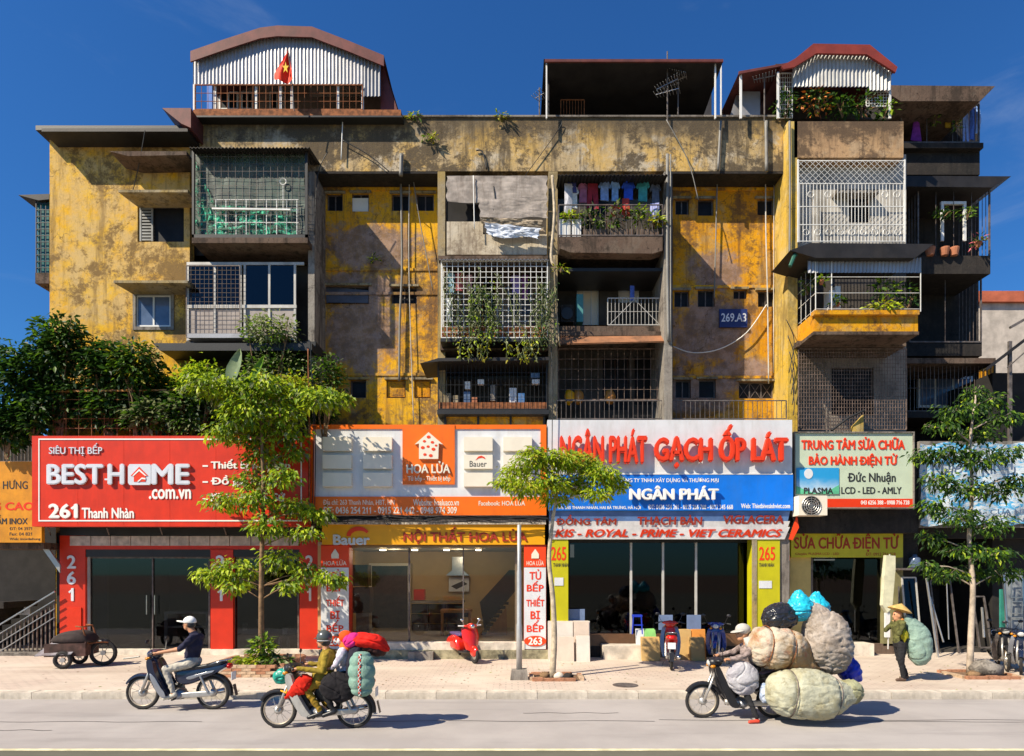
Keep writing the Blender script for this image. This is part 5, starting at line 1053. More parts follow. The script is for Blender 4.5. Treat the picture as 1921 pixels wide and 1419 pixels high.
MB().pb(-40, 1018, 82, 1030, 17.4, 1).build('canopy', M['slab'], s)
MB().pb(30, 1136, 56, 1154, 19.2, .02).build('notice', M['lgrey'], s)
sg = thing('shop_sign', 'yellow signboard cut by the left edge reading stainless steel products', 'sign', P(30, 1018, 17.2)); MB().pb(-120, 866, 78, 1018, 17.2, .12).build('panel', mat('dark_ochre_panel', (.62, .25, .006), .5, dirt=.3, dcol=(.3, .13, .02)), sg)  # amber panel in a slightly darker tone
text('ĐẠI HƯNG', (-28, 900, 52, 922), 17.2, M['tblack'], sg, bold=.01); text('CHẤT LƯỢNG CAO', (-160, 934, 64, 962), 17.2, M['tred'], sg, bold=.04); text('SẢN PHẨM INOX', (-52, 966, 52, 984), 17.2, M['tblack'], sg, bold=.03)
for y, tx, x0, x1 in ((989, 'ĐT: 04 3971', 18, 60), (999, 'Fax: 04 821', 18, 60), (1009, 'Web: inoxdaihung', 18, 76)): text(tx, (x0, y, x1, y + 6), 17.2, M['tblack'], sg, bold=.01, depth=.004)

cbn = thing('cable_bundle', 'tangled black cable bundle slung under the middle signboards', 'cables', P(1030, 972, 16.75)); b = MB()
for i in range(9):
    pts = []; x = 585 + random.uniform(-6, 6)
    while x < 1036: pts.append(P(x, 974 + random.uniform(-3.5, 3.5) + (4 * math.sin(x / 45 + i * .7)), 16.78 - random.uniform(0, .05))); x += random.uniform(35, 70)
    b.tube(curve_pts(pts, 4), random.choice((.008, .011, .014)), 5)
for i in range(6):
    x = random.choice((640, 735, 880, 1000)) + random.uniform(-8, 8); c_ = P(x, 978, 16.76); b.torus(c_, random.uniform(.06, .12), .009, 'Y', 14, 4)
b.build('cables', M['black'], cbn, kind='stuff')
for x0, y0, x1, y1 in ((582, 640, 586, 972), (1030, 500, 1034, 972), (586, 700, 590, 972)): MB().tube(curve_pts([P(x0, y0, 16.8), P((x0 + x1) / 2 + 4, (y0 + y1) / 2, 16.72), P(x1, y1, 16.76)], 6), .012, 5).build('drop_cable', M['black'], cbn)
from mathutils import noise as NZ
# ================================================================== things on balconies and roofs
def cloth(lab, px, py, w, h, Y, col, kind='shirt', name='garment', group=None, cat=None):
    """a garment hanging from a line, cut as shirt, trousers, towel or dress"""
    outl = {'shirt': [(-.5, .28), (-.34, .03), (-.12, 0), (0, .05), (.12, 0), (.34, .03), (.5, .28), (.38, .36), (.30, .28), (.32, 1), (-.32, 1), (-.30, .28), (-.38, .36)],
            'trousers': [(-.35, 0), (.35, 0), (.42, 1), (.10, 1), (0, .35), (-.10, 1), (-.42, 1)],
            'towel': [(-.4, 0), (.4, 0), (.42, .5), (.38, 1), (-.4, .97), (-.38, .5)],
            'dress': [(-.2, 0), (.2, 0), (.25, .35), (.5, 1), (-.5, .96), (-.25, .35)]}[kind]
    m = mat('cloth_%d_%d_%d' % tuple(int(c * 99) for c in col), col, .85, var=.25, vs=9, bp=.5, bs=7); b = MB()
    vs = [P(px + a * w, py + c * h, Y) + Vector((0, random.uniform(-.04, .04), 0)) for a, c in outl]; n = len(vs); c0 = sum(vs, Vector()) / n + Vector((0, -.05, 0))
    vs2 = [v + Vector((0, .035, 0)) for v in vs]; b.add(vs + [c0] + vs2, [(k, (k + 1) % n, n) for k in range(n)] if kind not in ('trousers', 'shirt') else [tuple(range(n))], 0)
    b.add(vs2, [tuple(range(n))[::-1]]); b.add(vs + vs2, [(k, n + k, n + (k + 1) % n, (k + 1) % n) for k in range(n)])
    return tag(b.build(name, m), lab, cat or {'shirt': 'shirt', 'trousers': 'trousers', 'towel': 'towel', 'dress': 'dress'}[kind], group)
tag(MB().tube(sag(P(1052, 336, 17.0), P(1240, 336, 17.0), .03), .006, 4).build('washing_line', M['black']), 'washing line across the laundry balcony', 'washing line')
G = 'laundry on the corrugated roofed balcony'
for lab, px, py, w, h, col, k in [('pale grey towel first on the left of the laundry balcony', 1066, 346, 18, 55, (.5, .5, .55), 'towel'), ('white narrow shirt second on the washing line', 1078, 350, 16, 40, (.7, .7, .68), 'shirt'),
    ('mauve shirt between the white shirt and the maroon trousers', 1094, 345, 22, 34, (.30, .10, .18), 'shirt'), ('maroon trousers on the washing line', 1112, 345, 26, 48, (.26, .015, .03), 'trousers'), ('light blue checked shirt beside the maroon trousers', 1134, 341, 24, 36, (.22, .34, .62), 'shirt'),
    ('sky blue shirt right of the checked one', 1154, 341, 20, 36, (.20, .38, .72), 'shirt'), ('bright royal blue shirt in the middle of the line', 1179, 341, 26, 34, (.02, .08, .55), 'shirt'), ('teal shirt on the washing line', 1206, 341, 26, 36, (.05, .32, .36), 'shirt'),
    ('dark slate shirt last on the right of the line', 1230, 346, 22, 36, (.10, .12, .17), 'shirt'), ('navy shorts above the white shirt at the left', 1073, 341, 22, 20, (.05, .06, .22), 'trousers')]: cloth(lab, px, py, w, h, 17.0 + random.uniform(-.03, .03), col, k, group=G)
cloth('red trousers hanging low in front of the planters', 1174, 372, 18, 36, 16.95, (.55, .05, .04), 'trousers', group=G)
cloth('blue white patterned cloth hanging low at the right of the planters', 1228, 382, 20, 36, 16.95, (.30, .33, .60), 'towel', group=G)
G = 'laundry on the top floor of the rear block'
tag(MB().bar(P(1700, 200, 19.7), P(1838, 200, 19.7), .01).build('washing_line', M['black']), 'washing line on the top floor of the rear block', 'washing line')
for lab, px, py, w, h, col, k in [('violet dress hanging on the rear block', 1719, 200, 20, 66, (.20, .03, .32), 'dress'), ('yellow blouse hanging on the rear block', 1778, 204, 15, 36, (.50, .30, .02), 'shirt'), ('tan cloth beside the yellow blouse', 1797, 204, 12, 30, (.42, .26, .10), 'towel'),
    ('pale blue trousers left of the last towels', 1812, 200, 16, 68, (.25, .38, .75), 'trousers'), ('deep blue towel second from the right end', 1824, 198, 12, 66, (.08, .18, .60), 'towel'), ('light blue towel at the right end of the rear block line', 1835, 200, 10, 50, (.25, .40, .72), 'towel')]: cloth(lab, px, py, w, h, 19.7, col, k, group=G)
G = 'laundry behind the vine cage'
for lab, px, py, w, h, col, k in [('red and white shirt behind the vine cage', 862, 512, 22, 34, (.5, .12, .12), 'shirt'), ('light blue shirt left behind the vine cage', 846, 512, 16, 36, (.3, .5, .62), 'shirt'), ('violet checked shirt right of the middle behind the vines', 968, 516, 22, 36, (.32, .22, .55), 'shirt'), ('white towel low at the left behind the vines', 842, 560, 16, 44, (.62, .66, .70), 'towel'), ('pink shirt between the blue shirt and the vines', 880, 516, 16, 30, (.55, .3, .32), 'shirt'), ('plum cloth right of the violet checked shirt', 985, 518, 14, 44, (.20, .05, .20), 'towel')]: cloth(lab, px, py, w, h, 17.5, col, k, group=G)
# ragged tarpaulin
def rag(name, lab, outline, Y, m, amp=.007, cat='tarpaulin', nx=48, nz=26):
    """outline: left x, top y, right x, bottom y functions through 4 corner pixels (tl, tr, br, bl)"""
    tl, tr, br, bl = outline; b = MB(); vs = []
    for i in range(nz + 1):
        for k in range(nx + 1):
            u, v = k / nx, i / nz; x = (tl[0] * (1 - u) + tr[0] * u) * (1 - v) + (bl[0] * (1 - u) + br[0] * u) * v; y = (tl[1] * (1 - u) + tr[1] * u) * (1 - v) + (bl[1] * (1 - u) + br[1] * u) * v
            q_ = Vector((u * 3 + tl[0] * .01, v * 2.4 + tl[1] * .01, 0)); e = 1.6 * NZ.noise(q_) + 1.2 * max(0, 1 - abs(NZ.noise(q_ * 1.7)) * 6) + .8 * NZ.noise(q_ * 3.1); vs.append(P(x + 1.5 * math.sin(v * 14), y + 4 * math.sin(u * 6.3) * v, Y) + Vector((0, amp * e, 0)))
    b.add(vs, [(i * (nx + 1) + k, (i + 1) * (nx + 1) + k, (i + 1) * (nx + 1) + k + 1, i * (nx + 1) + k + 1) for i in range(nz) for k in range(nx)])
    return tag(b.build(name, m, smooth=True), lab, cat)
rag('tarpaulin', 'upper grey tarpaulin stretched below the parapet', [(838, 330), (1026, 330), (1026, 374), (838, 378)], 17.15, M['tarp'])
rag('tarpaulin', 'lower grey tarpaulin right of the dark opening', [(898, 374), (1026, 370), (1026, 410), (902, 414)], 17.12, M['tarp'], .010)
rag('tarpaulin', 'shaggy brown sacking bunched over the white sheet', [(900, 408), (1016, 412), (1022, 436), (905, 420)], 17.08, mat('sacking', (.30, .24, .17), .95, var=.5, vs=9, bp=.9, bs=10), .03)
rag('tarpaulin', 'white and blue striped sheet sagging under the sacking', [(908, 418), (1014, 428), (1008, 450), (915, 440)], 17.02, mat('white_blue_sheet', (.62, .66, .74), .7, var=.25, vs=10, bp=.6, bs=6), .035)
tag(MB().pb(838, 378, 900, 418, 17.5, .03).build('opening_shade', M['dark']), 'flat dark sheet standing for the shade in the opening beside the tarpaulin', 'shade sheet')  # dark sheet paints the shade inside the opening
# green net
m, t_, b_ = nt('green_net'); v = coords(t_); c = mixc(t_, ramp(t_, noise(t_, v, 3.5, 6, .7, 2), .46, .6), (.01, .12, .07), (.05, .60, .34)); t_.links.new(c, b_.inputs['Base Color']); b_.inputs['Roughness'].default_value = .7
bump(t_, b_, noise(t_, v, 8, 6), .8, .05); tp_ = t_.nodes.new('ShaderNodeBsdfTransparent'); mx = t_.nodes.new('ShaderNodeMixShader'); t_.links.new(ramp(t_, noise(t_, coords(t_), 2.6, 7, .75), .44, .56), mx.inputs[0]); t_.links.new(b_.outputs[0], mx.inputs[1]); t_.links.new(tp_.outputs[0], mx.inputs[2]); t_.links.new(mx.outputs[0], t_.nodes['Material Output'].inputs['Surface'])
rag('shade_net', 'torn green shade net bunched inside the top left balcony', [(366, 300), (420, 420), (430, 442), (366, 442)], 17.33, m, .05, 'net'); rag('shade_net', 'lower strip of torn green shade net along the railing', [(400, 385), (556, 392), (556, 442), (400, 442)], 17.31, m, .04, 'net', 20)
m2, t_, b_ = nt('green_mesh_screen'); v = coords(t_); c = mixc(t_, ramp(t_, noise(t_, v, 2.5, 7, .7), .4, .6), (.05, .075, .06), (.08, .13, .10)); t_.links.new(c, b_.inputs['Base Color']); tp_ = t_.nodes.new('ShaderNodeBsdfTransparent'); mx = t_.nodes.new('ShaderNodeMixShader'); mx.inputs[0].default_value = .3; t_.links.new(b_.outputs[0], mx.inputs[1]); t_.links.new(tp_.outputs[0], mx.inputs[2]); t_.links.new(mx.outputs[0], t_.nodes['Material Output'].inputs['Surface'])
rag('shade_sheet', 'translucent dark sheet behind the top left grille', [(366, 284), (572, 284), (572, 440), (366, 440)], 17.37, m2, .01, 'sheet')
# planters, pots, boxes
LV = [M['lf1'], M['lf2'], M['lf3']]; LD = [M['lf2'], M['lf3'], M['lf3']]; LP = [M['lf6'], M['lf2'], M['lf3']]; LY = [M['lf4'], M['lf5'], M['lf1']]
for i, (x0, x1, lab, mm) in enumerate([(1050, 1070, 'white foam planter box at the left end of the laundry balcony', 'white'), (1073, 1090, 'second white foam planter beside the brown one', 'white'), (1094, 1140, 'long brown planter trough on the laundry balcony', 'slab'), (1144, 1190, 'middle brown planter trough on the laundry balcony', 'slab'), (1194, 1236, 'right brown planter trough on the laundry balcony', 'slab')]):
    t = thing('planter', lab, 'planter', P((x0 + x1) / 2, 442, 16.95), group='planters on the laundry balcony'); b = MB(); Y = 16.9; y0 = 412 if mm == 'white' else 430
    b.pb(x0, y0, x1, 444, Y, .03); b.pb(x0, y0, x0 + 2, 444, Y + .03, .2); b.pb(x1 - 2, y0, x1, 444, Y + .03, .2); b.pb(x0, y0, x1, 444, Y + .23, .03); b.build('box', M[mm], t); MB().pb(x0 + 2, y0 + 4, x1 - 2, 443, Y + .03, .2).build('soil', M['earth'], t)
for lab, x, y, rx, rz, n, lm in [('yellow flowering shrub over the white foam planters', 1070, 408, .28, .12, 90, LY), ('spider plant with long pale blades left of the middle', 1112, 406, .35, .25, 90, LP), ('tall reddish green plant in the middle trough', 1160, 400, .25, .35, 90, [M['lf6'], M['lf2'], mat('red_leaf', (.35, .06, .04), .5)]),
    ('bushy green plant right of the middle trough', 1196, 404, .3, .25, 100, LV), ('yellow green shrub at the right end of the laundry balcony', 1228, 414, .22, .22, 90, LY), ('low trailing plant between the troughs', 1142, 420, .35, .12, 60, LP)]:
    plant(name='balcony_plant', label=lab, c=P(x, y, 16.95), r=(rx, .15, rz), n=n, size=.075, lm=lm, group='plants on the laundry balcony', long=2.6)
# vines on the cage
def vines(name, lab, x0, y0, x1, y1, Y, n, lm, size=.06, dens=14, seed=1):
    random.seed(seed); t = thing(name, lab, 'climbing plant', P((x0 + x1) / 2, y1, Y)); st = MB(); lf = MB()
    for i in range(n):
        x = random.uniform(x0, x1); pts = [(x, y1)]; y = y1
        while y > y0 + random.uniform(0, (y1 - y0) * .5): y -= random.uniform(8, 20); x = min(max(x + random.uniform(-13, 13), x0), x1); pts.append((x, y))
        if len(pts) < 2: continue
        w = curve_pts([P(a, c, Y + random.uniform(-.05, .08)) for a, c in pts], 4); st.tube(w, .011, 4)
        for q in w[::2]: leaves(lf, q, (.07, .05, .07), max(1, dens // 6), size, .6, (0, 1, 2))
    st.build('stems', M['lf6'], t, kind='stuff'); lf.build('foliage', lm, t, kind='stuff'); return t
vines('vine', 'tangled pale vine climbing the middle of the white grille', 832, 500, 1030, 640, 16.72, 26, LP, .04, 6, 3)
vines('vine', 'dense leafy creeper bush left of centre on the white grille', 880, 515, 935, 630, 16.66, 12, [M['lf6'], M['lf1'], M['lf2']], .055, 14, 4)
vines('vine', 'vine trailing down the fin at the right of the white grille', 995, 500, 1044, 650, 16.66, 12, LP, .05, 8, 5)
t = vines('vine', 'yellow green creeper spilling over the canopy below the white grille', 862, 640, 1010, 672, 16.6, 20, [M['lf5'], M['lf4'], M['lf6']], .06, 16, 6)
random.seed(21)
# potted plants of the orange balcony, roof garden right, rear block
for lab, x, y, Y, rx, rz, n, lm, pot in [('small potted plant on top of the balcony corner post', 1541, 527, 16.8, .12, .10, 30, LV, .07), ('pale shrub at the left rail of the orange balcony', 1515, 530, 17.2, .2, .35, 90, LP, None), ('leafy shrub in the right half of the orange balcony', 1665, 545, 17.0, .45, .35, 170, LV, None),
    ('yellow bougainvillea spilling over the orange balustrade', 1655, 574, 16.75, .45, .13, 160, LY, None), ('small green plant beside the white boxes on the orange balcony', 1572, 565, 17.0, .2, .15, 50, LV, .06), ('wiry dark shrub at the right post of the orange balcony', 1705, 555, 17.0, .3, .4, 110, LD, None)]: plant('potted_plant' if pot else 'shrub', lab, P(x, y, Y), (rx, .2, rz), n, .07, lm, pot=pot)
for i, (x, l) in enumerate(((1556, 'left white storage box on the orange balcony'), (1567, 'taller right white storage box on the orange balcony'))): tag(MB().pb(x, 545 - i * 8, x + 10, 580, 17.1, .3).build('storage_box', M['lgrey']), l, 'box')
for lab, x, y, rx, rz, n, lm in [('orange flowering shrub left in front of the pale tin curtain', 1532, 190, .5, .38, 200, [M['lf2'], M['lf3'], mat('orange_flower', (.6, .18, .02), .6)]), ('dark climbing shrub at the left post of the small rooftop shed', 1474, 196, .3, .45, 130, LD), ('dark green shrub in the middle of the small rooftop garden', 1580, 200, .5, .33, 170, LD), ('reddish shrub right of the middle of the rooftop garden', 1618, 195, .35, .4, 120, [M['lf2'], M['lf3'], mat('brown_leaf', (.14, .06, .02), .6)]), ('sparse shrub at the right end of the rooftop garden', 1658, 204, .35, .28, 90, LV)]: plant('shrub', lab, P(x, y, 17.85), (rx, .25, rz), n, .075, lm)
for lab, x, y, Y, rx, rz, n, lm, pot in [('small leafy plant on the middle floor of the rear block', 1815, 400, 19.0, .25, .2, 50, LV, None), ('pink flowering pot plant at the rear block corner', 1835, 452, 19.0, .2, .2, 50, [M['lf2'], mat('pink_flower', (.5, .1, .12), .6), M['lf3']], .1), ('drooping plant low in the rear block balcony', 1770, 400, 19.0, .4, .15, 70, LD, None), ('thin green plant on the top floor of the rear block', 1752, 220, 19.5, .15, .3, 40, LV, None), ('leafy plant beside the last towels of the rear block', 1795, 235, 19.4, .12, .2, 40, LV, None)]: plant('potted_plant' if pot else 'plant', lab, P(x, y, Y), (rx, .2, rz), n, .07, lm, pot=pot)
for x, l in ((1745, 'terracotta pot left on the rear block balcony floor'), (1772, 'terracotta pot in the middle of the rear block balcony floor'), (1790, 'small grey pot right of the terracotta ones')): tag(MB().lathe([(.1, 0), (.14, .2), (.14, .24), (.11, .24), (.1, .1)], P(x, 480, 19.05), n=12).build('flower_pot', M['pot'] if 'terr' in l else M['conc']), l, 'flower pot')
# clutter in the black barred cage
for i, (x, y, w, h, mm, l) in enumerate([(870, 735, 12, 24, 'glassb', 'blue canister left on the clutter shelf'), (872, 716, 10, 14, 'white', 'white box stacked over the blue canister'), (896, 712, 12, 9, 'white', 'white card hanging in the black cage'), (955, 728, 14, 28, 'lgrey', 'white jug on the clutter shelf'), (972, 738, 12, 20, 'steel', 'grey kettle beside the white jug'), (998, 712, 14, 8, 'lgrey', 'pale tray at the right of the black cage'), (996, 700, 16, 9, 'glassb', 'bluish tray above the pale tray'), (836, 738, 10, 22, 'pil', 'tan carton at the left end of the clutter shelf'), (850, 742, 10, 18, 'pil', 'second tan carton of the clutter shelf'), (885, 745, 10, 16, 'pot', 'brown tub next to the blue canister'), (920, 722, 9, 30, 'conc', 'grey tube standing in the middle of the clutter shelf')]):
    o = MB().pb(x, y, x + w, y + h, 17.15, .16); tag(o.build(['household_box', 'canister', 'jug'][i % 3] if False else l.split(' in ')[0].split()[1] if l.split()[1] in ('canister', 'box', 'jug', 'kettle', 'tray', 'tub', 'tube') else 'household_item', M[mm]), l, 'household item', 'clutter in the black barred cage')
t = thing('air_conditioner', 'dark round fan unit at the left of the white door balcony', 'air conditioner', P(1065, 590, 17.5)); MB().pb(1052, 572, 1076, 604, 17.55, .3).build('casing', M['dwall'], t); MB().lathe([(.17, 0), (.17, .03)], P(1064, 588, 17.51), 'Y', 18).build('fan_opening', M['black'], t)
tag(MB().pb(1082, 552, 1094, 604, 17.7, .3).build('teal_locker', mat('teal_paint', (.08, .26, .26), .5)), 'teal locker beside the white door of the balcony', 'locker')
cloth('blue towel on the line above the crossed railing', 1186, 536, 10, 28, 17.6, (.08, .14, .45), 'towel')
for x, l, mm in ((1068, 'yellow sack slumped behind the rusty bars at the left', 'amber'), (1085, 'brown basket behind the rusty bars', 'wood'), (1144, 'ochre bundle in the middle behind the rusty bars', 'wood')): tag(MB().ell(P(x, 745, 17.8), (.16, .15, .22), 10, 8, noise=.1, seed=x).build('sack', M[mm], smooth=True), l, 'sack')
# ================================================================== the roof garden over the red sign
def shrub(lab, x, y, Y, rx, ry, rz, n, size, lm, dr=.3, wts=None, base=826, name='shrub', cat='shrub', long=2.0, bark='bark'):
    t = thing(name, lab, cat, P(x, base, Y)); c = P(x, y, Y); s_ = MB()
    for _ in range(7):
        e = c + Vector((random.uniform(-.7, .7) * rx, random.uniform(-.5, .5) * ry, random.uniform(-.3, .8) * rz)); b0 = P(x + random.uniform(-4, 4), base, Y); s_.tube([b0, (b0 + e) / 2 + Vector((random.uniform(-.1, .1), 0, .1)), e], [.03, .02, .008], 5)
    s_.build('stems', M[bark], t, kind='stuff'); leaves(MB(), c, (rx, ry, rz), n, size, dr, tuple(range(len(lm))), wts, .25, .6, long).build('foliage', lm, t, kind='stuff'); return t
M['lf7'] = leaf('dark_evergreen_leaf', (.035, .085, .012), (.07, .16, .015))
DK = [M['lf7'], M['lf3'], M['lf3'], M['lf2']]
shrub('tall dark evergreen bush against the yellow wing, left crown', 112, 650, 17.1, .75, .5, .9, 1900, .095, DK, .3, (3, 5, 4, 2)); shrub('dark evergreen bush right of the tall one, under the hooded window', 200, 682, 17.2, .75, .5, .65, 1500, .095, DK, .3, (2, 6, 5, 1))
shrub('low dark bush at the far left edge', 45, 700, 17.2, .95, .6, .85, 2000, .1, DK, .3, (3, 5, 4, 1)); shrub('spreading bush right under the lean-to roof', 255, 685, 17.0, .7, .5, .7, 1400, .09, [M['lf2'], M['lf3'], M['lf4']], .3, (4, 6, 1)); shrub('dark hedge plant filling the trellis at the left', 110, 745, 17.2, 1.0, .4, .75, 2200, .09, DK, .3, (2, 5, 5, 1))
shrub('dark hedge plant filling the middle of the trellis', 205, 760, 17.2, .9, .4, .7, 1800, .09, DK, .3, (2, 5, 5, 1)); shrub('silvery leaved bush on the roof garden edge', 275, 780, 16.98, .75, .3, .45, 700, .10, LP, .3, (4, 2, 3)); shrub('grey green bush right of the silvery one', 335, 770, 17.0, .6, .35, .6, 900, .09, [M['lf6'], M['lf2'], M['lf3']], .3)
shrub('rounded sunlit shrub before the dark lower opening', 375, 715, 17.1, .85, .4, .55, 1300, .07, [M['lf1'], M['lf2'], M['lf5']], .2); shrub('pale leafy bush rising before the glazed cage', 505, 620, 17.2, .85, .4, .5, 900, .07, [M['lf6'], M['lf1'], M['lf2']], .2, (5, 1, 2)); shrub('wide dusty green bush behind the street tree crown', 520, 690, 17.35, 1.1, .4, .6, 1500, .065, [M['lf6'], M['lf2'], M['lf3']], .2, (3, 3, 2))
shrub('dusty bush right of the brown drain pipe', 615, 705, 17.3, .5, .3, .65, 700, .065, [M['lf2'], M['lf3'], M['lf6']], .2, (3, 3, 1)); shrub('bright yellow flowering shrub above the street tree', 535, 730, 16.75, 1.0, .4, .42, 1400, .07, LY, .1, (5, 4, 2)); shrub('yellow green shrub tip right of the flowering shrub', 610, 748, 16.75, .55, .3, .25, 450, .075, LY, .1, (3, 4, 3))
shrub('low shadowy bush above the white signboard corner', 600, 780, 17.25, .5, .25, .25, 350, .08, DK, .3); shrub('small light shrub at the left end of the red sign', 45, 800, 17.2, .3, .25, .4, 260, .09, [M['lf1'], M['lf2'], M['lf3']])
shrub('dark foliage mass at the very left edge above the yellow sign', 15, 790, 17.0, .7, .35, .8, 1500, .1, DK, .3, (2, 5, 5, 1), base=862); shrub('leafy bush spilling over the left end of the red sign', 62, 780, 16.9, .6, .3, .55, 900, .09, DK, .3, (3, 4, 4, 2))
shrub('dense dark bush behind the silvery one', 300, 745, 17.25, .9, .35, .65, 1700, .09, DK, .3, (3, 5, 4, 2)); shrub('dark bush filling the gap under the glazed cage', 400, 770, 17.3, .8, .35, .65, 1300, .08, DK, .3, (3, 4, 3, 2)); shrub('grey green creeper hanging over the edge left of the street tree', 350, 800, 16.9, .5, .2, .3, 450, .08, LP, .5)
shrub('low bush behind the street tree trunk top', 450, 790, 17.25, .7, .3, .5, 1000, .08, [M['lf2'], M['lf7'], M['lf3']], .3)
fl_ = MB()      # dropped leaves and scraps of paper
for _ in range(420):
    x = random.choice([-6.3, 1.0, 11.0, random.uniform(-12, 13)]) + random.gauss(0, 1.3); y = min(max(random.gauss(14.3, .9), 12.5), 16.6); a_ = random.uniform(0, 6.3); s_ = random.uniform(.02, .045); c_, d_ = math.cos(a_) * s_, math.sin(a_) * s_
    fl_.add([(x - c_, y - d_, .124), (x + d_ * .4, y - c_ * .4, .130), (x + c_, y + d_, .125), (x - d_ * .4, y + c_ * .4, .132)], [(0, 1, 2, 3)], random.choice((0, 0, 1, 2)))
tag(fl_.build('fallen_leaves', [mat('dry_leaf', (.22, .12, .04), .8), M['lf1'], M['kerb']]), kind='stuff')
mc = thing('drain_cover', 'round iron drain cover set in the pavement right of the steel post', 'drain cover', Vector((2.4, 13.0, .12))); MB().lathe([(.0, 0), (.27, 0), (.27, .006), (.24, .010), (0, .010)], (2.4, 13.0, .121), n=28).build('lid', M['iron'], mc)
# trellis
t = thing('trellis', 'rusty trellis and rail standing among the roof garden bushes', 'trellis', P(220, 822, 17.0)); grille(100, 732, 340, 822, 17.0, 10, 5, .012).build('lattice', M['rust'], t, kind='stuff')
tag(MB().bar(P(98, 735, 16.95), P(340, 732, 16.95), .03).build('bamboo_rail', M['wood']), 'long bamboo rail laid over the trellis', 'rail')
# banana leaves
t = thing('banana_plant', 'young banana plant with two upright broad leaves', 'plant', P(460, 760, 16.9))
def bleaf(pts, w, m):
    b = MB(); n = len(pts); vs = []
    for i, p in enumerate(pts):
        q = P(*p, 16.8); ww = w * math.sin(math.pi * min(.97, .12 + i / n)) ; vs += [q + Vector((-ww, -.03, 0)), q + Vector((0, .04, 0)), q + Vector((ww * .8, -.05, 0))]
    for i in range(n - 1): a = 3 * i; b.add([], []); b.f += [(a, a + 1, a + 4, a + 3), (a + 1, a + 2, a + 5, a + 4)]; b.m += [0, 0]
    b.v = [tuple(v) for v in vs]; b.build('leaf', m, t, smooth=True)
bleaf([(437, 722), (436, 712), (438, 700), (441, 688), (445, 676), (449, 664), (451, 655)], .22, leaf('banana_pale', (.30, .42, .20), (.42, .52, .30), .4, .4)); bleaf([(471, 728), (474, 716), (478, 704), (484, 692), (490, 680), (496, 668)], .15, leaf('banana_green', (.16, .38, .03), (.28, .5, .05), .4, .5))
MB().tube([P(460, 765, 16.85), P(452, 735, 16.85), P(438, 722, 16.8)], [.05, .04, .02], 7).build('stem', M['lf6'], t); MB().tube([P(460, 765, 16.85), P(466, 742, 16.85), P(471, 728, 16.8)], [.04, .03, .015], 7).build('stem', M['lf6'], t)
# small weeds on the parapet and ledges
for i, (x, y, l) in enumerate([(808, 258, 'bright weed tuft growing from the parapet under the gable end'), (775, 216, 'dry weed row on the parapet coping left of the middle'), (940, 216, 'weed tuft on the coping right of the first row'), (1052, 505, 'yellow grass tuft at the fin beside the trough'), (700, 485, 'small weed on the mouldy ledge of the left recess')]): plant('weed', l, P(x, y, 17.9 if y < 300 else (16.9 if y > 500 else 18.5)), (.22, .08, .1), 45, .05, [M['lf5'], M['lf4'], M['lf2']], cat='weed', long=3)

# ================================================================== street level: tiles, stool, posts
def tiles(lab, x0, y0, x1, y1, Y, n, m, lean=.12, name='tile_stack', dz=None):
    """stack of upright leaning tiles or cartons; every slab its own part"""
    t = thing(name, lab, 'tiles', P((x0 + x1) / 2, y1, Y), group='stacks of tiles before the tile shop'); a, c, lo, hi = X(x0, Y), X(x1, Y), Z(y1, Y), Z(y0, Y)
    for k in range(n):
        y = Y + k * .075; j = random.uniform(-.02, .02); b = MB(); h = hi - random.uniform(0, .03)
        b.add([(a + j, y, lo), (c + j, y, lo), (c + j, y + .065, lo), (a + j, y + .065, lo), (a + j, y + lean, h), (c + j, y + lean, h), (c + j, y + .065 + lean, h), (a + j, y + .065 + lean, h)], [(0, 3, 2, 1), (4, 5, 6, 7), (0, 1, 5, 4), (1, 2, 6, 5), (2, 3, 7, 6), (3, 0, 4, 7)]); b.build('tile', m[k % len(m)], t)
    return t
wt = [mat('white_carton', (.66, .60, .52), .7, var=.08, dirt=.2), mat('pinkish_carton', (.64, .52, .42), .7, var=.08, dirt=.2)]; yt = [mat('tan_carton', (.60, .38, .14), .75, var=.12, dirt=.15), mat('orange_carton', (.72, .28, .05), .7, var=.1)]
tiles('tall white carton stack left of the two, behind the thin tree', 1029, 1166, 1076, 1243, 16.75, 4, wt); tiles('narrow white carton stack beside the taller one', 1078, 1166, 1107, 1243, 16.75, 4, wt[::-1]); tiles('low cream cartons in front of the tall white stack', 1044, 1196, 1076, 1246, 16.45, 2, wt[::-1]); tiles('low white cartons in front of the narrow white stack', 1082, 1194, 1107, 1245, 16.45, 2, wt)
tiles('yellow tan cartons left of the parked red motorcycle', 1205, 1197, 1240, 1240, 16.5, 3, yt[:1]); tiles('white and green topped cartons on the shop step', 1194, 1181, 1210, 1226, 17.1, 2, [M['lgrey']]); tiles('green carton beside the white topped ones', 1211, 1181, 1230, 1196, 17.0, 2, [mat('green_carton', (.22, .5, .14), .7)])
tiles('tan cartons between the two parked motorcycles', 1273, 1181, 1299, 1240, 16.8, 3, yt[:1]); tiles('orange topped cartons left of the blue motorcycle', 1301, 1181, 1326, 1240, 16.8, 3, yt[::-1]); tiles('front tan cartons leaning before the orange ones', 1296, 1196, 1322, 1240, 16.5, 2, yt[:1])
for x0, y0, x1, y1, l in [(1066, 1143, 1097, 1190, 'blue grey panel leaning behind the white cartons'), (1236, 1154, 1262, 1182, 'blue grey panel behind the red motorcycle handlebar'), (1289, 1154, 1315, 1182, 'slate blue panel right of the red motorcycle')]: tag(MB().pb(x0, y0, x1, y1, 17.28, .04).build('sample_panel', mat('slate_blue_panel', (.16, .22, .36), .5)), l, 'panel')
t = thing('plastic_stool', 'blue plastic stool before the first glass mullion', 'stool', P(1196, 1190, 17.6))
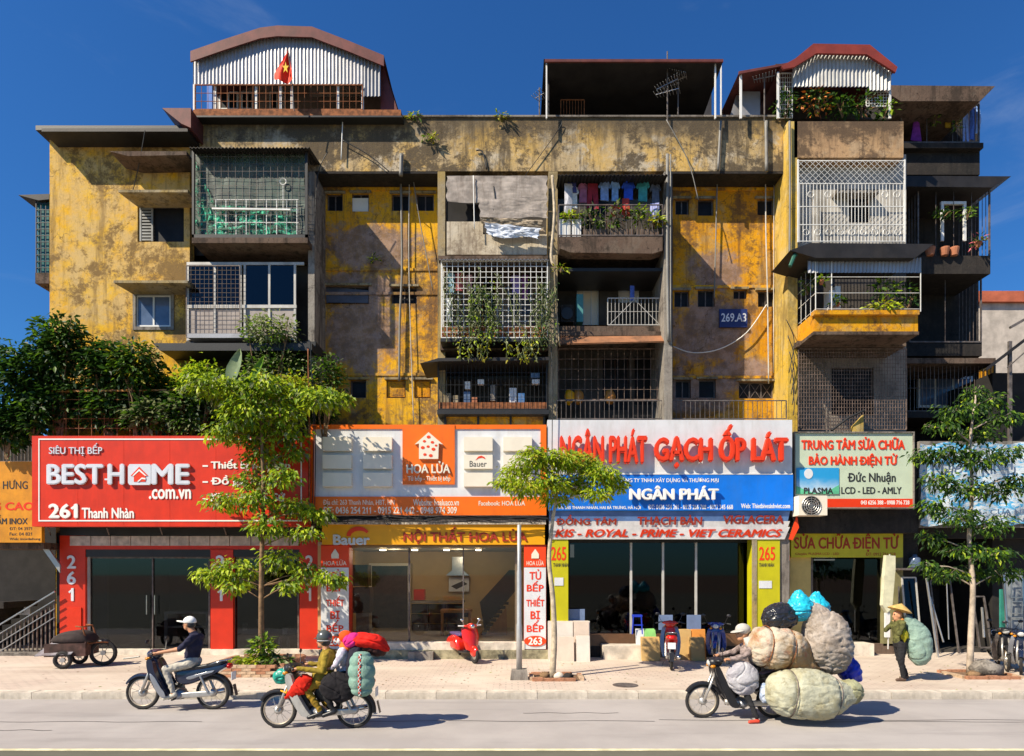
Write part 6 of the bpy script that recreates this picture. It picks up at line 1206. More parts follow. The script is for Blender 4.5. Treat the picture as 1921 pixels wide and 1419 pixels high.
MB().pb(1188, 1154, 1205, 1158, 17.12, .22).build('seat', mat('blue_plastic', (.02, .05, .50), .4, bp=.02), t)
for x, y in ((1188, 17.13), (1203, 17.13), (1188, 17.32), (1203, 17.32)):
    s0 = -1 if x < 1195 else 1; MB().bar(P(x + s0 * 2, 1190, y), P(x, 1158, y), .02).build('leg', mat('blue_plastic', (.02, .05, .50), .4), t)
MB().pb(1186, 1172, 1207, 1174, 17.14, .02).build('stretcher', mat('blue_plastic', (.02, .05, .50), .4), t)
t = thing('steel_post', 'straight grey steel post in a rough concrete foot', 'post', P(974, 1270, 13.8))
b = MB(); Yp = 13.8; zb = .12
p0 = Vector((X(974, Yp), Yp, zb)); b.lathe([(.065, .2), (.065, 1.2), (.055, 1.25), (.055, 2.4), (.045, 2.45), (.045, Z(985, Yp) - zb), (.0, Z(984, Yp) - zb)], p0, n=12); b.build('shaft', mat('galvanised', (.50, .50, .49), .45, .5, var=.15, dirt=.3), t, smooth=True)
b = MB(); b.add([(p0.x - .2, Yp - .2, zb), (p0.x + .2, Yp - .2, zb), (p0.x + .2, Yp + .2, zb), (p0.x - .2, Yp + .2, zb), (p0.x - .17, Yp - .17, zb + .2), (p0.x + .17, Yp - .17, zb + .23), (p0.x + .17, Yp + .17, zb + .22), (p0.x - .17, Yp + .17, zb + .2)], [(0, 3, 2, 1), (4, 5, 6, 7), (0, 1, 5, 4), (1, 2, 6, 5), (2, 3, 7, 6), (3, 0, 4, 7)]); b.build('foot', M['conc'], t)
t = thing('brick_planter', 'low weathered brick tree pit round the left street tree', 'planter', Vector((X(490, 15.2), 15.2, .12)))
cxp, czp = X(492, 15.2), .12; bm = [mat('planter_brick', (.38, .18, .10), .9, var=.3, vs=10, bp=.5), mat('planter_brick_pale', (.48, .34, .22), .9, var=.3, vs=10, bp=.5)]
brk = [MB().box((-.105, -.05, -.032), (.105, .05, .032)).mesh('brick', m) for m in bm]
def brickrow(parent, x0, x1, y, z, ang=0):
    n = int(abs(x1 - x0) / .22)
    for i in range(n):
        o = bpy.data.objects.new('brick', brk[random.random() < .4]); COL.objects.link(o); o.parent = parent; w = org(parent)
        q = Vector((x0 + (i + .5) * .22, y, z)) if not ang else Vector((y, x0 + (i + .5) * .22, z)); o.location = q - w; o.rotation_euler = (random.uniform(-.03, .03), random.uniform(-.03, .03), (R(90) if ang else 0) + random.uniform(-.05, .05))
for r_ in range(4):
    off = .11 * (r_ % 2)
    brickrow(t, cxp - .85 + off, cxp + .85, 14.0, .12 + .035 + r_ * .07); brickrow(t, cxp - .85 + off, cxp + .85, 15.9, .12 + .035 + r_ * .07)
    brickrow(t, 14.1 + off, 15.85, cxp - .85, .12 + .035 + r_ * .07, 1); brickrow(t, 14.1 + off, 15.85, cxp + .85, .12 + .035 + r_ * .07, 1)
b = MB(); b.box((cxp - .8, 14.05, .12), (cxp + .8, 15.85, .34)); b.build('soil', M['earth'], t)
for x, l, rr, lm in ((470, 'yellow green plant left of the trunk in the brick pit', .42, LY), (515, 'pale leafy plant right of the trunk in the brick pit', .4, LP), (492, 'climbing leaves round the foot of the trunk', .25, LV)): plant('ground_plant', l, P(x, 1240 if x != 492 else 1215, 14.6) if True else 0, (rr, .4, .16 if x != 492 else .3), 190, .08, lm, long=2.6)
def pit(lab, px, Y, w, d):
    t = thing('tree_pit', lab, 'kerb frame', Vector((X(px, Y), Y, .12))); c = X(px, Y)
    for i in range(int(w / .24)):
        for yy in (Y - d / 2, Y + d / 2): MB().box((c - w / 2 + i * .24, yy - .05, .12), (c - w / 2 + i * .24 + .23, yy + .05, .19 + random.uniform(-.01, .01))).build('brick', bm[random.random() < .5], t)
    for i in range(int(d / .24) - 0):
        for xx in (c - w / 2, c + w / 2): MB().box((xx - .05, Y - d / 2 + .06 + i * .22, .12), (xx + .05, Y - d / 2 + .06 + i * .22 + .21, .185)).build('brick', bm[random.random() < .5], t)
    MB().box((c - w / 2 + .05, Y - d / 2 + .05, .12), (c + w / 2 - .05, Y + d / 2 - .05, .14)).build('soil', M['earth'], t)
pit('reddish edging round the pit of the thin pale tree', 1043, 13.9, 1.1, .8); pit('dark edged pit of the right street tree', 1838, 14.2, 1.3, .9)
for x, y, r_, l, Y, mm in [(1022, 1256, .1, 'brown stone left of the thin pale trunk', 13.9, 'bark'), (1048, 1262, .1, 'pale rubble lump at the foot of the thin trunk', 13.8, 'kerb'), (1066, 1264, .1, 'dark stone right of the pale rubble lump', 13.75, 'dwall'), (1850, 1245, .26, 'big rough concrete lump beside the right trunk', 14.2, 'conc'), (1826, 1262, .12, 'small brown stone at the foot of the right trunk', 13.9, 'bark')]:
    q = P(x, y, Y); q.z = .12 + r_ * .6; tag(MB().ell(q, (r_ * 1.2, r_, r_ * .8), 12, 8, noise=.14, seed=int(x)).build('rubble_stone', M[mm], smooth=True), l, 'stone')
# ================================================================== street trees
def cl(lst, Y, k=.0136, dy=.35): return [(P(x, y, Y + random.uniform(-dy, dy)), (r * k, min(.45, r * k * .8), rz * k), n) for (x, y, r, rz, n) in lst]
tr1 = cl([(385, 722, 48, 26, 170), (440, 735, 52, 34, 230), (490, 725, 45, 30, 170), (545, 740, 55, 28, 200), (600, 748, 50, 22, 190), (640, 748, 24, 14, 60), (455, 770, 50, 34, 230), (520, 775, 52, 34, 220), (470, 815, 50, 32, 210), (415, 812, 35, 22, 110), (540, 812, 40, 26, 130), (490, 855, 42, 26, 150), (550, 850, 26, 16, 60), (470, 900, 36, 24, 120),
          (530, 895, 34, 22, 100), (420, 940, 42, 20, 130), (480, 935, 38, 24, 130), (545, 950, 45, 20, 140), (595, 965, 32, 16, 90), (500, 985, 34, 24, 110), (570, 1000, 38, 16, 90), (395, 1078, 38, 20, 120), (440, 1068, 45, 26, 170), (440, 1100, 32, 14, 70), (520, 1050, 40, 26, 130), (570, 1075, 40, 22, 120), (545, 1100, 26, 14, 60), (615, 1085, 34, 14, 80), (640, 1090, 20, 12, 40)], 15.65)
tree('street_tree', 'bushy bright green street tree growing from the brick pit before the red sign', Vector((X(491, 15.5), 15.5, .15)), [P(490, 1150, 15.5), P(491, 1050, 15.55), P(494, 950, 15.6), P(492, 850, 15.65), P(488, 760, 15.7)], tr1, M['bark'], [M['lf1'], M['lf2'], M['lf5'], M['lf6']], .080, 2.5, .65, (5, 3, 5, 2), cat='tree', tr=(.075, .03), shell=.2, up=.5)
tr2 = cl([(950, 905, 26, 13, 90), (968, 885, 32, 20, 130), (1003, 862, 40, 24, 200), (1045, 862, 42, 22, 220), (1090, 870, 42, 24, 220), (1130, 890, 36, 20, 180), (1155, 908, 24, 16, 90), (985, 915, 36, 18, 150), (1030, 905, 40, 22, 200), (1080, 910, 42, 22, 200), (1120, 925, 30, 16, 110), (1040, 935, 34, 14, 100), (1000, 845, 16, 10, 40)], 13.7, .0119, .3)
tree('street_tree', 'thin pale trunked young tree with a flat bright lime crown', Vector((X(1036, 13.9), 13.9, .14)), [P(1040, 1200, 13.9), P(1037, 1120, 13.88), P(1030, 1050, 13.85), P(1036, 985, 13.8), P(1042, 945, 13.75), P(1050, 905, 13.7)], tr2, M['barkp'], [M['lf5'], M['lf4'], M['lf1'], M['lf2']], .042, 3.6, .6, (7, 2, 3, 1), tr=(.075, .022), long=3.2, up=.5, shell=.2)
tr3 = cl([(1800, 770, 45, 18, 130), (1850, 752, 38, 18, 100), (1880, 785, 40, 18, 110), (1770, 800, 34, 14, 80), (1830, 815, 45, 20, 120), (1735, 855, 34, 14, 80), (1780, 850, 45, 20, 120), (1840, 860, 40, 20, 110), (1890, 850, 36, 18, 90), (1760, 900, 36, 20, 90), (1810, 915, 45, 22, 130), (1870, 920, 45, 22, 120), (1905, 900, 26, 16, 50), (1750, 950, 30, 20, 80), (1800, 970, 40, 20, 100), (1860, 985, 45, 22, 110), (1745, 1010, 26, 20, 60),
          (1800, 1030, 40, 16, 90), (1860, 1040, 45, 20, 120), (1770, 1075, 38, 16, 90), (1830, 1075, 36, 18, 90), (1885, 1075, 36, 16, 80), (1735, 1060, 22, 12, 40), (1830, 735, 26, 14, 50)], 14.5, .0126, .4)
tree('street_tree', 'darker tiered street tree with a white washed trunk at the right', Vector((X(1819, 14.5), 14.5, .14)), [P(1822, 1180, 14.5), P(1825, 1100, 14.5), P(1818, 1010, 14.5), P(1824, 920, 14.5), P(1820, 830, 14.5), P(1830, 750, 14.5)], tr3, mat('washed_bark', (.42, .34, .26), .9, var=.35, vs=4), [M['lf2'], M['lf3'], M['lf1'], M['lf5']], .054, 2.4, .8, (4, 8, .6, .3), tr=(.075, .02), long=2.6, shell=.2)

# ================================================================== motorbikes
def wheel(parent, x, r=.295, spokes=16, rimm='alub', z=None):
    z = r if z is None else z; b = MB(); b.torus((x, 0, z), r - .028, .030, 'Y', 32, 8, ry=1.05); w = b.build('wheel', M['rubber'], parent, smooth=True)
    MB().torus((x, 0, z), r - .062, .013, 'Y', 32, 6, ry=1.6).build('rim', M[rimm], w, smooth=True)
    MB().lathe([(.0, -.06), (.05, -.055), (.07, -.03), (.07, .03), (.05, .055), (0, .06)], (x, 0, z), 'Y', 16).build('hub', M['alu'], w, smooth=True)
    b = MB()
    for k in range(spokes): t = 2 * math.pi * k / spokes; t2 = t + (.35 if k % 2 else -.35); s_ = .03 if k % 4 < 2 else -.03; b.bar((x + .06 * math.cos(t), s_, z + .06 * math.sin(t)), (x + (r - .07) * math.cos(t2), 0, z + (r - .07) * math.sin(t2)), .0035, 4)
    b.build('spokes', M['alu'], w, kind='stuff'); return w
def motorbike(label, loc, rz, body='navyp', shield='silp', seat='bkp', sc=1, front=None, group=None, basket=False, rim='alub', side='silp'):
    t = thing('motorbike', label, 'motorbike', loc, rz, group=group, scale=sc, local=True); r = .295; fx, rx = -.61, .61
    wheel(t, fx, r, rimm=rim); wheel(t, rx, r, rimm=rim); F_ = M[front or body]
    b = MB()
    for s in (-1, 1): b.tube([(fx, s * .075, r), (-.50, s * .075, .56), (-.41, s * .06, .80)], [.02, .024, .026], 8)
    b.build('fork', M['alu'], t, smooth=True)
    def fender(name, cx, a0, a1, rr, w, m):
        n = 14; vs = []; prof = [(-w, -.035), (-w * .8, -.006), (0, .008), (w * .8, -.006), (w, -.035)]
        for i in range(n + 1):
            a = R(a0 + (a1 - a0) * i / n); k = 1 - .25 * abs(i / n - .5) * 2
            for (yy, dr) in prof: vs.append((cx + (rr + dr) * math.cos(a), yy * k, r + (rr + dr) * math.sin(a)))
            for (yy, dr) in prof[::-1]: vs.append((cx + (rr + dr - .012) * math.cos(a), yy * k * .93, r + (rr + dr - .012) * math.sin(a)))
        m_ = 10; fs = [(i * m_ + k, (i + 1) * m_ + k, (i + 1) * m_ + (k + 1) % m_, i * m_ + (k + 1) % m_) for i in range(n) for k in range(m_)] + [tuple(range(m_)), tuple(range(n * m_ + m_ - 1, n * m_ - 1, -1))]
        b = MB(); b.add(vs, fs); return b.build(name, m, t, auto=50)
    fender('front_fender', fx, 150, 22, .335, .062, F_); fender('rear_fender', rx, 118, -8, .345, .065, M['bkp'])
    b = MB(); b.add([(.985, -.05, .44), (.985, .05, .44), (1.03, .045, .25), (1.03, -.045, .25), (.975, -.05, .44), (.975, .05, .44), (1.02, .045, .25), (1.02, -.045, .25)], [(0, 1, 2, 3), (7, 6, 5, 4), (0, 4, 5, 1), (1, 5, 6, 2), (2, 6, 7, 3), (3, 7, 4, 0)]); b.build('mud_flap', M['bkp'], t)
    # leg shield: two outer wings and the inner black panel
    sh = [(-.445, .86), (-.36, .88), (-.27, .66), (-.10, .34), (-.03, .22), (-.16, .22), (-.26, .36), (-.36, .58)]
    for s in (-1, 1):
        b = MB(); p = cat_closed(sh, 3); n = len(p); a = [(q[0], s * (.10 + .11 * (1 - min(1, abs(q[1] - .55) / .45) ** 2) + .03), q[1]) for q in p]; c = [(q[0] + .012, s * (.06 + .09 * (1 - min(1, abs(q[1] - .55) / .45) ** 2)), q[1]) for q in p]
        b.add(a + c, [tuple(range(n)), tuple(range(2 * n - 1, n - 1, -1))] + [(k, (k + 1) % n, n + (k + 1) % n, n + k) for k in range(n)]); b.build('leg_shield', M[shield], t, auto=40)
    MB().puff([(-.43, .90), (-.35, .92), (-.24, .70), (-.06, .34), (-.16, .28), (-.30, .42), (-.42, .68)], .12).build('front_cowl', M[body], t, auto=40)
    # head
    b = MB(); b.ell((-.40, 0, .96), (.13, .12, .095), 16, 10); b.ell((-.36, 0, 1.0), (.10, .20, .05), 16, 8); b.build('handlebar_cowl', M[body], t, smooth=True)
    MB().ell((-.485, 0, .955), (.05, .075, .06), 14, 8).build('headlight', mat('lamp_lens', (.55, .55, .52), .12, bp=0, coat=.5), t, smooth=True)
    for s in (-1, 1):
        MB().ell((-.46, s * .115, .90), (.05, .035, .03), 10, 6).build('indicator', mat('amber_lens', (.6, .22, .01), .2, bp=0), t, smooth=True)
        MB().tube([(-.34, s * .10, 1.01), (-.32, s * .22, 1.02), (-.26, s * .34, .99)], [.013, .013, .018], 8).build('handlebar', M['bkp'], t, smooth=True)
        MB().bar((-.30, s * .20, 1.03), (-.33, s * .34, 1.0), .006).build('brake_lever', M['chrome'], t)
        b = MB(); b.tube([(-.33, s * .20, 1.02), (-.35, s * .26, 1.14), (-.36, s * .28, 1.19)], .006, 5); b.build('mirror_stalk', M['bkp'], t); MB().ell((-.36, s * .30, 1.21), (.015, .055, .038), 12, 6).build('mirror', M['bkp'], t, smooth=True)
    # engine and frame
    b = MB(); b.tube([(-.36, 0, .78), (-.22, 0, .50), (0, 0, .42), (.25, 0, .58), (.62, 0, .66)], [.035, .04, .04, .03, .02], 8); b.build('frame', M['bkp'], t, smooth=True)
    b = MB(); b.ell((.02, 0, .27), (.16, .115, .10), 16, 10); b.lathe([(.0, 0), (.07, 0), (.07, .03), (.055, .05), (.07, .07), (.055, .09), (.07, .11), (.055, .13), (.06, .16), (0, .17)], (-.06, 0, .28), 'X', 12); b.v = b.v[:176] + [(2 * -.06 - v[0], v[1], v[2]) for v in b.v[176:]]; b.build('engine', M['alu'], t, smooth=True)
    for s in (-1, 1): MB().lathe([(0, 0), (.075, 0), (.06, .025), (0, .03)], (.05, .10 if s > 0 else -.13, .27), 'Y', 16).build('engine_cover', M['silp'], t, smooth=True)
    MB().puff([(.10, .30), (.60, .34), (.68, .30), (.60, .25), (.12, .22)], .022, y0=-.10).build('chain_case', M['alu'], t, auto=40)
    MB().tube([(-.12, .12, .22), (.1, .13, .18), (.3, .14, .22), (.38, .145, .25), (.42, .145, .26), (.88, .15, .33)], [.016, .016, .018, .03, .042, .045], 10).build('exhaust', M['chrome'], t, smooth=True)
    for s in (-1, 1): MB().tube([(.58, s * .12, .32), (.44, s * .12, .62)], [.026, .02], 8).build('shock_absorber', M['alu'], t); 
    MB().puff([(-.02, .60), (.10, .70), (.48, .74), (.82, .82), (.88, .76), (.70, .64), (.48, .54), (.22, .44), (.04, .46)], .125).build('side_cover', M[body], t, auto=40)
    for s in (-1, 1): MB().puff([(.22, .58), (.50, .66), (.70, .70), (.50, .62), (.28, .54)], .012, y0=s * .128).build('side_stripe', M[side], t, auto=40)
    MB().puff([(-.02, .71), (.14, .745), (.42, .775), (.76, .865), (.84, .84), (.80, .80), (.45, .71), (.12, .66), (.0, .67)], .125).build('seat', M[seat], t, auto=50)
    b = MB(); [b.tube([(.56, s * .12, .79), (.80, s * .11, .86), (.93, s * .05, .88), (.94, 0, .88)], .010, 6) for s in (-1, 1)]; b.build('grab_rail', M['chrome'], t, smooth=True)
    MB().ell((.90, 0, .76), (.05, .085, .05), 12, 8).build('tail_light', M['redl'], t, smooth=True)
    MB().box((.965, -.085, .52), (.975, .085, .66)).build('number_plate', M['lgrey'], t)
    for s in (-1, 1): MB().bar((.02, s * .10, .21), (.02, s * .24, .21), .016, 8).build('footrest', M['rubber'], t)
    MB().tube([(.10, -.12, .20), (.02, -.16, .10), (-.02, -.19, .02)], .01, 6).build('side_stand', M['iron'], t) if group else None
    return t
def road_pt(px, py, z=0): Y = (CH - z) * F / (py - HY); return Vector((X(px, Y), Y, z))
B1 = road_pt(334, 1331); B2 = road_pt(594, 1366); B3 = road_pt(1384, 1347)
mk = motorbike('dark blue motorbike ridden by the man in a white cap', B1, 0, 'navyp', 'navyp', sc=1.05)
for s in (-1, 1): MB().puff([(-.35, .66), (-.27, .60), (-.15, .40), (-.08, .26), (-.15, .25), (-.25, .38), (-.31, .52)], .008, y0=s * .245).build('shield_panel', M['silp'], mk, auto=40)
motorbike('black motorbike with white leg shield carrying two people and bundles', B2, 0, 'bkp', 'grille', sc=1.0)
motorbike('dusty old motorbike buried under scrap sacks', B3, 0, 'bkp', 'bkp', sc=1.0, rim='alub', side='bkp')
GP = 'motorbikes parked on the pavement'
motorbike('red and white parked motorbike seen from behind before the tile cartons', road_pt(1258, 1250, .12), R(-103), 'redpt', 'silp', sc=1.08, group=GP, side='redpt'); motorbike('blue parked motorbike facing the road right of the red one', road_pt(1345, 1243, .12), R(68), 'bluep', 'bluep', sc=1.05, group=GP)
motorbike('dark parked motorbike nearest the rubble lump at the right edge', road_pt(1880, 1254, .12), R(60), 'bkp', 'iron', group=GP); motorbike('dark parked motorbike cut by the right edge of the frame', road_pt(1916, 1262, .12), R(50), 'navyp', 'silp', group=GP)
# the red scooter
t = thing('scooter', 'glossy red classic scooter parked on the kerb of shop 263', 'scooter', road_pt(874, 1240, .12), R(118), scale=.92); r = .24
for x in (-.62, .62):
    w = MB().torus((x, 0, r), r - .045, .05, 'Y', 28, 10).build('wheel', M['rubber'], t, smooth=True); MB().lathe([(0, -.03), (.13, -.03), (.14, 0), (.13, .03), (0, .03)], (x, 0, r), 'Y', 18).build('rim', M['alu'], w, smooth=True)
b = MB(); b.ell((-.60, 0, .34), (.22, .11, .17), 18, 10); b.build('front_fender', M['redpt'], t, smooth=True)
b = MB(); prof = [(-.52, .36), (-.50, .55), (-.44, .75), (-.38, .90), (-.34, .98)]
vs = []
for (x, z) in prof:
    w_ = .14 + .12 * math.sin(math.pi * (z - .3) / .95); 
    for k in range(9): u = (k / 8 - .5) * 2; vs.append((x + .10 * u * u, u * w_, z))
n = len(vs); vs += [(a + .03, c, d) for a, c, d in vs]
fs = [(i * 9 + k, (i + 1) * 9 + k, (i + 1) * 9 + k + 1, i * 9 + k + 1) for i in range(4) for k in range(8)]; fs += [tuple(n + q for q in f[::-1]) for f in fs]
for i in range(4): fs += [(i * 9, n + i * 9, n + (i + 1) * 9, (i + 1) * 9), (i * 9 + 8, (i + 1) * 9 + 8, n + (i + 1) * 9 + 8, n + i * 9 + 8)]
fs += [(k, k + 1, n + k + 1, n + k) for k in range(8)] + [(36 + k, n + 36 + k, n + 37 + k, 37 + k) for k in range(8)]
b.add(vs, fs); b.build('leg_shield', M['redpt'], t, auto=50)
MB().puff([(-.44, .30), (-.1, .24), (.15, .24), (.15, .31), (-.1, .31), (-.42, .40)], .20).build('floorboard', M['bkp'], t, auto=40)
MB().puff([(.08, .30), (.16, .58), (.35, .72), (.70, .72), (.92, .60), (.98, .42), (.80, .34), (.5, .30)], .25).build('rear_body', M['redpt'], t, auto=60)
MB().puff([(.12, .74), (.25, .80), (.55, .79), (.88, .80), (.94, .74), (.70, .70), (.3, .69)], .15).build('seat', mat('purple_seat', (.10, .06, .16), .35), t, auto=60)
b = MB(); b.ell((-.36, 0, 1.04), (.15, .11, .10), 16, 10); b.ell((-.33, 0, 1.05), (.08, .22, .055), 16, 8); b.build('handlebar_cowl', M['redpt'], t, smooth=True); MB().ell((-.49, 0, 1.05), (.035, .065, .065), 14, 8).build('headlight', M['chrome'], t, smooth=True)
for s in (-1, 1): MB().bar((-.30, s * .20, 1.05), (-.26, s * .36, 1.06), .022, 8).build('handgrip', M['white'], t); MB().tube([(-.33, s * .2, 1.08), (-.35, s * .26, 1.2)], .006, 5).build('mirror_stalk', M['chrome'], t); MB().ell((-.35, s * .27, 1.23), (.012, .05, .04), 10, 6).build('mirror', M['chrome'], t, smooth=True)
MB().ell((.97, 0, .58), (.03, .06, .05), 10, 6).build('tail_light', M['redl'], t, smooth=True); MB().box((.985, -.09, .38), (.995, .09, .48)).build('number_plate', M['lgrey'], t)
b = MB(); [b.tube([(.90, -.16 + 0 * s, .30), (1.0, s * .12, .34), (1.03, s * .16, .55), (.98, s * .14, .72)], .010, 6) for s in (-1, 1)]; b.build('crash_bar', M['chrome'], t, smooth=True)
MB().ell((.62, -.22, .26), (.16, .05, .08), 12, 8).build('silencer', M['alu'], t, smooth=True)

from mathutils import noise as NZ
# ================================================================== people
def person(label, loc, prims, mats, extra=None, vox=.011, rz=0):
    """one continuous body: capsules and ellipsoids fused by a voxel remesh, coloured by the nearest limb"""
    t = thing('person', label, 'person', loc, rz, local=True); b = MB()
    for p in prims:
        if p[0] == 'c': b.tube([Vector(p[1]).lerp(Vector(p[2]), k) for k in (0, .33, .66, 1)], [p[3] + (p[4] - p[3]) * k for k in (0, .33, .66, 1)], 10); b.ell(p[1], (p[3],) * 3, 10, 7); b.ell(p[2], (p[4],) * 3, 10, 7)
        else: b.ell(p[1], p[2], 16, 10, rot=(Matrix.Rotation(p[4], 3, 'Y') if len(p) > 4 else None))
    me = b.mesh('tmp', [M['skin']]); o = bpy.data.objects.new('tmp', me); COL.objects.link(o)
    m = o.modifiers.new('r', 'REMESH'); m.mode = 'VOXEL'; m.voxel_size = vox; m.use_smooth_shade = True; s = o.modifiers.new('s', 'SMOOTH'); s.factor = .5; s.iterations = 4
    bpy.context.view_layer.update(); me2 = bpy.data.meshes.new_from_object(o.evaluated_get(bpy.context.evaluated_depsgraph_get())); bpy.data.objects.remove(o)
    me2.name = 'body'; me2.materials.clear(); [me2.materials.append(q) for q in mats]
    nf = len(me2.polygons); c = np.empty(nf * 3); me2.polygons.foreach_get('center', c); c = c.reshape(-1, 3); best = np.full(nf, 1e9); mi = np.zeros(nf, dtype=np.int32)
    for p in prims:
        if p[0] == 'c':
            a = np.array(p[1]); d = np.array(p[2]) - a; tt = np.clip(((c - a) @ d) / max(1e-9, d @ d), 0, 1); q = np.linalg.norm(c - a - tt[:, None] * d, axis=1) - (p[3] + (p[4] - p[3]) * tt); k = p[5]
        else: rr = np.array(p[2]); q = (np.linalg.norm((c - np.array(p[1])) / rr, axis=1) - 1) * rr.min(); k = p[3]
        w = q < best; best[w] = q[w]; mi[w] = k
    me2.polygons.foreach_set('material_index', mi); me2.polygons.foreach_set('use_smooth', [True] * nf); me2['shifted'] = 1
    nv = len(me2.vertices); co = np.empty(nv * 3); me2.vertices.foreach_get('co', co); co = co.reshape(-1, 3); no = np.empty(nv * 3); me2.vertices.foreach_get('normal', no); no = no.reshape(-1, 3); vm = np.zeros(nv, dtype=np.int32)
    for p, q in zip(me2.polygons, mi): vm[list(p.vertices)] = q
    for i in np.nonzero((vm == 1) | (vm == 2))[0]:      # folds in shirt and trousers
        a = Vector(co[i]) * 9; f = (abs(NZ.noise(Vector((a.x + a.z * .6, a.y * .8, a.z * 1.7 - a.x * .5)))) ** .7 - .35) * -.017 + NZ.noise(a * 2.4) * .003; co[i] += no[i] * f
    me2.vertices.foreach_set('co', co.ravel()); me2.update()
    link_mesh('body', me2, t)
    if extra: extra(t)
    return t
def hand(pr, w, d, mi=0, side=1):
    """palm and five curled fingers round a grip running along Y"""
    w = Vector(w); d = Vector(d).normalized(); up = Vector((0, 0, 1)); c = w + d * .045; pr.append(('e', tuple(c), (.045, .045, .022), mi))
    for k, (o, L) in enumerate(((-.03, .030), (-.010, .036), (.010, .033), (.030, .026))):
        a = c + d * .035 + Vector((0, o, .012)); b_ = a + d * .022 - up * .012; e = b_ - up * L - d * .012; pr += [('c', tuple(a), tuple(b_), .010, .0095, mi), ('c', tuple(b_), tuple(e), .0095, .008, mi)]
    a = c + Vector((0, -side * .035, -.005)); pr += [('c', tuple(a), tuple(a + d * .03 - up * .03), .011, .009, mi)]
def head(pr, c, f=-1, mi=0, neck=None):
    x, y, z = c; pr += [('e', (x, y, z + .02), (.098, .076, .105), mi), ('e', (x + f * .025, y, z - .055), (.068, .058, .06), mi), ('c', (x + f * .092, y, z + .01), (x + f * .108, y, z - .022), .008, .014, mi), ('e', (x + f * .075, y, z - .055), (.022, .026, .012), mi), ('e', (x, y - .078, z), (.018, .01, .03), mi), ('e', (x, y + .078, z), (.018, .01, .03), mi)]
    if neck: pr.append(('c', (x + .01, y, z - .05), neck, .052, .06, mi))
def face(t, c, f=-1):
    x, y, z = c
    for s in (-1, 1): MB().ell((x + f * .088, y + s * .03, z + .025), (.010, .014, .008), 8, 5).build('eye', M['tblack'], t, smooth=True); MB().ell((x + f * .090, y + s * .032, z + .045), (.008, .020, .005), 8, 5).build('eyebrow', M['tblack'], t)
    MB().ell((x + f * .094, y, z - .052), (.006, .024, .006), 8, 5).build('mouth', mat('lips', (.32, .10, .07), .5), t, smooth=True)
def rider(label, loc, J, mats, extra, sleeve=1, gy=.27, feet=None, jacket=0, yoff=0):
    """J: side-view joints (x, z); mats 0 skin 1 top 2 trousers 3 shoes"""
    pr = []; hip, knee, ank, toe, sho, elb, hnd, nk, hd = (J[k] for k in ('hip', 'knee', 'ankle', 'toe', 'sho', 'elb', 'hand', 'neck', 'head'))
    ch = (sho[0] * .72 + hip[0] * .28 - .01, sho[1] * .72 + hip[1] * .28)
    pr += [('e', (hip[0], 0, hip[1] + .02), (.15, .175, .125), 2), ('c', (hip[0] - .01, 0, hip[1] + .12), (ch[0], 0, ch[1]), .135, .15, 1), ('e', (ch[0], 0, ch[1]), (.135, .185, .20), 1), ('c', (sho[0], -.14, sho[1] - .01), (sho[0], .14, sho[1] - .01), .07, .07, 1), ('c', (sho[0], 0, sho[1]), (nk[0], 0, nk[1] - .01), .085, .06, 1)]
    if jacket: pr += [('e', (hip[0] - .03, 0, hip[1] + .06), (.18, .20, .17), 1), ('c', (hip[0] - .12, -.1, hip[1] - .03), (hip[0] + .05, -.1, hip[1] - .05), .08, .08, 1)]
    for s in (-1, 1):
        h_ = (hip[0], s * .09, hip[1]); k_ = (knee[0], s * .17, knee[1]); a_ = (ank[0], s * .17, ank[1]); pr += [('c', h_, k_, .098, .07, 2), ('c', k_, a_, .066, .045, 2)]
        if feet == 'skin': pr.append(('c', (ank[0], s * .17, ank[1] + .02), (ank[0], s * .17, ank[1] - .05), .036, .036, 0))
        pr += [('c', (ank[0] + .03, s * .17, ank[1] - .06), (toe[0], s * .18, toe[1] + .0), .045, .034, 3), ('e', (ank[0] + .03, s * .17, ank[1] - .05), (.05, .04, .05), 3)]
        sh = (sho[0], s * .185, sho[1] - .02); e_ = (elb[0], s * .24, elb[1]); w_ = (hnd[0] + .06, s * gy, hnd[1] + .01); mid = tuple(Vector(sh).lerp(Vector(e_), .8))
        pr += [('c', sh, e_, .064, .05, 1), ('c', e_, w_, .046 if sleeve == 2 else .042, .030 if sleeve < 2 else .038, 1 if sleeve == 2 else 0)]
        hand(pr, w_, Vector((hnd[0], s * gy, hnd[1])) - Vector(w_), 0, s)
    head(pr, (hd[0], 0, hd[1]), -1, 0, (nk[0], 0, nk[1]))
    return person(label, loc, pr, mats, extra)
fab = lambda n, c, **k: mat(n, c, .85, var=k.get('var', .18), vs=k.get('vs', 6), bp=.5, bs=k.get('bs', 14), spec=.2)
def ex1(t):
    c = (.20, 0, 1.56); face(t, c)
    b = MB(); b.ell((.215, 0, 1.60), (.118, .095, .11), 18, 10); b.v = [(x, y, max(z, 1.585)) for x, y, z in b.v]; cp = b.build('cap', fab('white_cap', (.78, .76, .70)), t, smooth=True)
    b = MB(); b.ell((.08, 0, 1.605), (.11, .075, .014), 16, 6, rot=Matrix.Rotation(R(10), 3, 'Y')); b.build('brim', fab('white_cap', (.78, .76, .70)), cp, smooth=True)
    MB().ell((.235, 0, 1.555), (.085, .080, .07), 14, 8).build('hair', M['tblack'], t, smooth=True)
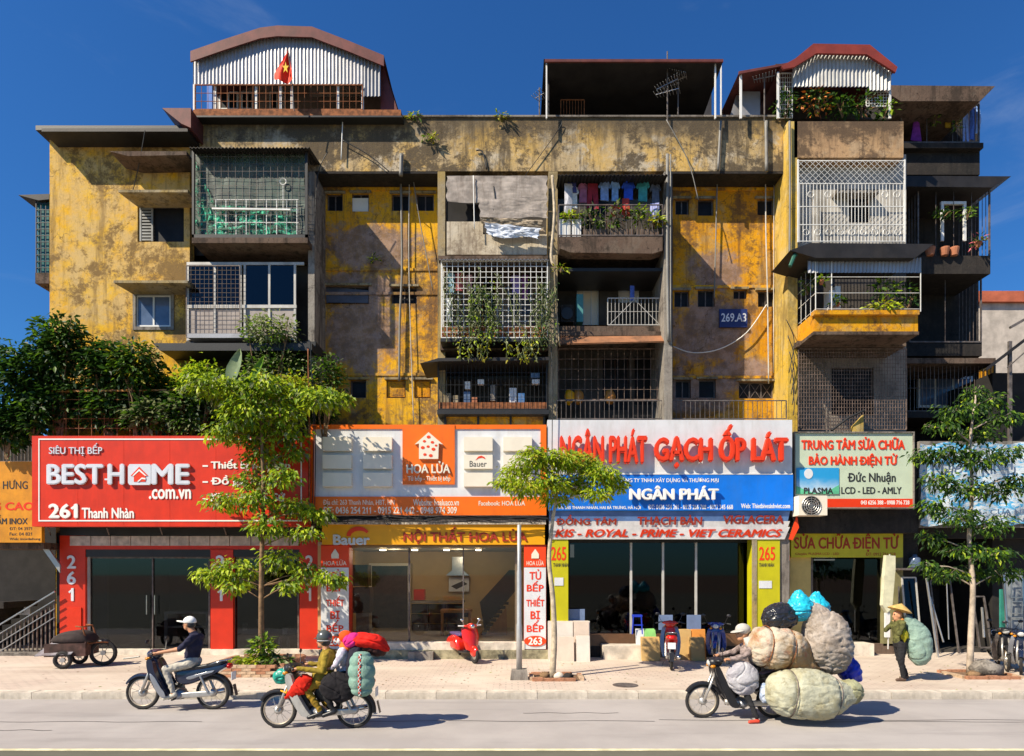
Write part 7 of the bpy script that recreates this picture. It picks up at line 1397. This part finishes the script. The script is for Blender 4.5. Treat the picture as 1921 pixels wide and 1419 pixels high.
rider('man in a white cap, navy shirt and pale trousers riding at the left', B1, dict(hip=(.27, .86), knee=(-.13, .76), ankle=(.0, .36), toe=(-.16, .23), sho=(.33, 1.33), elb=(.16, 1.13), hand=(-.27, 1.06), neck=(.26, 1.42), head=(.20, 1.56)), [M['skin'], fab('navy_shirt', (.022, .022, .045)), fab('pale_trousers', (.46, .42, .35)), mat('pale_shoes', (.60, .56, .46), .6)], ex1, feet='skin')
def ex2(t):
    b = MB(); b.ell((.125, 0, 1.455), (.128, .112, .128), 20, 14); b.v = [(x, y, z if z > 1.395 else 1.395) for x, y, z in b.v]; h = b.build('helmet', mat('grey_helmet', (.075, .08, .07), .28, coat=.5, bp=.01), t, smooth=True)
    MB().ell((.0, 0, 1.45), (.045, .075, .010), 14, 6, rot=Matrix.Rotation(R(-14), 3, 'Y')).build('peak', mat('grey_helmet', (.09, .095, .085), .25), h, smooth=True); MB().torus((.125, 0, 1.415), .112, .005, 'Z', 24, 5, ry=1).build('rim_band', M['lgrey'], h)
    face(t, (.11, 0, 1.40)); MB().ell((.14, 0, 1.38), (.082, .082, .07), 14, 8).build('hair', M['tblack'], t, smooth=True)
oc = fab('olive_jacket', (.27, .19, .025), var=.25)
rider('person in olive jacket and grey helmet steering the loaded motorbike', B2, dict(hip=(.14, .78), knee=(-.13, .68), ankle=(.10, .34), toe=(-.07, .21), sho=(.20, 1.20), elb=(.18, .95), hand=(-.26, .99), neck=(.15, 1.28), head=(.115, 1.40)), [M['skin'], oc, fab('mustard_trousers', (.30, .18, .02), var=.25), M['bkp']], ex2, sleeve=2, jacket=1)
def ex3(t):
    MB().ell((.375, 0, 1.41), (.045, .07, .06), 12, 8).build('face_mask', M['white'], t, smooth=True); b = MB(); b.ell((.47, 0, 1.47), (.125, .105, .105), 16, 10); h = b.build('hood', fab('orange_red_hood', (.75, .08, .01)), t, smooth=True); MB().ell((.35, 0, 1.50), (.07, .08, .012), 12, 6).build('peak', M['tblack'], h, smooth=True)
    for s in (-1, 1): MB().ell((.358, s * .03, 1.455), (.010, .014, .008), 8, 5).build('eye', M['tblack'], t)
    b = MB(); b.tube([(.42, -.09, 1.36), (.50, -.10, 1.30), (.62, -.12, 1.30)], [.05, .06, .05], 8); b.build('scarf', fab('orange_scarf', (.80, .16, .02)), t, smooth=True)
rider('masked passenger in a white and mauve shirt behind the olive rider', B2, dict(hip=(.46, .84), knee=(.16, .66), ankle=(.30, .36), toe=(.16, .24), sho=(.47, 1.26), elb=(.38, 1.06), hand=(.24, .98), neck=(.46, 1.34), head=(.44, 1.44)), [M['skin'], fab('mauve_shirt', (.55, .50, .58), var=.35, vs=10), fab('black_trousers', (.02, .02, .022)), M['bkp']], ex3, sleeve=2, gy=.16)
# bundles and sacks
from mathutils import noise as NZ
def sack(name, label, c, r, m, seed=0, rot=0, wr=.05, n=120, k=84, tails=(), fr=3.0, flat=0, cat='sack', group=None, ropes=0, ropem='iron', loc=None, ry=None):
    """stuffed sack: swollen ellipsoid with folds, lumps and gathered ends"""
    c = Vector(c); vs = []; Rm = Matrix.Rotation(rot, 3, 'Y')
    for i in range(k + 1):
        th_ = math.pi * i / k
        for j in range(n):
            t_ = 2 * math.pi * j / n; d = Vector((math.sin(th_) * math.cos(t_), math.sin(th_) * math.sin(t_), math.cos(th_))); q = Vector((abs(d.x) ** .86 * (1 if d.x > 0 else -1), abs(d.y) ** .86 * (1 if d.y > 0 else -1), abs(d.z) ** .9 * (1 if d.z > 0 else -1)))
            p = Vector((q.x * r[0], q.y * r[1], q.z * r[2])); f = 1
            for (td, amt, sh_) in tails:
                a = max(0, d.dot(Vector(td).normalized())); p += Vector(td) * amt * a ** sh_
            u = p * fr + Vector((seed * 7.3, seed * 1.9, seed)); cr1 = max(0, 1 - abs(NZ.noise(Vector((u.x * .9, u.y * .9, u.z * 1.5)))) * 9) ** 1.5; cr2 = max(0, 1 - abs(NZ.noise(Vector((u.x * 2.3 + 5, u.y * 2.3, u.z * 1.6)))) * 6) ** 1.5; disp = NZ.noise(u * .6) * wr * .8 - (cr1 * .5 + cr2 * .2) * wr + (abs(NZ.noise(Vector((u.x * .7, u.y * .7, u.z * 2.4)))) ** .7 - .3) * -wr * .5 + (abs(NZ.noise(Vector((u.x * 2.6 + u.z, u.y * 2.6, u.z * 3.4 - u.x)))) ** .8 - .2) * -wr * .22 + NZ.noise(u * 5.5) * wr * .10
            if ropes:
                for rr in ropes: disp -= .035 * math.exp(-((p.x - rr * r[0]) / .035) ** 2)
            p += d * disp; p = Rm @ p; w = c + p
            if flat: w.z = max(w.z, flat)
            vs.append(w)
    b = MB(); b.add(vs, [(i * n + j, (i + 1) * n + j, (i + 1) * n + (j + 1) % n, i * n + (j + 1) % n) for i in range(k) for j in range(n)])
    L = Vector(loc) if loc is not None else Vector((0, 0, 0)); b.v = [tuple(Vector(v) + L) for v in b.v]
    t = thing(name, label, cat, L + c - Vector((0, 0, r[2])), group=group); b.build('bag', m, t, smooth=True)
    if ropes:
        for rr in ropes:
            pts = []
            for j in range(21):
                a = 2 * math.pi * j / 20; s_ = math.sqrt(max(0, 1 - rr * rr)); pts.append(L + c + Rm @ Vector((rr * r[0] + .01 * math.sin(a * 3), math.cos(a) * (r[1] * s_ ** .86 + .004), math.sin(a) * (r[2] * s_ ** .9 + .004))))
            MB().tube(pts, .009, 5).build('rope', M[ropem], t)
    return t
def sackmat(name, c1, c2, c3, sc=2.5, rough=.65, spec=.3, t1=(.42, .6)):
    m, t, b = nt(name); v = coords(t); c = mixc(t, ramp(t, noise(t, v, sc, 8, .7), *t1), c1, c2); c = mixc(t, mul(t, ramp(t, noise(t, v, sc * 2.6, 9, .75), .52, .68), .7), c, c3)
    w = t.nodes.new('ShaderNodeTexWave'); w.inputs['Scale'].default_value = 45; w.inputs['Distortion'].default_value = 2; t.links.new(v, w.inputs['Vector'])
    t.links.new(c, b.inputs['Base Color']); b.inputs['Roughness'].default_value = rough; b.inputs['Specular IOR Level'].default_value = spec
    bump(t, b, mul(t, noise(t, v, 7, 8, .65), mul(t, w.outputs['Fac'], .03), 'ADD'), .8, .05); return m
SG = 'sacks roped on the scrap motorbike'
sack('sack', 'long greenish white roped sack slung lowest beside the scrap motorbike', (.93, -.50, .50), (.66, .36, .42), sackmat('green_white_sack', (.50, .49, .36), (.38, .35, .22), (.20, .16, .08)), 1, R(4), .045, tails=((( 1, 0, .12), .26, 12),), ropes=(-.42, .70), loc=B3, group=SG, flat=.05)
sack('sack', 'greenish end bulge tied off behind the long low sack', (1.70, -.45, .54), (.20, .20, .22), sackmat('green_white_sack2', (.34, .34, .20), (.25, .23, .12), (.14, .12, .06)), 8, R(-20), .05, loc=B3, group=SG)
sack('sack', 'second long sack hung on the far side of the scrap motorbike', (.95, .42, .62), (.60, .30, .40), sackmat('far_sack', (.45, .42, .34), (.36, .30, .22), (.2, .16, .1)), 11, 0, .05, loc=B3, group=SG)
sack('sack', 'wide cream and brown stained sack behind the rider', (.60, -.10, 1.22), (.50, .42, .38), sackmat('stained_sack', (.54, .46, .35), (.36, .22, .10), (.40, .13, .07), 1.8), 2, R(8), .045, tails=(((1, 0, -.45), .36, 7),), loc=B3, group=SG, fr=3.6, ropes=(-.4, .35), ropem='rust')
sack('sack', 'tall wrinkled grey beige sack standing at the back of the load', (1.48, -.12, 1.32), (.38, .36, .54), sackmat('wrinkled_sack', (.42, .36, .31), (.32, .26, .21), (.13, .10, .08), 3.5), 3, R(-14), .065, tails=(((-.3, 0, 1), .26, 9),), loc=B3, group=SG, fr=4.6)
sack('rubbish_bag', 'shiny black plastic bag on top of the load', (.70, -.05, 1.74), (.30, .28, .23), mat('black_plastic_film', (.02, .02, .025), .25, bp=.6, bs=8, spec=.6), 4, R(-12), .045, loc=B3, group='plastic bags on top of the load', fr=5, cat='plastic bag')
M['cyanf'] = mat('cyan_plastic_film', (.02, .45, .62), .35, var=.25, vs=7, bp=.5, bs=8, spec=.5)
sack('rubbish_bag', 'knotted bright cyan bag in the middle of the load top', (1.04, -.08, 1.88), (.22, .22, .21), M['cyanf'], 5, 0, .045, tails=(((-.1, 0, 1), .13, 10),), loc=B3, group='plastic bags on top of the load', fr=5.5, cat='plastic bag'); sack('rubbish_bag', 'second cyan bag right of the knotted one', (1.36, .05, 1.90), (.23, .2, .17), M['cyanf'], 6, 0, .045, tails=(((.1, 0, 1), .12, 10),), loc=B3, group='plastic bags on top of the load', fr=5.5, cat='plastic bag')
sack('rubbish_bag', 'deep blue bag dangling at the rear end of the load', (1.86, -.05, .88), (.18, .2, .22), mat('deep_blue_film', (.01, .025, .40), .4, var=.3, vs=6, bp=.5, bs=8), 7, R(-20), .06, tails=(((.2, 0, 1), .2, 9), ((.5, 0, -1), .1, 9)), loc=B3, group='plastic bags on top of the load', cat='plastic bag')
sack('sack', 'white cloth bag with grey creases hanging before the rider', (-.02, -.26, .72), (.25, .16, .27), sackmat('white_bag', (.48, .46, .47), (.33, .31, .34), (.16, .14, .19), 2), 9, R(-20), .05, loc=B3, group=SG); sack('sack', 'small blue white bag wedged beside the rider\'s leg', (.32, -.34, .50), (.09, .1, .18), sackmat('blue_white_bag', (.55, .6, .7), (.2, .3, .5), (.1, .12, .2), 6), 10, 0, .03, loc=B3, group=SG)
def ex4(t):
    b = MB(); b.ell((.09, 0, 1.53), (.13, .11, .10), 18, 10); b.ell((.02, 0, 1.50), (.15, .12, .02), 18, 6, rot=Matrix.Rotation(R(-12), 3, 'Y')); b.build('sun_hat', fab('white_hat', (.50, .47, .42)), t, smooth=True); face(t, (.08, 0, 1.43))
    b = MB(); b.tube([(.12, -.09, 1.40), (.16, -.10, 1.28), (.20, -.14, 1.20)], [.06, .07, .05], 8); b.build('neck_cloth', fab('white_hat', (.50, .47, .42)), t, smooth=True)
pr = []; S = (.19, 1.24)
pr += [('e', (.24, 0, .86), (.15, .17, .13), 2), ('c', (.22, 0, .95), (.19, 0, 1.14), .13, .15, 1), ('e', (.19, 0, 1.12), (.13, .18, .18), 1), ('c', (.18, -.14, 1.24), (.18, .14, 1.24), .07, .07, 1)]
pr += [('c', (.24, -.09, .86), (-.02, -.26, .62), .095, .07, 2), ('c', (-.02, -.26, .62), (.16, -.40, .12), .062, .042, 2), ('c', (.19, -.40, .04), (.04, -.42, .03), .035, .028, 3), ('c', (.24, .09, .86), (-.05, .16, .70), .095, .07, 2), ('c', (-.05, .16, .70), (.05, .17, .32), .062, .042, 2), ('c', (.08, .17, .26), (-.08, .18, .23), .04, .03, 3)]
for s in (-1, 1): pr += [('c', (.18, s * .18, 1.23), (.02, s * .27, 1.10), .062, .05, 1), ('c', (.02, s * .27, 1.10), (-.22, s * .27, 1.05), .052, .04, 1)]; hand(pr, (-.22, s * .27, 1.05), (-1, 0, -.1), 0, s)
head(pr, (.08, 0, 1.43), -1, 0, (.15, 0, 1.30))
person('rider in a white sun hat and pale striped sleeves under the scrap load', B3, pr, [M['skin'], fab('striped_sleeve', (.26, .20, .18), var=.5, vs=18), fab('black_trousers', (.02, .02, .022)), mat('red_sandal', (.60, .06, .03), .5)], ex4)
# the second motorbike's load
BG = 'bundles tied on the second motorbike'
def quilt(label, c, r, m, loc):
    c = Vector(c); L = Vector(loc); n, k = 40, 48; vs = []
    for i in range(k + 1):
        th_ = math.pi * i / k
        for j in range(n):
            t_ = 2 * math.pi * j / n; s_ = math.sin(th_) ** .55; seg = abs(math.sin(th_ * 5.5)) ** .5; f = (.86 + .16 * seg) * (1 - .13 * math.exp(-((math.cos(t_)) / .13) ** 2) * (1 if math.sin(t_) < 0 else 0))
            vs.append(L + c + Vector((r[0] * s_ * math.cos(t_) * f, r[1] * s_ * math.sin(t_) * f, r[2] * math.cos(th_))))
    t = thing('quilt_bundle', label, 'bundle', L + c - Vector((0, 0, r[2])), group=BG); b = MB(); b.add(vs, [(i * n + j, (i + 1) * n + j, (i + 1) * n + (j + 1) % n, i * n + (j + 1) % n) for i in range(k) for j in range(n)]); b.build('quilt', m, t, smooth=True)
    p = []; q = []
    for i in range(15):
        z = r[2] * (.92 - 1.84 * i / 14); y = -r[1] * math.sqrt(max(.05, 1 - (z / r[2]) ** 2)) ** .55 * .88 - .012; p.append(L + c + Vector((.018 * (-1) ** i, y, z))); q.append(L + c + Vector((-.018 * (-1) ** i, y - .004, z)))
    MB().tube(p, .009, 5).build('cord', M['tred'], t); MB().tube(q, .009, 5).build('cord', M['white'], t, 'white cord')
quilt('pale green quilted bundle laced with a red and white cord', (.80, -.30, .92), (.21, .16, .35), sackmat('quilt_green', (.24, .38, .30), (.18, .32, .26), (.32, .44, .36), 5, .8), B2)
sack('cloth_bundle', 'red cloth bundle lying on top behind the passenger', (.82, -.08, 1.42), (.30, .20, .12), fab('red_cloth', (.72, .02, .012), var=.2), 21, R(8), .04, tails=(((1, 0, -.5), .12, 6),), loc=B2, group=BG, cat='bundle'); sack('cloth_bundle', 'magenta cloth bundle between the passenger and the red one', (.60, -.12, 1.43), (.15, .14, .11), fab('magenta_cloth', (.68, .03, .22)), 22, R(-30), .04, loc=B2, group=BG, cat='bundle')
sack('cloth_bundle', 'dark brown bundle under the red cloth', (.92, -.05, 1.30), (.22, .18, .11), fab('brown_cloth', (.06, .025, .02)), 23, R(24), .04, loc=B2, group=BG, cat='bundle'); sack('bag', 'black bag between the passenger and the quilt', (.66, -.10, 1.05), (.15, .2, .33), fab('black_cloth', (.02, .018, .03)), 24, R(6), .04, loc=B2, group=BG, cat='bag'); sack('bag', 'big black bag low behind the olive rider', (.42, -.22, .70), (.28, .12, .23), fab('black_cloth2', (.016, .014, .016)), 25, R(20), .05, loc=B2, group=BG, cat='bag')
sack('plastic_bag', 'shiny teal bag stuffed in the front of the motorbike', (-.54, -.02, .84), (.15, .13, .12), mat('teal_film', (.02, .30, .22), .3, var=.3, vs=8, bp=.5, bs=8), 26, R(-20), .06, loc=B2, group=BG, cat='plastic bag'); sack('cloth_bundle', 'red cloth hanging between the shield and the rider\'s knees', (-.16, -.20, .74), (.11, .06, .19), fab('red_cloth2', (.62, .02, .008)), 27, R(38), .07, tails=(((-.3, 0, -1), .16, 5),), loc=B2, group=BG, cat='bundle')
tag(MB().tube([B2 + Vector((-.55, -.08, .62)), B2 + Vector((-.45, -.1, .58)), B2 + Vector((-.38, -.1, .75))], [.012, .02, .015], 6).build('yellow_tape', M['amber'], smooth=True), 'yellow strap below the teal bag', 'strap')
# the walking collector
W0 = road_pt(1688, 1277, .12)
def ex5(t):
    c = Vector((-.02, 0, 1.47)); b = MB(); b.lathe([(.002, .14), (.10, .085), (.20, .02), (.245, -.02), (.235, -.022), (.1, .06), (.002, .11)], (0, 0, 0), 'Z', 28); Rm = Matrix.Rotation(R(18), 3, 'Y'); b.v = [tuple(Rm @ Vector(v) + c + Vector((.02, 0, .10))) for v in b.v]; b.build('conical_hat', mat('straw', (.58, .38, .12), .8, var=.2, vs=14, bp=.5), t, auto=40)
    face(t, (-.05, 0, 1.43)); b = MB(); b.tube([(.07, 0, 1.36), (.03, 0, 1.32), (-.05, 0, 1.30)], [.05, .08, .05], 8); b.build('scarf', fab('orange_scarf2', (.50, .20, .05)), t, smooth=True)
    b = MB(); b.ell((.0, -.17, 1.02), (.08, .03, .12), 12, 8, noise=.2); b.build('shirt_print', fab('yellow_print', (.36, .32, .02), var=.5, vs=20), t, smooth=True)
pr = [('e', (.0, 0, .84), (.13, .15, .14), 2), ('c', (.0, 0, .88), (.0, 0, 1.15), .14, .15, 1), ('e', (-.02, 0, 1.15), (.13, .17, .18), 1), ('c', (-.03, -.12, 1.28), (-.03, .12, 1.28), .07, .07, 1),
      ('c', (0, -.08, .84), (-.04, -.1, .46), .10, .072, 2), ('c', (-.04, -.1, .46), (.02, -.1, .10), .066, .05, 2), ('c', (.04, -.1, .04), (-.13, -.11, .035), .04, .034, 3), ('c', (0, .08, .84), (.06, .1, .46), .10, .072, 2), ('c', (.06, .1, .46), (.20, .1, .12), .066, .05, 2), ('c', (.23, .1, .06), (.09, .11, .04), .04, .034, 3),
      ('c', (-.03, -.17, 1.27), (-.16, -.22, 1.05), .06, .05, 1), ('c', (-.16, -.22, 1.05), (-.06, -.16, 1.24), .048, .036, 1), ('c', (-.03, .17, 1.27), (-.20, .18, 1.10), .06, .05, 1), ('c', (-.20, .18, 1.10), (-.10, .10, 1.28), .048, .036, 1)]
hand(pr, (-.06, -.16, 1.24), (.6, 0, .5), 0, 1); hand(pr, (-.10, .10, 1.28), (.6, 0, .4), 0, -1); head(pr, (-.05, 0, 1.43), -1, 0, (-.02, 0, 1.32))
person('scrap collector in a conical hat carrying a mint green sack', W0, pr, [M['skin'], fab('olive_shirt', (.09, .09, .03), var=.5, vs=12), fab('black_trousers', (.018, .018, .018)), mat('brown_sandal', (.10, .06, .04), .6)], ex5)
sack('sack', 'smooth mint green sack over the walking collector\'s shoulder', (.36, -.08, .82), (.25, .22, .47), sackmat('mint_sack', (.26, .37, .30), (.20, .30, .25), (.32, .42, .36), 2, .5), 31, R(-6), .035, tails=(((-.45, 0, 1), .22, 8),), loc=W0, fr=2.2)
# the scrap handcart at the left
C0 = road_pt(160, 1250, .12); t = thing('handcart', 'battered dark three wheeled handcart with a grey tin lid at the left', 'cart', C0, R(12), scale=1.0)
for (x, y, r_) in ((.42, -.02, .33), (-.32, -.42, .22), (-.32, .42, .22)):
    w = MB().torus((x, y, r_), r_ - .05, .05, 'Y', 26, 8).build('wheel', M['rubber'], t, smooth=True); MB().lathe([(0, -.03), (.06, -.03), (.06, .03), (0, .03)], (x, y, r_), 'Y', 12).build('hub', M['alu'], w)
    b = MB(); [b.bar((x, y, r_), (x + (r_ - .06) * math.cos(k * .9), y, r_ + (r_ - .06) * math.sin(k * .9)), .008) for k in range(7)]; b.torus((x, y, r_), r_ - .09, .014, 'Y', 24, 5); b.build('rim', M['iron'], w)
b = MB(); b.box((-.75, -.38, .30), (.16, .38, .34)); b.box((-.75, -.38, .34), (.16, -.35, .62)); b.box((-.75, .35, .34), (.16, .38, .62)); b.box((.13, -.35, .34), (.16, .35, .66)); b.build('tray', mat('rusty_dark_plate', (.10, .05, .04), .75, .2, var=.5, vs=6, dirt=.5), t)
b = MB(); b.add([(-.92, -.46, .33), (-.12, -.46, .36), (.0, .30, .74), (-.74, .36, .72), (-.92, -.46, .35), (-.12, -.46, .38), (.0, .30, .76), (-.74, .36, .74)], [(0, 3, 2, 1), (4, 5, 6, 7), (0, 1, 5, 4), (1, 2, 6, 5), (2, 3, 7, 6), (3, 0, 4, 7)]); b.build('tin_lid', mat('scuffed_tin', (.34, .34, .38), .5, .4, var=.4, vs=4, dirt=.5, dcol=(.25, .15, .10)), t)
b = MB(); b.tube([(.16, -.25, .60), (.10, -.28, .85), (.05, -.28, 1.02), (-.10, -.28, 1.04)], .02, 6); b.tube([(.16, .25, .60), (.10, .28, .85), (.05, .28, 1.02), (-.10, .28, 1.04)], .02, 6); b.bar((.05, -.28, 1.02), (.05, .28, 1.02), .018); b.tube([(.16, -.2, .6), (.42, -.08, .62), (.55, -.06, .6)], .02, 6); b.tube([(.16, .2, .6), (.42, .08, .62), (.55, .06, .6)], .02, 6); b.build('frame', M['rust'], t, smooth=True)
b = MB(); b.puff([(-.62, .62), (-.5, .86), (-.1, .92), (.14, .80), (.16, .60)], .36); b.build('covered_load', mat('dark_load_cover', (.045, .03, .028), .85, var=.4, bp=.8, bs=8, dirt=.4), t, auto=50); b = MB(); b.ell((.42, 0, .62), (.16, .08, .06), 12, 6); b.build('saddle', M['bkp'], t, smooth=True)
tag(MB().tube([P(232, 1236, 15.2), P(250, 1234, 15.2), P(262, 1232, 15.2)], .02, 6).build('slipper', M['bkp']), 'small dark scrap piece lying by the shop step', 'scrap')
